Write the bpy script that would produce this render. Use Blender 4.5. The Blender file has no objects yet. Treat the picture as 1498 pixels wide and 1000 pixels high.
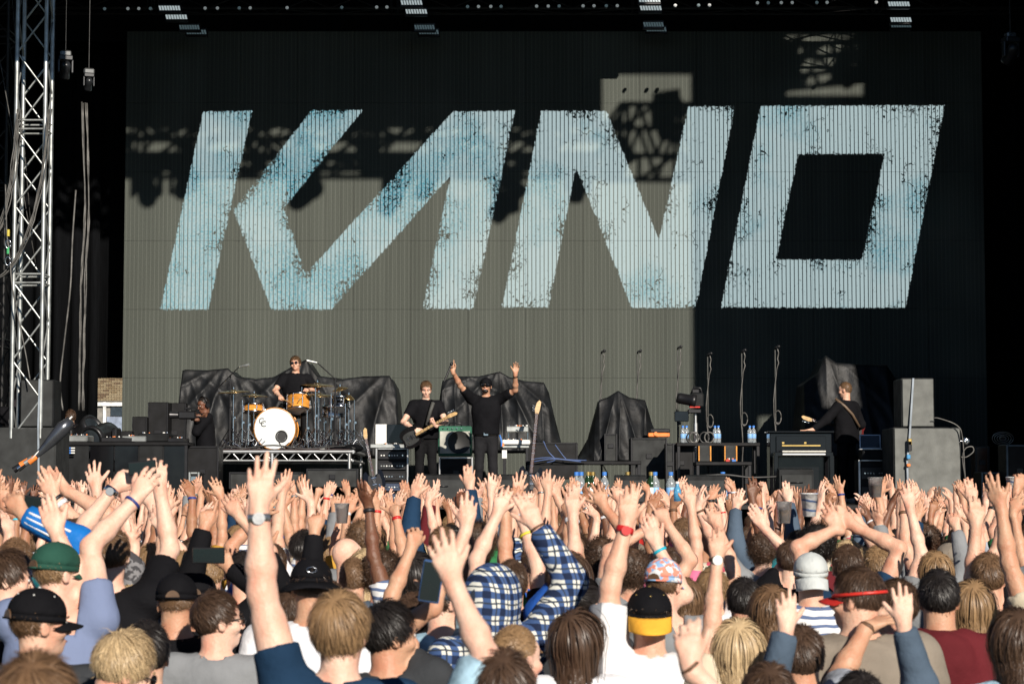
import bpy, math, random
import numpy as np
from mathutils import Vector, Matrix, Euler

# ---------------------------------------------------------------- camera, world, sun, exposure
FPX, CZ, HORIZ = 3119.0, 2.02, 728.0
PITCH = math.atan((HORIZ - 500.0) / FPX)
SUN_AZ, SUN_EL = 19.0, 24.0          # degrees: from behind the camera, to the right; height

scene = bpy.context.scene
COL = scene.collection
cam_d = bpy.data.cameras.new('camera')
cam = bpy.data.objects.new('camera', cam_d)
COL.objects.link(cam)
cam.location = (0, 0, CZ)
cam.rotation_euler = (math.pi / 2 + PITCH, 0, 0)
cam_d.sensor_width = 36.0
cam_d.lens = 36.0 * FPX / 1498.0
cam_d.clip_start = 0.1
cam_d.clip_end = 1500.0
cam_d.dof.use_dof = True
cam_d.dof.focus_distance = 26.0
cam_d.dof.aperture_fstop = 7.5
scene.camera = cam

world = bpy.data.worlds.new('World')
scene.world = world
world.use_nodes = True
wn = world.node_tree
wn.nodes.clear()
sky = wn.nodes.new('ShaderNodeTexSky')
sky.sky_type = 'NISHITA'
sky.sun_disc = False
sky.sun_elevation = math.radians(SUN_EL)
sky.sun_rotation = math.radians(180.0 - SUN_AZ)
sky.dust_density = 0.0
sky.air_density = 0.6
sky.ozone_density = 2.5
bg = wn.nodes.new('ShaderNodeBackground')
bg.inputs['Strength'].default_value = 0.05
wo = wn.nodes.new('ShaderNodeOutputWorld')
wn.links.new(sky.outputs[0], bg.inputs[0])
wn.links.new(bg.outputs[0], wo.inputs[0])

sun_d = bpy.data.lights.new('sun', 'SUN')
sun_d.energy = 5.0
sun_d.angle = math.radians(0.5)
sun_d.color = (1.0, 0.91, 0.80)
sun = bpy.data.objects.new('sun', sun_d)
COL.objects.link(sun)
_a, _e = math.radians(SUN_AZ), math.radians(SUN_EL)
SUNV = Vector((math.sin(_a) * math.cos(_e), -math.cos(_a) * math.cos(_e), math.sin(_e)))
sun.rotation_euler = SUNV.to_track_quat('Z', 'Y').to_euler()
sun.location = (20, -30, 30)

scene.render.engine = 'CYCLES'
scene.view_settings.view_transform = 'Standard'
scene.view_settings.look = 'None'
scene.view_settings.exposure = 0.38
scene.view_settings.gamma = 1.0
scene.view_settings.use_curve_mapping = False
scene.cycles.max_bounces = 5
scene.cycles.diffuse_bounces = 2
scene.cycles.glossy_bounces = 2
scene.cycles.transmission_bounces = 4
scene.cycles.transparent_max_bounces = 8
scene.cycles.use_denoising = True

# ---------------------------------------------------------------- helpers
def P(px, py, Y):
    """world point at depth Y seen at photograph pixel (px, py)"""
    u, v = px - 749.0, 500.0 - py
    c, s = math.cos(PITCH), math.sin(PITCH)
    dy = FPX * c - v * s
    t = Y / dy
    return Vector((u * t, Y, CZ + (FPX * s + v * c) * t))

def PX(px, Y, py=650): return P(px, py, Y).x
def PZ(py, Y): return P(749, py, Y).z

def tag(o, label=None, cat=None, group=None, kind=None):
    if label: o['label'] = label
    if cat: o['category'] = cat
    if group: o['group'] = group
    if kind: o['kind'] = kind
    return o

def empty(name, loc=(0, 0, 0), rz=0.0, label=None, cat=None, group=None):
    o = bpy.data.objects.new(name, None)
    COL.objects.link(o)
    o.location = loc
    o.rotation_euler = (0, 0, rz)
    o.empty_display_size = 0.1
    return tag(o, label, cat, group)

def link_mesh(name, me, parent=None, mat=None, loc=None):
    o = bpy.data.objects.new(name, me)
    COL.objects.link(o)
    if parent is not None: o.parent = parent
    if loc is not None: o.location = loc
    if mat is not None:
        if len(me.materials) == 0: me.materials.append(mat)
        o.material_slots[0].link = 'OBJECT'
        o.material_slots[0].material = mat
    return o

def copy_tree(o, parent=None):
    c = o.copy()
    COL.objects.link(c)
    c.parent = parent
    for ch in o.children:
        copy_tree(ch, c)
    return c

class MB:
    """mesh builder"""
    def __init__(s): s.v, s.f, s.sm = [], [], []
    def add(s, vs, fs, smooth=False, T=None):
        n = len(s.v)
        for p in vs:
            p = Vector(p)
            s.v.append(tuple(T @ p if T is not None else p))
        for f in fs:
            s.f.append([i + n for i in f]); s.sm.append(smooth)
        return s
    def box(s, c, d, bev=0.0, rz=0.0, T=None):
        x, y, z = d[0] / 2, d[1] / 2, d[2] / 2
        M = Matrix.Translation(c) @ Matrix.Rotation(rz, 4, 'Z')
        if T is not None: M = T @ M
        if bev <= 0:
            vs = [(i * x, j * y, k * z) for i in (-1, 1) for j in (-1, 1) for k in (-1, 1)]
            fs = [(0, 1, 3, 2), (4, 6, 7, 5), (0, 4, 5, 1), (2, 3, 7, 6), (0, 2, 6, 4), (1, 5, 7, 3)]
            return s.add(vs, fs, False, M)
        b = min(bev, x * .9, y * .9, z * .9)
        vs, idx = [], {}
        for i in (-1, 1):
            for j in (-1, 1):
                for k in (-1, 1):
                    for a in range(3):
                        p = [i * x, j * y, k * z]
                        for q in range(3):
                            if q != a: p[q] -= (i, j, k)[q] * b
                        idx[(i, j, k, a)] = len(vs); vs.append(tuple(p))
        fs = []
        for a in range(3):
            o1, o2 = (a + 1) % 3, (a + 2) % 3
            for sg in (-1, 1):
                q = []
                for (m, n) in ((-1, -1), (1, -1), (1, 1), (-1, 1)):
                    t = [0, 0, 0]; t[a] = sg; t[o1] = m; t[o2] = n
                    q.append(idx[(t[0], t[1], t[2], a)])
                fs.append(q if sg > 0 else q[::-1])
            for m in (-1, 1):
                for n in (-1, 1):
                    t = [0, 0, 0]; t[o1] = m; t[o2] = n
                    t[a] = -1; A = tuple(t); t[a] = 1; B = tuple(t)
                    q = [idx[A + (o1,)], idx[B + (o1,)], idx[B + (o2,)], idx[A + (o2,)]]
                    fs.append(q if m * n < 0 else q[::-1])
        for i in (-1, 1):
            for j in (-1, 1):
                for k in (-1, 1):
                    q = [idx[(i, j, k, a)] for a in range(3)]
                    fs.append(q if i * j * k > 0 else q[::-1])
        return s.add(vs, fs, False, M)
    def cyl(s, a, b, r1, r2=None, n=10, cap=True, smooth=True):
        a, b = Vector(a), Vector(b)
        r2 = r1 if r2 is None else r2
        d = (b - a)
        if d.length < 1e-7: return s
        q = d.to_track_quat('Z', 'Y').to_matrix()
        vs = []
        for (c, r) in ((a, r1), (b, r2)):
            for i in range(n):
                t = 2 * math.pi * i / n
                vs.append(c + q @ Vector((r * math.cos(t), r * math.sin(t), 0)))
        fs = [(i, (i + 1) % n, n + (i + 1) % n, n + i) for i in range(n)]
        s.add(vs, fs, smooth)
        if cap:
            s.add(vs[:n], [list(range(n))[::-1]], False)
            s.add(vs[n:], [list(range(n))], False)
        return s
    def tube(s, pts, r, n=6):
        pts = [Vector(p) for p in pts]
        rs = r if isinstance(r, (list, tuple)) else [r] * len(pts)
        vs, fs, up = [], [], Vector((0.13, 0.37, 0.92))
        for i, p in enumerate(pts):
            d = (pts[min(i + 1, len(pts) - 1)] - pts[max(i - 1, 0)])
            d = d.normalized() if d.length > 1e-9 else Vector((0, 0, 1))
            u = d.cross(up)
            if u.length < .1: u = d.cross(Vector((1, 0, 0)))
            u.normalize(); w = d.cross(u)
            for k in range(n):
                t = 2 * math.pi * k / n
                vs.append(p + (u * math.cos(t) + w * math.sin(t)) * rs[i])
        for i in range(len(pts) - 1):
            for k in range(n):
                fs.append((i * n + k, i * n + (k + 1) % n, (i + 1) * n + (k + 1) % n, (i + 1) * n + k))
        fs.append(list(range(n))[::-1]); fs.append([(len(pts) - 1) * n + k for k in range(n)])
        return s.add(vs, fs, True)
    def lathe(s, prof, n=20, T=None, smooth=True):
        """prof: (r, z) list, revolved about Z"""
        vs = [(r * math.cos(2 * math.pi * i / n), r * math.sin(2 * math.pi * i / n), z) for (r, z) in prof for i in range(n)]
        fs = [(j * n + i, j * n + (i + 1) % n, (j + 1) * n + (i + 1) % n, (j + 1) * n + i) for j in range(len(prof) - 1) for i in range(n)]
        return s.add(vs, fs, smooth, T)
    def prism(s, poly, z0, z1, T=None):
        """polygon in XY extruded along z"""
        n = len(poly)
        vs = [(x, y, z0) for x, y in poly] + [(x, y, z1) for x, y in poly]
        fs = [(i, (i + 1) % n, n + (i + 1) % n, n + i) for i in range(n)] + [list(range(n))[::-1], [n + i for i in range(n)]]
        return s.add(vs, fs, False, T)
    def ball(s, c, r, n=8, m=12, T=None):
        r = r if isinstance(r, (list, tuple)) else (r, r, r)
        M = Matrix.Translation(c) @ Matrix.Diagonal((*r, 1))
        if T is not None: M = T @ M
        return s.lathe([(max(math.sin(math.pi * i / n), 1e-4), -math.cos(math.pi * i / n)) for i in range(n + 1)], m, M)
    def mesh(s, name='mesh'):
        me = bpy.data.meshes.new(name)
        me.from_pydata(s.v, [], s.f)
        me.polygons.foreach_set('use_smooth', s.sm)
        me.update()
        return me
    def build(s, name, mat, parent=None, loc=None):
        me = s.mesh(name)
        me.materials.append(mat)
        o = bpy.data.objects.new(name, me)
        COL.objects.link(o)
        if parent is not None: o.parent = parent
        if loc is not None: o.location = loc
        return o

def arrays_mesh(name, V, F, smooth=True):
    me = bpy.data.meshes.new(name)
    V = np.asarray(V, np.float32); F = np.asarray(F, np.int32)
    k = F.shape[1]
    me.vertices.add(len(V)); me.vertices.foreach_set('co', V.ravel())
    me.loops.add(F.size); me.loops.foreach_set('vertex_index', F.ravel())
    me.polygons.add(len(F))
    me.polygons.foreach_set('loop_start', np.arange(0, F.size, k, dtype=np.int32))
    me.polygons.foreach_set('loop_total', np.full(len(F), k, np.int32))
    me.polygons.foreach_set('use_smooth', np.full(len(F), smooth))
    me.update(calc_edges=True)
    me.validate()
    return me

# ---------------------------------------------------------------- materials
MATS = {}
def mat(name, col, rough=0.6, metal=0.0, var=0.15, scale=6.0, bump=0.0, bscale=40.0, spec=0.5, stretch=None, emit=None, estr=0.0, trans=0.0, var2=None, fold=0.0):
    if name in MATS: return MATS[name]
    m = bpy.data.materials.new(name); m.use_nodes = True
    nt = m.node_tree; b = nt.nodes['Principled BSDF']; L = nt.links
    b.inputs['Roughness'].default_value = rough
    b.inputs['Metallic'].default_value = metal
    b.inputs['Specular IOR Level'].default_value = spec
    if trans: b.inputs['Transmission Weight'].default_value = trans
    tc = nt.nodes.new('ShaderNodeTexCoord'); src = tc.outputs['Object']
    if stretch:
        mp = nt.nodes.new('ShaderNodeMapping'); mp.inputs['Scale'].default_value = stretch
        L.new(src, mp.inputs[0]); src = mp.outputs[0]
    n = nt.nodes.new('ShaderNodeTexNoise'); n.inputs['Scale'].default_value = scale; n.inputs['Detail'].default_value = 5
    L.new(src, n.inputs['Vector'])
    mx = nt.nodes.new('ShaderNodeMix'); mx.data_type = 'RGBA'
    c2 = var2 if var2 else [max(0, c * (1 - var * 2)) for c in col]
    mx.inputs[6].default_value = (*[min(1, c * (1 + var)) for c in col], 1)
    mx.inputs[7].default_value = (*c2, 1)
    rp = nt.nodes.new('ShaderNodeMapRange'); rp.inputs[1].default_value = .35; rp.inputs[2].default_value = .68
    L.new(n.outputs[0], rp.inputs[0]); L.new(rp.outputs[0], mx.inputs[0])
    L.new(mx.outputs[2], b.inputs['Base Color'])
    rr = nt.nodes.new('ShaderNodeMapRange'); rr.inputs[3].default_value = max(0.02, rough - .08); rr.inputs[4].default_value = min(1, rough + .1)
    L.new(n.outputs[0], rr.inputs[0]); L.new(rr.outputs[0], b.inputs['Roughness'])
    if bump or fold:
        bn = nt.nodes.new('ShaderNodeTexNoise'); bn.inputs['Scale'].default_value = bscale; bn.inputs['Detail'].default_value = 4
        L.new(src, bn.inputs['Vector'])
        bp = nt.nodes.new('ShaderNodeBump'); bp.inputs['Strength'].default_value = 1.0
        bp.inputs['Distance'].default_value = bump if bump else fold
        L.new(bn.outputs[0], bp.inputs['Height']); L.new(bp.outputs[0], b.inputs['Normal'])
    if emit:
        b.inputs['Emission Color'].default_value = (*emit, 1); b.inputs['Emission Strength'].default_value = estr
    MATS[name] = m
    return m

M_BLACKCLOTH = mat('black_drape', (.0035, .004, .005), .95, bump=.01, bscale=4, stretch=(6, 6, .4), spec=.1)
M_BLACKBOX = mat('black_textured_paint', (.010, .011, .012), .65, bump=.001, bscale=150, var=.25, spec=.2)
M_GREYBOX = mat('worn_dark_grey_paint', (.035, .037, .037), .7, bump=.002, bscale=120, var=.2, spec=.2)
M_ALU = mat('dull_aluminium', (.55, .56, .56), .35, .9, bump=.0005, bscale=60, var=.15)
M_ALUP = mat('grey_aluminium_tube', (.42, .44, .43), .4, .75, var=.2)
M_CHROME = mat('chrome', (.7, .72, .74), .15, 1.0, var=.05)
M_STEELB = mat('black_steel', (.02, .02, .022), .35, .4, var=.2)
M_TARP = mat('black_tarpaulin', (.007, .008, .0095), .52, bump=.006, bscale=14, var=.3, spec=.28)
M_CABLE = mat('black_rubber_cable', (.03, .03, .03), .5, var=.3)
M_CABLEG = mat('pale_steel_cable', (.11, .107, .10), .5, .3, var=.3)
M_GRASS = mat('trampled_grass', (.045, .06, .02), .95, var=.4, scale=3, bump=.03, bscale=30)
M_DECK = mat('black_stage_ply', (.012, .012, .012), .75, var=.3, scale=2, bump=.002)
# ---------------------------------------------------------------- setting: ground, stage, roof, drapes
SY = 39.0                                    # LED screen plane
DECK_Z = 1.93
g = MB(); N = 24
for i in range(N):
    for j in range(N):
        x0, x1 = -300 + 600 * i / N, -300 + 600 * (i + 1) / N
        y0, y1 = -200 + 900 * j / N, -200 + 900 * (j + 1) / N
        g.add([(x0, y0, 0), (x1, y0, 0), (x1, y1, 0), (x0, y1, 0)], [(0, 1, 2, 3)])
tag(g.build('ground', M_GRASS), kind='structure')

# stage as a thing of its own
stage = empty('stage', (0, 34, 0), 0, 'large open-air festival stage with black roof and black drapes behind the crowd', 'stage')
def S(v): return (v[0], v[1] - 34, v[2])
def sbox(name, c, d, m, bev=0.0): return MB().box(S(c), d, bev).build(name, m, stage)
sbox('platform', (0, 35.5, DECK_Z / 2 - .03), (30, 15, DECK_Z - .06), M_BLACKBOX)
# deck boards: one layer of plywood sheets with joints
for i in range(12):
    for j in range(6):
        x = -14.4 + 2.44 * i + 1.0; y = 28.3 + 2.44 * j
        if y > 42: continue
        sbox('deck_sheet', (x, y, DECK_Z - .028), (2.43, 2.43, .05), M_DECK, .003)
# roof: fascia at the front (its shadow is what shades the upper screen)
CY = 27.0
TX, TZ = math.tan(_a), math.tan(_e) / math.cos(_a)
def C(px, py, Yc=CY, Ys=SY):
    """where something at depth Yc must hang for its shadow to fall on the screen at this pixel"""
    p = P(px, py, Ys)
    return Vector((p.x + (Ys - Yc) * TX, Yc, p.z + (Ys - Yc) * TZ))
zr = C(900, 104).z
M_ROOF = mat('black_roof_skin', (.012, .013, .014), .9, var=.2)
dx0, dx1 = C(1150, 100).x, C(1262, 100).x      # a gap in the fascia lets a dappled patch of sun through
sbox('roof_fascia', ((-17 + dx0) / 2, CY - .1, zr + 1.0), (17 + dx0, .12, 2.0), M_ROOF)
sbox('roof_fascia', ((17 + dx1) / 2, CY - .1, zr + 1.0), (17 - dx1, .12, 2.0), M_ROOF)
sbox('roof_fascia', ((dx0 + dx1) / 2, CY - .1, (C(1200, 48).z + zr + 2) / 2), (dx1 - dx0 - .01, .12, zr + 2 - C(1200, 48).z), M_ROOF)
# roof skin: sloping down towards the back
rk = MB()
rk.add([S((-17, CY - .2, zr + 2.0)), S((17, CY - .2, zr + 2.0)), S((17, 43, zr - .6)), S((-17, 43, zr - .6)),
        S((-17, CY - .2, zr + 2.15)), S((17, CY - .2, zr + 2.15)), S((17, 43, zr - .45)), S((-17, 43, zr - .45))],
       [(0, 1, 2, 3), (4, 7, 6, 5), (0, 4, 5, 1), (1, 5, 6, 2), (2, 6, 7, 3), (3, 7, 4, 0)])
rk.build('roof_skin', M_ROOF, stage)
# hanging valances left of the sunlit window
a = C(-400, 150); b = C(878, 104)
a.z = C(-400, 180).z
sbox('valance', ((a.x + b.x) / 2, CY + .1, (a.z + b.z) / 2 + .1), (b.x - a.x, .05, b.z - a.z + .2), M_BLACKCLOTH)

def drape(name, x0, y0, x1, y1, z0, z1, folds=14, amp=.12, thick=.03, m=M_BLACKCLOTH, parent=stage, sub=6):
    """a pleated cloth hung between two plan points"""
    mb = MB(); n = folds * sub
    d = Vector((x1 - x0, y1 - y0, 0)); nn = Vector((-d.y, d.x, 0)).normalized()
    rnd = random.Random(int(x0 * 7 + y0))
    ph = [rnd.uniform(.5, 1.3) for _ in range(folds + 2)]
    front = []
    for side in (0, 1):
        for z in (z0, z1):
            row = []
            for i in range(n + 1):
                t = i / n
                w = amp * ph[int(t * folds)] * math.sin(t * folds * 2 * math.pi) * (1.0 if z == z0 else .6)
                p = Vector((x0, y0, 0)) + d * t + nn * (w + side * thick)
                row.append(S((p.x, p.y, z)))
            front.append(row)
    v = [p for r in front for p in r]; k = n + 1
    f = []
    for i in range(n):
        f.append((i, i + 1, k + i + 1, k + i)); f.append((2 * k + i, 3 * k + i, 3 * k + i + 1, 2 * k + i + 1))
        f.append((k + i, k + i + 1, 3 * k + i + 1, 3 * k + i)); f.append((i, 2 * k + i, 2 * k + i + 1, i + 1))
    mb.add(v, f, True)
    return mb.build(name, m, parent)

xl = PX(140, 40.5); xr = PX(181, 40.5)
drape('drape', PX(181, 40), 40.6, 17, 40.6, DECK_Z, zr - .3, 60)           # behind the screen
drape('drape', -17, 40.6, xl, 40.6, DECK_Z, zr - .3, 26)                   # left of the gap
drape('drape', xl - .4, 40.85, xr + .4, 40.85, PZ(552, 40.7), zr - .3, 4, .03)  # above the gap
drape('drape', -11.2, 28.6, -11.2, 40.2, DECK_Z, zr - .3, 20)
drape('drape', 11.4, 28.6, 11.4, 40.2, DECK_Z, zr - .3, 20)
# black border above the screen
sbox('header_border', (0, SY + .35, PZ(-60, SY) + .5), (26, .06, PZ(-60, SY) + 1.0 - PZ(46, SY) + 0.4 + 1.2), M_BLACKCLOTH)

# right wing (black scrim bays) whose left edge throws the vertical shadow on the screen
wx0 = C(1012, 300).x; wx1 = 13.5
zc0, zc1 = C(1200, 140).z, C(1200, 50).z         # dappled opening, high
tp0, tp1 = PX(1204, 36.6), PX(1259, 36.6)
ex0, ex1 = tp0 + (36.6 - CY) * TX, tp1 + (36.6 - CY) * TX
ez0, ez1 = PZ(598, 36.6) + (36.6 - CY) * TZ, PZ(505, 36.6) + (36.6 - CY) * TZ
def scrim(x0, x1, z0, z1):
    return sbox('side_scrim', ((x0 + x1) / 2, CY, (z0 + z1) / 2), (x1 - x0 - .006, .05, z1 - z0 - .006), M_BLACKCLOTH)
scrim(wx0, wx1, ez1, zc0)
scrim(wx0, ex0, 2.6, ez1); scrim(ex1, wx1, 2.6, ez1); scrim(ex0, ex1, 2.6, ez0)
scrim(wx0, dx0, zc0, zc1); scrim(dx1, wx1, zc0, zc1); scrim(wx0, dx0, zc1, zr + 1.0); scrim(dx1, wx1, zc1, zr + 1.0)
for sx in (wx0 - .0, wx1):
    pass

# unseen panels added at the left roof corner to keep the upper tower in shade
zb_ = P(48, 105, 29.2).z + (29.2 - 26.4) * TZ
for k_ in range(4):
    MB().box(S((-8.6 + 1.0 * k_, 26.4, zb_ + 2.5)), (.995, .04, 5.0), 0).build('shade_panel', M_BLACKCLOTH, stage)

# trusses -------------------------------------------------------------
def truss(name, A, B, w, label, cat='truss', step=None, r=.025, rb=.012, up=Vector((0, -1, 0)), m=M_ALUP, group=None, h=None):
    """four-chord box truss from A to B; chords and brace frames are parts"""
    A, B = Vector(A), Vector(B); d = (B - A); Ln = d.length; dz = d.normalized()
    u = up.cross(dz).normalized(); v = dz.cross(u)
    e = empty(name, A, 0, label, cat, group); h = h or w; step = step or w
    cs = [u * (w / 2) + v * (h / 2), -u * (w / 2) + v * (h / 2), -u * (w / 2) - v * (h / 2), u * (w / 2) - v * (h / 2)]
    for c in cs:
        MB().cyl(c, c + dz * Ln, r, n=10).build('chord', m, e)
    n = max(1, round(Ln / step))
    for s_ in range(4):
        a_, b_ = cs[s_], cs[(s_ + 1) % 4]
        for i in range(n):
            t0, t1 = dz * (Ln * i / n), dz * (Ln * (i + 1) / n)
            mb = MB()
            if i % 2 == 0: mb.cyl(a_ + t0, b_ + t1, rb, n=6)
            else: mb.cyl(b_ + t0, a_ + t1, rb, n=6)
            mb.build('brace', m, e)
        for i in range(0, n + 1, 4):
            t0 = dz * (Ln * i / n); MB().cyl(a_ + t0, b_ + t0, rb * 1.1, n=6).build('rung', m, e)
            MB().cyl(a_ + t0 + dz * .12, b_ + t0 + dz * .12, rb * 1.1, n=6).build('rung', m, e)
    return e

TY = 29.2
bl = P(48, 560, TY)
truss('tower_truss', (bl.x - .04, TY, DECK_Z + .9), (P(52, 0, TY).x, TY, 14.5), (75 - 22) / (FPX / TY) * .80,
      'tall grey aluminium truss tower rising at the left edge of the stage', step=.52, r=.03, rb=.014)
bl = P(-15, 560, 33)
truss('tower_truss', (bl.x, 33, DECK_Z), (bl.x, 33, 14), .5,
      'dim truss tower standing behind the bright one, cut by the left frame edge', step=.6, r=.025, m=mat('black_tube', (.015, .015, .015), .5, .3))
# front lighting truss out of frame: its shadow crosses the screen at left
q0, q1 = C(-300, 200), C(1100, 200)
tz = (C(500, 192).z + C(500, 246).z) / 2; th = C(500, 192).z - C(500, 246).z
LTY = CY + .5
front_truss = truss('lighting_truss', (-12, LTY, tz - .5 * TZ), (C(885, 200).x, LTY, tz - .5 * TZ), th,
      'front lighting truss hanging above the stage front with moving lights', step=.55, r=.05, rb=.035, up=Vector((0, -1, 0)))
truss('lighting_truss', (-12, LTY + .5, tz - 1.0 * TZ + .05), (C(885, 200).x + .1, LTY + .5, tz - 1.0 * TZ + .05), th * .8,
      'unseen second truss added behind the front one to thicken its shadow', step=.8, r=.06, rb=.045)  # extra truss out of view, added to make the shadow pattern denser
t2 = (C(950, 155).z + C(950, 245).z) / 2
truss('lighting_truss', (C(878, 200).x + .05, LTY, t2 - .5 * TZ - .1), (C(1012, 200).x, LTY, t2 - .5 * TZ - .1), C(950, 170).z - C(950, 245).z,
      'short deep lattice truss at the centre right of the roof front', step=.35, r=.05, rb=.04)

def moving_light(loc, s=1.0, tilt=0.5, pan=0.0, label='', up=False, group='moving head lights hanging in the roof', m=M_STEELB):
    e = empty('moving_light', loc, pan, label, 'stage light', group)
    sg = 1 if up else -1
    MB().box((0, 0, sg * .07 * s), (.38 * s, .3 * s, .14 * s), .02 * s).build('base', m, e)
    MB().box((-.19 * s, 0, sg * .3 * s), (.06 * s, .14 * s, .38 * s), .015 * s).build('yoke_arm', m, e)
    MB().box((.19 * s, 0, sg * .3 * s), (.06 * s, .14 * s, .38 * s), .015 * s).build('yoke_arm', m, e)
    T = Matrix.Translation((0, 0, sg * .4 * s)) @ Matrix.Rotation(tilt, 4, 'X') @ Matrix.Scale(s, 4)
    h = MB().lathe([(.001, -.26), (.1, -.25), (.135, -.17), (.14, .0), (.125, .1), (.15, .2), (.15, .26), (.12, .262), (.115, .24), (.001, .24)], 20, T).build('head', m, e)
    MB().lathe([(.001, .252), (.06, .25), (.11, .243)], 16, T).build('lens', M_LENS, h)
    return e
M_LENS = mat('dark_glass_lens', (.02, .025, .03), .05, 0, spec=1.0)
for i, (px, py, s) in enumerate([(215, 250, 1.5), (268, 250, 1.3), (445, 255, 1.6), (575, 250, 1.7), (625, 250, 1.2), (740, 262, 1.7), (845, 250, 1.3), (975, 150, 1.5)]):
    p = C(px, py - 12, LTY)
    moving_light(p, s * .85, .4 + .25 * (i % 3), .5 * i, ['first', 'second', 'third', 'fourth', 'fifth', 'sixth', 'seventh', 'eighth'][i] + ' moving light from the left hanging under the front truss')
# unseen lattice and lamp shapes added in the high opening to dapple the sun patch
for i in range(7):
    a = C(1160 + i * 15, 50); b = C(1160 + i * 15 + 25 * (-1) ** i, 138)
for i, (x, y, r) in enumerate([(1172, 70, .35), (1190, 115, .4), (1214, 60, .12), (1236, 75, .5)]):
    p = C(x, y)
o = truss('lighting_truss', C(1150, 100, CY + .6), C(1262, 88, CY + .6), .55, 'small slanting lattice truss added to dapple the sun in the right wing opening', step=.34, r=.05, rb=.045)
moving_light(C(1238, 78, CY + .6), 1.0, .3, 0, 'moving light shape added to dapple the sun in the high wing opening')
moving_light(C(1162, 60, CY + .6), .9, 1.3, .6, 'moving light shape added at the left of the high wing opening to dapple the sun')

# LED screen -----------------------------------------------------------
x0s, x1s = PX(181, SY, 400), PX(1441, SY, 400)
z0s, z1s = DECK_Z + .25, PZ(46, SY)
LET = [
 [(297, 163), (369, 162), (305, 453), (234, 453)],
 [(456, 161), (531, 161), (415.5, 305), (447.5, 400), (662.6, 163), (754, 162), (692.6, 452), (617.7, 452), (658.6, 258), (485, 453), (397, 453), (341, 307)],
 [(791.6, 162), (887, 162), (964, 350), (1006.4, 156), (1075.5, 155), (1018, 450.5), (923.8, 450.5), (842.7, 245), (802.6, 449.5), (734, 449.5)],
 [(1112.6, 155), (1382.4, 153.6), (1324.3, 450.5), (1054.5, 449.5)],
]
HOLE = [(1167.6, 226), (1293.8, 225), (1260.8, 379.4), (1135.6, 379.4)]
def w2(poly):
    return np.array([(P(x, y, SY).x, P(x, y, SY).z) for x, y in poly])
def sdf(px, pz, poly):
    d = np.full(px.shape, 1e9); ins = np.zeros(px.shape, bool); n = len(poly)
    for i in range(n):
        ax, az = poly[i]; bx, bz = poly[(i + 1) % n]
        ex, ez = bx - ax, bz - az
        t = np.clip(((px - ax) * ex + (pz - az) * ez) / (ex * ex + ez * ez), 0, 1)
        d = np.minimum(d, np.hypot(px - ax - ex * t, pz - az - ez * t))
        c = ((az > pz) != (bz > pz)) & (px < (bx - ax) * (pz - az) / ((bz - az) if bz != az else 1e-9) + ax)
        ins ^= c
    return np.where(ins, d, -d)
WL = [w2(l) for l in LET]; WH = w2(HOLE)
def led_sdf(px, pz):
    s_ = np.full(px.shape, -9.0)
    for l in WL[:3]: s_ = np.maximum(s_, sdf(px, pz, l))
    return np.maximum(s_, np.minimum(sdf(px, pz, WL[3]), -sdf(px, pz, WH)))

m = bpy.data.materials.new('led_screen_face'); m.use_nodes = True
nt = m.node_tree; L = nt.links; B = nt.nodes['Principled BSDF']; OUT = nt.nodes['Material Output']
def nd(t, **k):
    n = nt.nodes.new(t)
    for a_, b_ in k.items(): setattr(n, a_, b_)
    return n
def mth(op, a_, b_=None, c_=None):
    n = nd('ShaderNodeMath', operation=op)
    for i, q in enumerate((a_, b_, c_)):
        if q is None: continue
        if isinstance(q, (int, float)): n.inputs[i].default_value = q
        else: L.new(q, n.inputs[i])
    return n.outputs[0]
geo = nd('ShaderNodeNewGeometry'); sep = nd('ShaderNodeSeparateXYZ'); L.new(geo.outputs['Position'], sep.inputs[0])
at = nd('ShaderNodeAttribute'); at.attribute_name = 'edge'
def noise(scale, detail=3, rough=.5, vec=None, dist=0):
    n = nd('ShaderNodeTexNoise'); n.inputs['Scale'].default_value = scale; n.inputs['Detail'].default_value = detail
    n.inputs['Roughness'].default_value = rough; n.inputs['Distortion'].default_value = dist
    L.new(vec if vec is not None else geo.outputs['Position'], n.inputs['Vector']); return n.outputs[0]
def ramp(x, a_, b_, c_=0., d_=1.):
    n = nd('ShaderNodeMapRange'); n.inputs[1].default_value = a_; n.inputs[2].default_value = b_
    n.inputs[3].default_value = c_; n.inputs[4].default_value = d_; L.new(x, n.inputs[0]); return n.outputs[0]
edge = at.outputs['Fac']
# scratchy edges: letter where edge + rough noise > 0
e1 = mth('ADD', edge, mth('MULTIPLY', mth('SUBTRACT', noise(17, 4, .7), .5), .12))
lm = ramp(e1, -.004, .012)
# worn specks, denser near edges and in patches
patch = ramp(noise(1.1, 2), .40, .62)
near = ramp(edge, .0, .28, 1., .18)
thr = mth('SUBTRACT', .645, mth('MULTIPLY', mth('MULTIPLY', patch, .17), near))
speck = mth('GREATER_THAN', noise(16, 5, .75, dist=.6), thr)
vo = nd('ShaderNodeTexVoronoi', feature='DISTANCE_TO_EDGE'); vo.inputs['Scale'].default_value = 1.3
wp = nd('ShaderNodeVectorMath', operation='ADD'); nz = nd('ShaderNodeTexNoise'); nz.inputs['Scale'].default_value = 4
L.new(geo.outputs['Position'], nz.inputs['Vector']); L.new(geo.outputs['Position'], wp.inputs[0]); L.new(nz.outputs[1], wp.inputs[1])
L.new(wp.outputs[0], vo.inputs['Vector'])
crack = mth('MULTIPLY', mth('LESS_THAN', vo.outputs['Distance'], .012), mth('GREATER_THAN', noise(2.2, 3), .55))
worn = mth('MAXIMUM', speck, crack)
lm = mth('MULTIPLY', lm, mth('SUBTRACT', 1., worn))
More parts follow.
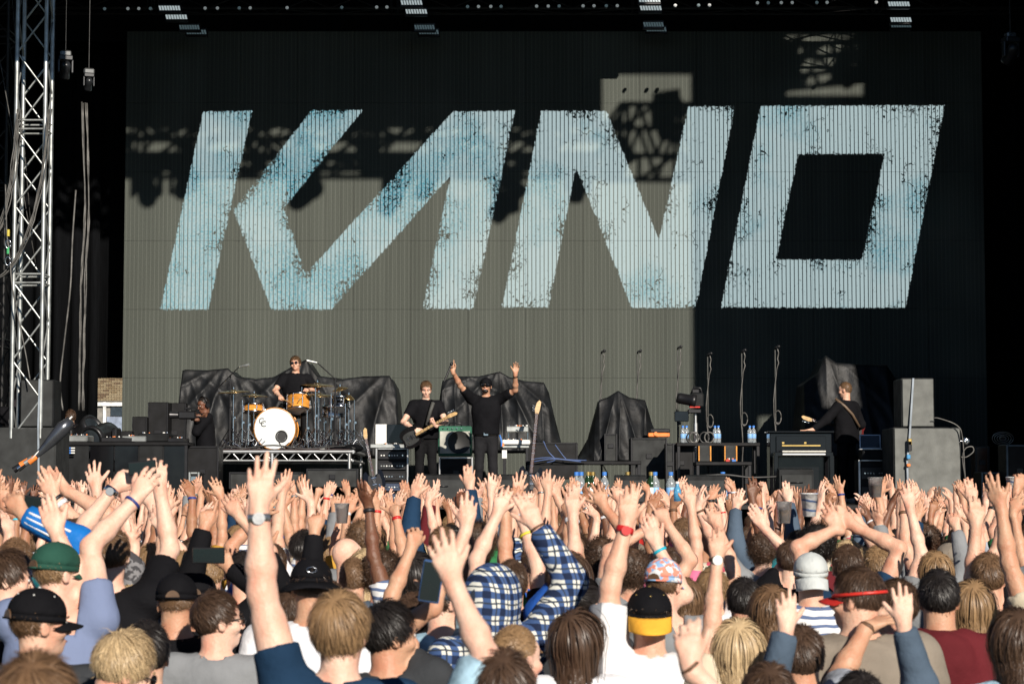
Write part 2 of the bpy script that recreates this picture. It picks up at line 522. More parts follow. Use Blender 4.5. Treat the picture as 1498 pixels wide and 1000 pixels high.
# louvre lines between strips
pitch = (x1s - x0s) / 210.0
fr = mth('FRACT', mth('DIVIDE', mth('SUBTRACT', sep.outputs[0], x0s), pitch))
line = mth('LESS_THAN', mth('ABSOLUTE', mth('SUBTRACT', fr, .5)), .12)
grid = mth('SUBTRACT', 1., mth('MULTIPLY', line, .85))
lm = mth('MULTIPLY', lm, grid)
cy = ramp(mth('ADD', noise(.55, 4, .6), mth('MULTIPLY', sep.outputs[0], -.008)), .47, .68)
fine = ramp(noise(26, 2), .35, .65)
cyf = mth('MULTIPLY', cy, ramp(fine, 0, 1, .2, 1.))
ec = nd('ShaderNodeMix', data_type='RGBA'); ec.inputs[6].default_value = (.44, .56, .575, 1); ec.inputs[7].default_value = (.06, .33, .42, 1)
L.new(cyf, ec.inputs[0])
ra = nd('ShaderNodeMapRange'); L.new(sep.outputs[0], ra.inputs[0]); ra.inputs[1].default_value = 2.; ra.inputs[2].default_value = 5.; 
# unlit face: grey green with fine vertical streaks
st = nd('ShaderNodeMapping'); st.inputs['Scale'].default_value = (1, 1, .02); L.new(geo.outputs['Position'], st.inputs[0])
sn = noise(9, 4, .7, st.outputs[0]); sn2 = noise(1.2, 3, .6, st.outputs[0])
gline = mth('LESS_THAN', mth('ABSOLUTE', mth('SUBTRACT', fr, .5)), .10)
v1 = mth('MULTIPLY', mth('ADD', ramp(sn, .3, .7, .84, 1.12), mth('MULTIPLY', gline, .35)), ramp(sn2, .3, .7, .85, 1.12))
v1 = mth('MULTIPLY', v1, ramp(noise(60, 2), .3, .7, .8, 1.2))
bc = nd('ShaderNodeVectorMath', operation='SCALE'); bc.inputs[0].default_value = (.062, .069, .060); L.new(v1, bc.inputs['Scale'])
L.new(bc.outputs[0], B.inputs['Base Color']); B.inputs['Roughness'].default_value = .75; B.inputs['Specular IOR Level'].default_value = .15
L.new(ec.outputs[2], B.inputs['Emission Color'])
faint = mth('MULTIPLY', ramp(noise(.4, 3), .5, .75), .004)
L.new(mth('ADD', mth('MULTIPLY', lm, .70), faint), B.inputs['Emission Strength'])
M_LED = m

screen = empty('led_screen', ((x0s + x1s) / 2, SY, z0s), 0, 'giant grey LED screen showing distressed pale blue letters KANO', 'LED screen')
ncol, nrow = 15, 8
rows = [PZ(452.5 + 100.3 * (1 - k), SY) for k in range(0, 9)]
zrows = [z0s] + [z for z in sorted(PZ(y, SY) for y in (552.5, 452.5, 352, 251.5, 151)) if z > z0s + .2] + [z1s]
xs = np.linspace(x0s, x1s, ncol + 1)
h_ = .035
for j in range(len(zrows) - 1):
    for i in range(ncol):
        ax, bx = xs[i] + .002, xs[i + 1] - .002
        az, bz = zrows[j] + .002, zrows[j + 1] - .002
        nx, nz_ = int((bx - ax) / h_) + 1, int((bz - az) / h_) + 1
        gx, gz = np.meshgrid(np.linspace(ax, bx, nx), np.linspace(az, bz, nz_), indexing='ij')
        sd = led_sdf(gx, gz)
        if sd.max() < -.12: # no lettering here: coarse
            nx, nz_ = 2, 2
            gx, gz = np.meshgrid([ax, bx], [az, bz], indexing='ij'); sd = np.full(gx.shape, -.5)
        cx = (x0s + x1s) / 2
        V = np.stack([gx - cx, np.zeros_like(gx), gz - z0s], -1).reshape(-1, 3)
        idx = np.arange(nx * nz_).reshape(nx, nz_)
        F = np.stack([idx[:-1, :-1], idx[1:, :-1], idx[1:, 1:], idx[:-1, 1:]], -1).reshape(-1, 4)
        n0 = len(V)
        Bk = np.array([(ax - cx, 0, az - z0s), (bx - cx, 0, az - z0s), (bx - cx, 0, bz - z0s), (ax - cx, 0, bz - z0s),
                       (ax - cx, .09, az - z0s), (bx - cx, .09, az - z0s), (bx - cx, .09, bz - z0s), (ax - cx, .09, bz - z0s)])
        V = np.vstack([V, Bk])
        F = np.vstack([F, np.array([(0, 4, 5, 1), (1, 5, 6, 2), (2, 6, 7, 3), (3, 7, 4, 0), (4, 7, 6, 5)]) + n0])
        me = arrays_mesh('screen_panel', V, F, False)
        a_ = me.attributes.new('edge', 'FLOAT', 'POINT')
        a_.data.foreach_set('value', np.concatenate([sd.ravel(), np.full(8, -.5)]).astype(np.float32))
        me.materials.append(M_LED)
        o = bpy.data.objects.new('screen_panel', me); COL.objects.link(o); o.parent = screen
MB().box((0, .13, (z1s - z0s) / 2), (x1s - x0s, .06, z1s - z0s)).build('support_frame', M_STEELB, screen)

# roof lights at the top of the picture --------------------------------
M_LED_W = mat('pale_lamp_cells', (.3, .33, .33), .4, emit=(.62, .72, .74), estr=.42)
M_LED_D = mat('dim_lamp_cells', (.12, .15, .16), .4, emit=(.3, .45, .5), estr=.12)
names4 = ['leftmost', 'second from left', 'third from left', 'rightmost']
for gi, (pts) in enumerate([[(248, 12, 32, 1), (258, 25, 32, 1), (277, 40, 30, 0), (287, 47, 30, 0)],
                            [(602, 4, 32, 1), (609, 17, 32, 1), (621, 40, 30, 0), (627, 47, 30, 0)],
                            [(950, 0, 32, 1), (952, 12, 32, 1), (956, 36, 30, 0), (960, 43, 30, 0)],
                            [(1315, 6, 32, 1), (1318, 29, 31, 1), (1318, 37, 30, 0)]]):
    for k, (x, y, w, br) in enumerate(pts):
        Y = 37.0 + .4 * k
        c = P(x, y, Y); ww = w / (FPX / Y)
        e = empty('strobe_light', c, 0, f'{["lit upper", "lit second", "dim third", "dim lowest"][k]} strobe bar in the {names4[gi]} cluster under the roof', 'stage light', 'strobe bars under the roof')
        MB().box((0, .06, .0), (ww + .03, .1, .16), .01).build('housing', M_STEELB, e)
        n = 8
        for q in range(n):
            T = Matrix.Translation((-ww / 2 + ww * (q + .5) / n, .0, 0)) @ Matrix(((1, 0, -.25, 0), (0, 1, 0, 0), (0, 0, 1, 0), (0, 0, 0, 1)))
            MB().box((0, 0, 0), (ww / n * .72, .02, .075), 0, T=T).build('lamp_cell', M_LED_W if br else M_LED_D, e)
# roof trusses carrying them (dark)
M_TRD = mat('black_truss_tube', (.02, .02, .02), .5, .5)
for k, y in enumerate((8, 44)):
    Y = 37.0 + 1.3 * k
    z = PZ(y - 10, Y)
    truss('roof_truss', (-11, Y, z + .45), (11, Y, z + .45), .45, ['black roof truss nearest the crowd carrying the strobe bars', 'black roof truss just in front of the screen top'][k], step=1.1, m=M_TRD)
# little pin lights along the upper truss
ORD = ['first', 'second', 'third', 'fourth', 'fifth', 'sixth', 'seventh', 'eighth', 'ninth', 'tenth', 'eleventh', 'twelfth', 'thirteenth', 'fourteenth', 'fifteenth', 'sixteenth', 'seventeenth', 'eighteenth', 'nineteenth', 'twentieth']
ORD += ['twenty-' + o for o in ORD[:9]] + ['thirtieth'] + ['thirty-' + o for o in ORD[:9]]
M_PIN = mat('tiny_white_lamp', (.5, .5, .5), .4, emit=(.8, .9, .9), estr=.14)
for i, px in enumerate([153, 187, 203, 220, 300, 318, 350, 366, 420, 500, 551, 566, 684, 700, 718, 733, 785, 802, 818, 853, 869, 887, 903, 988, 1022, 1038, 1108, 1124, 1143, 1159, 1195, 1210, 1282]):
    c = P(px, 14 - px * .006 - (px > 1100) * 3, 36.7)
    e = empty('pin_light', c, 0, 'tiny pin light, ' + ORD[i] + ' from the left along the roof truss', 'stage light', 'tiny pin lights along the roof truss')
    MB().lathe([(.03, 0), (.035, .08), (.02, .12), (.001, .12)], 8, Matrix.Rotation(-math.pi / 2, 4, 'X')).build('lamp_housing', M_STEELB, e)
    MB().lathe([(.001, -.012), (.022, -.008), (.03, .002)], 8, Matrix.Rotation(-math.pi / 2, 4, 'X')).build('lamp_lens', M_PIN if i % 3 else M_LED_D, e)
# the two hung lights at left and one right
M_SIL = mat('silvery_reflector', (.12, .125, .125), .25, .6)
def hung(px, py, Y, s, label):
    c = P(px, py, Y)
    e = moving_light((c.x, c.y, c.z), s, -2.3, .35, label, group='moving lights hung by the left tower', m=mat('dark_grey_lamp_shell', (.02, .022, .025), .3, .2))
    MB().cyl((0, 0, 0), (0, 0, 4), .006).build('hanging_wire', M_CABLE, e)
    MB().box((0, 0, .03), (.16, .12, .09), .02).build('clamp', M_SIL, e)
    return e
hung(96, 82, 30.2, .5, 'larger silver and black lamp hanging beside the left tower')
hung(130, 108, 31, .38, 'smaller black lamp hanging right of the silver one')
hung(1478, 55, 31, .6, 'black lamp hanging near the top right corner')

# hanging cables --------------------------------------------------------
rc = random.Random(5)
def cable(pts, r, m, label, strands=1, cat='cable', group=None, spread=.03):
    if strands == 1:
        o = MB().tube(pts, r).build('cable', m)
        return tag(o, label, cat, group)
    e = empty('cable_bundle', pts[-1], 0, label, cat, group)
    for k in range(strands):
        off = Vector((rc.uniform(-spread, spread), rc.uniform(-spread, spread), 0))
        MB().tube([Vector(p) - Vector(pts[-1]) + off * (1 + .3 * rc.random()) + Vector((rc.uniform(-.008, .008), 0, 0)) for p in pts], r).build('strand', m, e)
    return e
def curve(pl, Y, n=5):
    """smooth path through photo points"""
    pts = [P(x, y, Y) for x, y in pl]; out = []
    for i in range(len(pts) - 1):
        p0, p1, p2, p3 = pts[max(i - 1, 0)], pts[i], pts[i + 1], pts[min(i + 2, len(pts) - 1)]
        for k in range(n):
            t = k / n
            out.append(.5 * ((2 * p1) + (-p0 + p2) * t + (2 * p0 - 5 * p1 + 4 * p2 - p3) * t * t + (-p0 + 3 * p1 - 3 * p2 + p3) * t ** 3))
    return out + [pts[-1]]
cable(curve([(28, 160), (22, 230), (12, 290), (0, 330), (-20, 360)], 28.9), .008, M_CABLEG, 'bundle of pale cables slanting off the left tower to the frame edge', 7)
cable(curve([(74, 160), (66, 240), (52, 310), (30, 370), (8, 400), (-10, 408)], 28.8), .009, M_CABLEG, 'bundle of pale cables sagging across the left tower', 6)
cable(curve([(122, 150), (126, 300), (121, 400), (119, 500), (117, 600)], 30.5), .012, M_CABLEG, 'thick cable bundle hanging straight beside the left tower', 5, spread=.05)
cable(curve([(111, 278), (106, 350), (103, 420), (94, 500), (88, 560), (92, 600)], 30.3), .014, M_CABLEG, 'single wavy cable hanging left of the thick bundle')
cable(curve([(8, 270), (10, 340), (14, 372), (18, 420), (28, 470), (38, 520), (44, 556)], 28.7), .01, M_CABLEG, 'wire with chain hook running down in front of the tower')
for (a_, b_, lb) in (((-5, 60), (60, 430), 'first'), ((18, 0), (45, 330), 'second')):
    cable([P(*a_, 29.6), P(*b_, 29.6)], .007, M_CABLEG, lb + ' thin straight guy wire crossing the tower')
hk = empty('chain_hook', P(12, 352, 28.7), 0, 'small chain hook with yellow and green tape on a wire by the tower', 'hook')
for k, (z, c) in enumerate(((.06, (.5, .4, .05)), (-.18, (.03, .3, .1)))):
    MB().cyl((0, 0, z), (0, 0, z + .09), .02).build('tape', mat('tape%d' % k, c), hk)
for z in (-.05, -.28):
    pts = [(.035 * math.cos(t), 0, z + .06 * math.sin(t)) for t in np.linspace(0, 2 * math.pi, 13)]
    MB().tube(pts, .011).build('shackle', M_CHROME, hk)

# brick building seen through the gap at left ----------------------------
BY = 95.0
bx0, bx1, bz0, bz1 = PX(100, BY), PX(215, BY), 0.0, PZ(520, BY)
bld = empty('brick_building', ((bx0 + bx1) / 2, BY, 0), 0, 'pale yellow brick building glimpsed through the gap left of the screen', 'building')
bcx = (bx0 + bx1) / 2
M_MORT = mat('pale_mortar', (.22, .21, .19), .9); zb = PZ(588, BY)
MB().box((0, .2, bz1 / 2), (bx1 - bx0, .3, bz1), 0).build('wall', M_MORT, bld)
bm_ = [mat('yellow_brick_%d' % k, c, .85, bump=.002) for k, c in enumerate([(.26, .20, .12), (.22, .16, .09), (.30, .24, .15), (.15, .10, .06)])]
brm = MB().box((0, 0, 0), (.225, .1, .068), .006).mesh('brick')
rb_ = random.Random(3); row = 0; z = zb + .1; nb = 0
while z < bz1:
    x = PX(134, BY) - bcx + (.12 if row % 2 else 0)
    while x < PX(181, BY) - bcx + .4:
        if nb < 290 and z < zb + 1.75:
            link_mesh('brick', brm, bld, bm_[rb_.choice([0, 0, 1, 2, 2, 3])], (x, .02 + rb_.uniform(-.008, .008), z)); nb += 1
        x += .245
    z += .082; row += 1
M_WHITE = mat('white_window_paint', (.7, .7, .68), .5)
MB().box((.6, -.05, zb - .1), (2.6, .14, .16), .01).build('window_sill', M_WHITE, bld)
MB().box((-.15, -.03, zb - .9), (.14, .1, 1.8), .01).build('window_frame', M_WHITE, bld)
MB().box((1.0, .02, zb - .42), (1.8, .05, .4), .01).build('window', mat('dark_window_glass', (.03, .04, .05), .1), bld)
MB().box((.9, -.02, zb - 1.9), (1.9, .12, 2.5), .02).build('container_wall', mat('light_blue_paint', (.22, .27, .36), .6), bld)
# pit barrier in front of the stage
bar = empty('crowd_barrier', (0, 25.3, 0), 0, 'low metal crowd barrier between crowd and stage', 'barrier')
for i in range(14):
    x = -6.9 + i * 1.06
    MB().box((x, 0, .62), (1.04, .04, 1.1), .01).build('panel', M_GREYBOX, bar)
# ---------------------------------------------------------------- stage gear
M_TAPE = mat('grey_blue_ratchet_strap', (.22, .26, .30), .6, bump=.001, bscale=200)
M_BLUETAPE = mat('blue_tape', (.04, .25, .5), .5)
M_GRILLE = mat('grey_speaker_grille', (.14, .145, .135), .75, var=.12, bump=.004, bscale=160)
M_GRILLE2 = mat('dark_speaker_grille', (.022, .024, .024), .75, var=.2, bump=.003, bscale=160)
M_RED = mat('red_plastic', (.55, .03, .02), .4)
M_ORANGE = mat('orange_plastic', (.8, .22, .04), .45)
M_WOODO = mat('orange_maple_lacquer', (.62, .26, .045), .22, var=.2, scale=3, stretch=(1, 1, 12), spec=.7)
M_WOODM = mat('maple_guitar_neck', (.55, .36, .16), .35, var=.15, stretch=(1, 1, 8))
M_DRUMHEAD = mat('white_drum_head', (.66, .69, .68), .35, var=.04)
M_BRASS = mat('bronze_cymbal', (.50, .34, .15), .25, .9, var=.2, scale=3)
M_SCR = mat('dark_glass_screen', (.01, .012, .015), .08)
M_WHITEP = mat('white_plastic', (.75, .75, .72), .4, var=.04)
M_TOLEX = mat('green_amp_cloth', (.02, .12, .07), .7, bump=.002, bscale=150)
M_AMPF = mat('silver_beige_grille_cloth', (.42, .42, .37), .8, bump=.002, bscale=200)
M_BLUEC = mat('blue_cable_sheath', (.05, .09, .22), .5)
M_WATER = mat('clear_bottle_plastic', (.75, .82, .86), .08, trans=.75, var=.02)
M_BLUECAP = mat('blue_bottle_cap', (.05, .2, .6), .4)
M_FLIGHT = mat('black_laminate', (.008, .008, .009), .5, var=.3, spec=.2)
M_SHINY = mat('glossy_black_lacquer', (.005, .005, .006), .12, var=.1)
M_GOLD = mat('gold_lettering', (.6, .42, .14), .3, .8)
M_IVORY = mat('ivory_keys', (.75, .73, .66), .3, var=.03)
M_DBLUE = mat('navy_painted_panel', (.015, .03, .07), .5)

def speaker(name, px0, px1, py0, py1, Y, dep, label, m, z0=None, cat='speaker', group=None, front=M_GRILLE):
    a, b = P(px0, py1, Y), P(px1, py0, Y)
    zb = z0 if z0 is not None else a.z
    w, h = b.x - a.x, b.z - zb
    e = empty(name, ((a.x + b.x) / 2, Y, zb), 0, label, cat, group)
    MB().box((0, dep / 2, h / 2), (w, dep, h), .012).build('cabinet', m, e)
    MB().box((0, -.012, h / 2), (w - .03, .022, h - .03), .006).build('grille', front, e)
    return e, w, h, zb
# right stack
zlow = PZ(625, 29)
speaker('subwoofer', 1308, 1405, 625, 735, 29, .9, 'large textured grey subwoofer standing at the right front of the stage', M_GREYBOX, DECK_Z)
e, w, h, zb = speaker('speaker', 1319, 1366, 553, 624, 29.02, .6, 'upright grey speaker standing on the right subwoofer', M_GREYBOX, zlow + .002)
def strap(pts, label, w=.025, hook=None):
    mb = MB(); P3 = [Vector(p) for p in pts]
    n0 = P3[0]
    vs = []; 
    for p in P3: vs += [p - n0 + Vector((-w / 2, 0, 0)), p - n0 + Vector((w / 2, 0, 0)), p - n0 + Vector((w / 2, -.006, 0)), p - n0 + Vector((-w / 2, -.006, 0))]
    fs = []
    for i in range(len(P3) - 1):
        for k in range(4): fs.append((i * 4 + k, i * 4 + (k + 1) % 4, i * 4 + 4 + (k + 1) % 4, i * 4 + 4 + k))
    e = empty('ratchet_strap', n0, 0, label, 'strap')
    mb.add(vs, fs).build('webbing', M_TAPE, e)
    return e
e = strap([P(1334, 553, 29.3), P(1336, 553, 28.98), P(1330, 650, 28.93), P(1327, 672, 28.93), P(1329, 735, 28.93)], 'grey ratchet strap slanting down over the right speaker stack')
for (x, y, c, hh) in ((1331, 646, M_GOLD, .09), (1331, 652, M_STEELB, .14), (1329, 668, M_BLUETAPE, .06), (1329, 680, M_ORANGE, .04)):
    p = P(x, y, 28.9) - e.location
    MB().box(p, (.05, .04, hh), .008).build('ratchet', c, e)
# cables and handle right of the stack
cable(curve([(1366, 611), (1375, 612), (1400, 622), (1408, 640), (1412, 700), (1416, 730)], 28.9), .008, M_CABLEG, 'pale cable looping down the right side of the right stack')
cable(curve([(1405, 668), (1414, 668), (1424, 660), (1422, 653), (1412, 656), (1408, 670), (1412, 700), (1414, 725)], 29.0), .009, M_CABLEG, 'thin grey cable coil beside the subwoofer')
e = empty('cable_reel', P(1413, 645, 29.2), 0, 'small round chrome reel at the right edge of the subwoofer', 'reel')
MB().lathe([(.02, -.03), (.05, -.03), (.055, 0), (.05, .03), (.02, .03)], 16, Matrix.Rotation(math.pi / 2, 4, 'X')).build('rim', M_CHROME, e)
MB().cyl((-.1, 0, 0), (.0, 0, 0), .012).build('axle', M_CHROME, e)
# left stack
speaker('subwoofer', -30, 82, 625, 760, 29, .9, 'large dark grey subwoofer at the bottom left of the stage', M_GREYBOX, DECK_Z, front=M_GRILLE2)
e, w, h, zb = speaker('speaker', 29, 79, 555, 624, 29.02, .5, 'black speaker cabinet standing on the left subwoofer by the tower', M_BLACKBOX, zlow + .002, front=M_GRILLE2)
strap([P(58, 554, 29.2), P(58, 554, 28.98), P(56, 625, 28.96), P(57, 735, 28.96)], 'thin grey strap running down over the left speaker stack')
# black cases behind left
for (x0, x1, y0, y1, Y, lb) in ((216, 246, 588, 650, 35, 'medium tall black flight case left of the tarpaulin'), (193, 215, 609, 650, 34.8, 'shortest black case at the left of the row'), (238, 272, 589, 650, 35.4, 'wide black case against the left tarpaulin edge'), (170, 193, 630, 660, 34.6, 'low flat black case on the left of the case row')):
    a, b = P(x0, y1, Y), P(x1, y0, Y)
    e = empty('flight_case', ((a.x + b.x) / 2, Y, DECK_Z), 0, lb, 'case', 'black cases on the left of the stage')
    hh = b.z - DECK_Z; ww = b.x - a.x
    MB().box((0, .35, hh / 2), (ww, .7, hh), .01).build('shell', M_FLIGHT, e)
    for sx in (-1, 1): MB().box((sx * (ww / 2 - .01), -.003, hh / 2), (.022, .022, hh - .02), .004).build('edge_strip', M_STEELB, e)
    MB().box((0, -.01, hh * .7), (.12, .02, .08), .005).build('latch', M_STEELB, e)

def table(name, px0, px1, py, Y, dep, label, legs=True, front=False, cat='table', top=M_FLIGHT, grp=None, th=.05):
    a, b = P(px0, py, Y), P(px1, py, Y); w = b.x - a.x; z = a.z
    e = empty(name, ((a.x + b.x) / 2, Y + dep / 2, DECK_Z), 0, label, cat, grp); h = z - DECK_Z
    MB().box((0, 0, h - th / 2), (w, dep, th), .006).build('top', top, e)
    for sx in (-1, 1):
        for sy in (-1, 1):
            MB().box((sx * (w / 2 - .03), sy * (dep / 2 - .03), (h - th) / 2), (.045, .045, h - th), .004).build('leg', M_STEELB, e)
    if front: 
        k = int(w / .35)
        for i in range(k): MB().box((-w / 2 + w * (i + .5) / k, -dep / 2 + .02, (h - th) * .5), (w / k - .02, .02, (h - th) * .98), .003).build('front_panel', M_SHINY if i % 3 else M_BLACKBOX, e)
    return e, w, h, z
# DJ table run at left
e, w, h, z = table('equipment_table', 95, 275, 646, 31, .7, 'long black equipment table with gloss panels at stage left', front=True)
rg = random.Random(8)
def slab(name, c, d, m, label, cat, rz=0, knobs=0, group=None, tilt=0):
    e = empty(name, c, rz, label, cat, group); e.rotation_euler = (tilt, 0, rz)
    MB().box((0, 0, d[2] / 2), d, min(d) * .15).build('body', m, e)
    for k in range(knobs):
        x, y = rg.uniform(-.45, .45) * d[0], rg.uniform(-.42, .42) * d[1]
        MB().cyl((x, y, d[2] - .002), (x, y, d[2] + .018), .011, .009, n=8).build('knob', rg.choice([M_CHROME, M_WHITEP, M_STEELB, M_ORANGE]), e)
    return e
tz_ = z + .001
for (x, wd, hh, m_, lb, k) in ((112, .42, .10, M_ALUP, 'silver edged mixer at the left end of the black table', 12), (176, .5, .07, M_STEELB, 'flat black effects unit in the middle of the left table', 10), (200, .36, .09, M_ALUP, 'tilted silver record deck on the left table', 8), (228, .45, .13, M_BLACKBOX, 'thick black deck tilted on the right end of the left table', 9), (258, .3, .06, M_STEELB, 'small black console at the far right of the left table', 6)):
    slab('mixer', (PX(x, 31.3), 31.3, tz_), (wd, .38, hh), m_, lb, 'mixer', rg.uniform(-.1, .1), k)
# two big moving lights on deck at left
for (x, s, tl, pn, lb) in ((117, 1.15, 1.0, 1.0, 'big black moving light at left, its head turned to the left'), (148, 1.2, 1.75, -.3, 'big black moving light beside it, its lens facing the crowd')):
    Yl = 33.2; c = P(x, 648, Yl)
    MBz = DECK_Z + .5
    moving_light((c.x, Yl, MBz + .0), s * 1.15, tl, pn, lb, up=True, group='big moving lights on the left of the stage')
    e = empty('light_riser', (c.x, Yl, DECK_Z), 0, 'black box under the moving light ' + ('at far left' if x < 130 else 'facing the crowd'), 'case')
    MB().box((0, 0, .25), (.6, .6, .498), .01).build('shell', M_FLIGHT, e); MB().box((0, -.305, .25), (.2, .02, .1), .005).build('latch', M_ALUP, e)
# silver camera crane arm reaching in front of the left stack
e = empty('camera_crane_arm', P(100, 618, 27.6), 0, 'silver camera crane arm slanting down to an orange joint over the crowd', 'crane arm')
q = [P(x, y, 27.6) - P(100, 618, 27.6) for x, y in ((104, 614), (92, 626), (74, 646), (52, 668), (45, 676))]
MB().tube(q, [.06, .10, .075, .03, .02], 12).build('boom', mat('brushed_grey_metal', (.16, .17, .19), .25, .8), e)
MB().tube([p + Vector((.02, -.03, .045)) for p in q], [.01, .018, .015, .01, .01], 6).build('cable_rib', M_WHITEP, e)
for k, (x, y, m_) in enumerate(((48, 672, M_ORANGE), (42, 674, M_ALUP), (36, 677, M_ORANGE), (32, 682, M_CHROME), (26, 684, M_STEELB))):
    p = P(x, y, 27.6) - P(100, 618, 27.6)
    MB().cyl(p + Vector((-.05, 0, -.03)), p + Vector((.05, 0, .04)), .045, .035, n=12).build('joint', m_, e)

# ---- tarpaulins ----
def tarp(sil, base_py, Y, dep, label, seed, folds=9, amp=.13, hang=None):
    """cloth over gear: silhouette of the upper edge in photo pixels, draped to a hem at the base"""
    rnd = random.Random(seed); nu, nv = 150, 70
    pts = [P(x, y, Y) for x, y in sil]; X = np.array([p.x for p in pts]); Z = np.array([p.z for p in pts])
    zb = PZ(base_py, Y); xs_ = np.linspace(X[0], X[-1], nu)
    top = np.interp(xs_, X, Z)
    cx = (X[0] + X[-1]) / 2
    U, Vv = np.meshgrid(np.linspace(0, 1, nu), np.linspace(0, 1, nv), indexing='ij')
    ph = [rnd.uniform(0, 6.28) for _ in range(20)]
    # profile: 0..0.62 front face rising, .62..0.8 over the top, .8..1 back
    t = Vv
    zf = np.clip(t / .62, 0, 1); H = (top - zb)[:, None]
    z = zb + H * np.where(t < .62, zf, np.where(t < .8, 1 - .02 * np.sin((t - .62) / .18 * math.pi), 1 - (t - .8) / .2))
    # front leans back; hem kicks out
    y = Y + np.where(t < .62, (zf ** 1.3) * .45 - .25, np.where(t < .8, .2 + (t - .62) / .18 * (dep - .45), dep - .25 + (t - .8) / .2 * .15))
    x = xs_[:, None] + 0 * t
    # radiating folds: ridges spread from the high points
    peaks = [(X[i], Z[i]) for i in range(1, len(X) - 1) if Z[i] >= Z[i - 1] - .01 and Z[i] >= Z[i + 1] - .01] or [(cx, Z.max())]
    f = np.zeros_like(x)
    for k, (qx, qz) in enumerate(peaks):
        ang = np.arctan2(x - qx, (qz + .12 - z) + 1e-3)
        r = np.hypot(x - qx, z - qz)
        w_ = np.exp(-(r / 1.1) ** 2)
        f += w_ * (.5 - np.abs(np.sin(ang * (6 + 2 * (k % 3)) + ph[k % 20])) ** .55) * np.clip(r * 1.6, 0, 1)
    f += .5 * (.5 - np.abs(np.sin(x * folds + .5 * np.sin(z * 1.6 + ph[1]) + ph[0])) ** .6) * (1 - zf * .6)
    f += .22 * np.abs(np.sin(x * 7 + z * 5 + 1.5 * np.sin(x * 3 + ph[4]) + ph[2])) * np.sin(z * 4 - x * 2 + ph[3]) + .05 * np.sin(x * 31 + z * 9 + ph[5] + 2 * np.sin(z * 7)) 
    y = y - f * amp * np.where(t < .62, 1 - .75 * zf ** 4, .1)
        # side tapering at ends
    x = x + (x - cx) * .03 * (1 - zf) 
    if hang is not None: z = np.where((t < .3), np.maximum(z, np.interp(x, [P(a, 0, Y).x for a, _ in hang], [PZ(b, Y) for _, b in hang])), z)
    V = np.stack([x - cx, y - Y, z - DECK_Z], -1).reshape(-1, 3)
    idx = np.arange(nu * nv).reshape(nu, nv)
    F = np.stack([idx[:-1, :-1], idx[1:, :-1], idx[1:, 1:], idx[:-1, 1:]], -1).reshape(-1, 4)
    me = arrays_mesh('tarpaulin', V, F); me.materials.append(M_TARP)
    o = bpy.data.objects.new('tarpaulin', me); COL.objects.link(o); o.location = (cx, Y, DECK_Z)
    s = o.modifiers.new('thick', 'SOLIDIFY'); s.thickness = .008
    return tag(o, label, 'tarpaulin', 'black tarpaulins over gear at the back')
tarp([(254, 640), (262, 560), (255, 543), (268, 539), (300, 540), (331, 537), (344, 549), (372, 553), (398, 550), (430, 532), (446, 524), (462, 548), (500, 553), (530, 549), (569, 548), (579, 566), (586, 640)], 668, 35.6, 1.6, 'long black tarpaulin over gear behind the drum kit', 1, 7)
tarp([(628, 650), (640, 600), (646, 556), (664, 549), (700, 549), (731, 542), (745, 550), (768, 556), (796, 558), (803, 572), (812, 610), (820, 640)], 660, 34.8, 1.5, 'black tarpaulin over gear behind the rapper', 2, 8)
tarp([(846, 668), (862, 640), (877, 584), (889, 580), (905, 570), (922, 580), (945, 584), (955, 618), (966, 645)], 674, 34.2, 1.1, 'peaked black tarpaulin at centre right of the stage', 3, 8, .13)
tarp([(1170, 650), (1178, 560), (1198, 545), (1210, 518), (1226, 529), (1252, 531), (1300, 532), (1318, 560), (1326, 650)], 668, 36.6, 1.4, 'shadowed black tarpaulin behind the guitarist at the right', 4, 8, .08)
# gear mostly hidden beneath/at the centre-right tarp
def crate(x0, x1, y0, y1, Y, dep, label, m, cat='case', group=None, name='flight_case', trim=M_ALUP):
    a, b = P(x0, y1, Y), P(x1, y0, Y); w, h = b.x - a.x, b.z - a.z
    e = empty(name, ((a.x + b.x) / 2, Y, a.z), 0, label, cat, group)
    MB().box((0, dep / 2, h / 2), (w, dep, h), .008).build('shell', m, e)
    for sx in (-1, 1): MB().box((sx * (w / 2 - .012), -.003, h / 2), (.026, .024, h - .004), .003).build('edge_strip', trim, e)
    MB().box((0, -.004, h - .014), (w - .06, .022, .024), .003).build('edge_strip', trim, e)
    MB().box((0, -.008, h * .55), (.09, .022, .07), .004).build('latch', M_CHROME if trim is M_ALUP else M_STEELB, e)
    return e
crate(923, 976, 640, 700, 32.6, .6, 'grey topped black case right of the peaked tarpaulin', M_GREYBOX, trim=M_STEELB)
crate(884, 903, 634, 674, 33.9, .3, 'upright grey case half under the peaked tarpaulin', M_GREYBOX, trim=M_STEELB)
crate(770, 845, 647, 700, 33.6, .6, 'dark case left of the peaked tarpaulin', M_FLIGHT, trim=M_STEELB)
e = empty('tool_case', P(964, 639, 32.7), 0, 'orange and black open tool case on the grey case', 'tool case')
MB().box((0, .1, .035), (.33, .2, .06), .01).build('tray', M_ORANGE, e); MB().box((.02, .12, .1), (.30, .2, .06), .01).build('lid', M_STEELB, e)
MB().cyl((-.05, -.02, .05), (-.05, .0, .05), .03, n=12).build('knob', M_ORANGE, e)

crate(272, 320, 652, 735, 31.3, .5, 'black box added for the dark left of the drum riser in front of the camera operator', M_FLIGHT, trim=M_STEELB)  # box added to give the darkness that hides the operator's legs
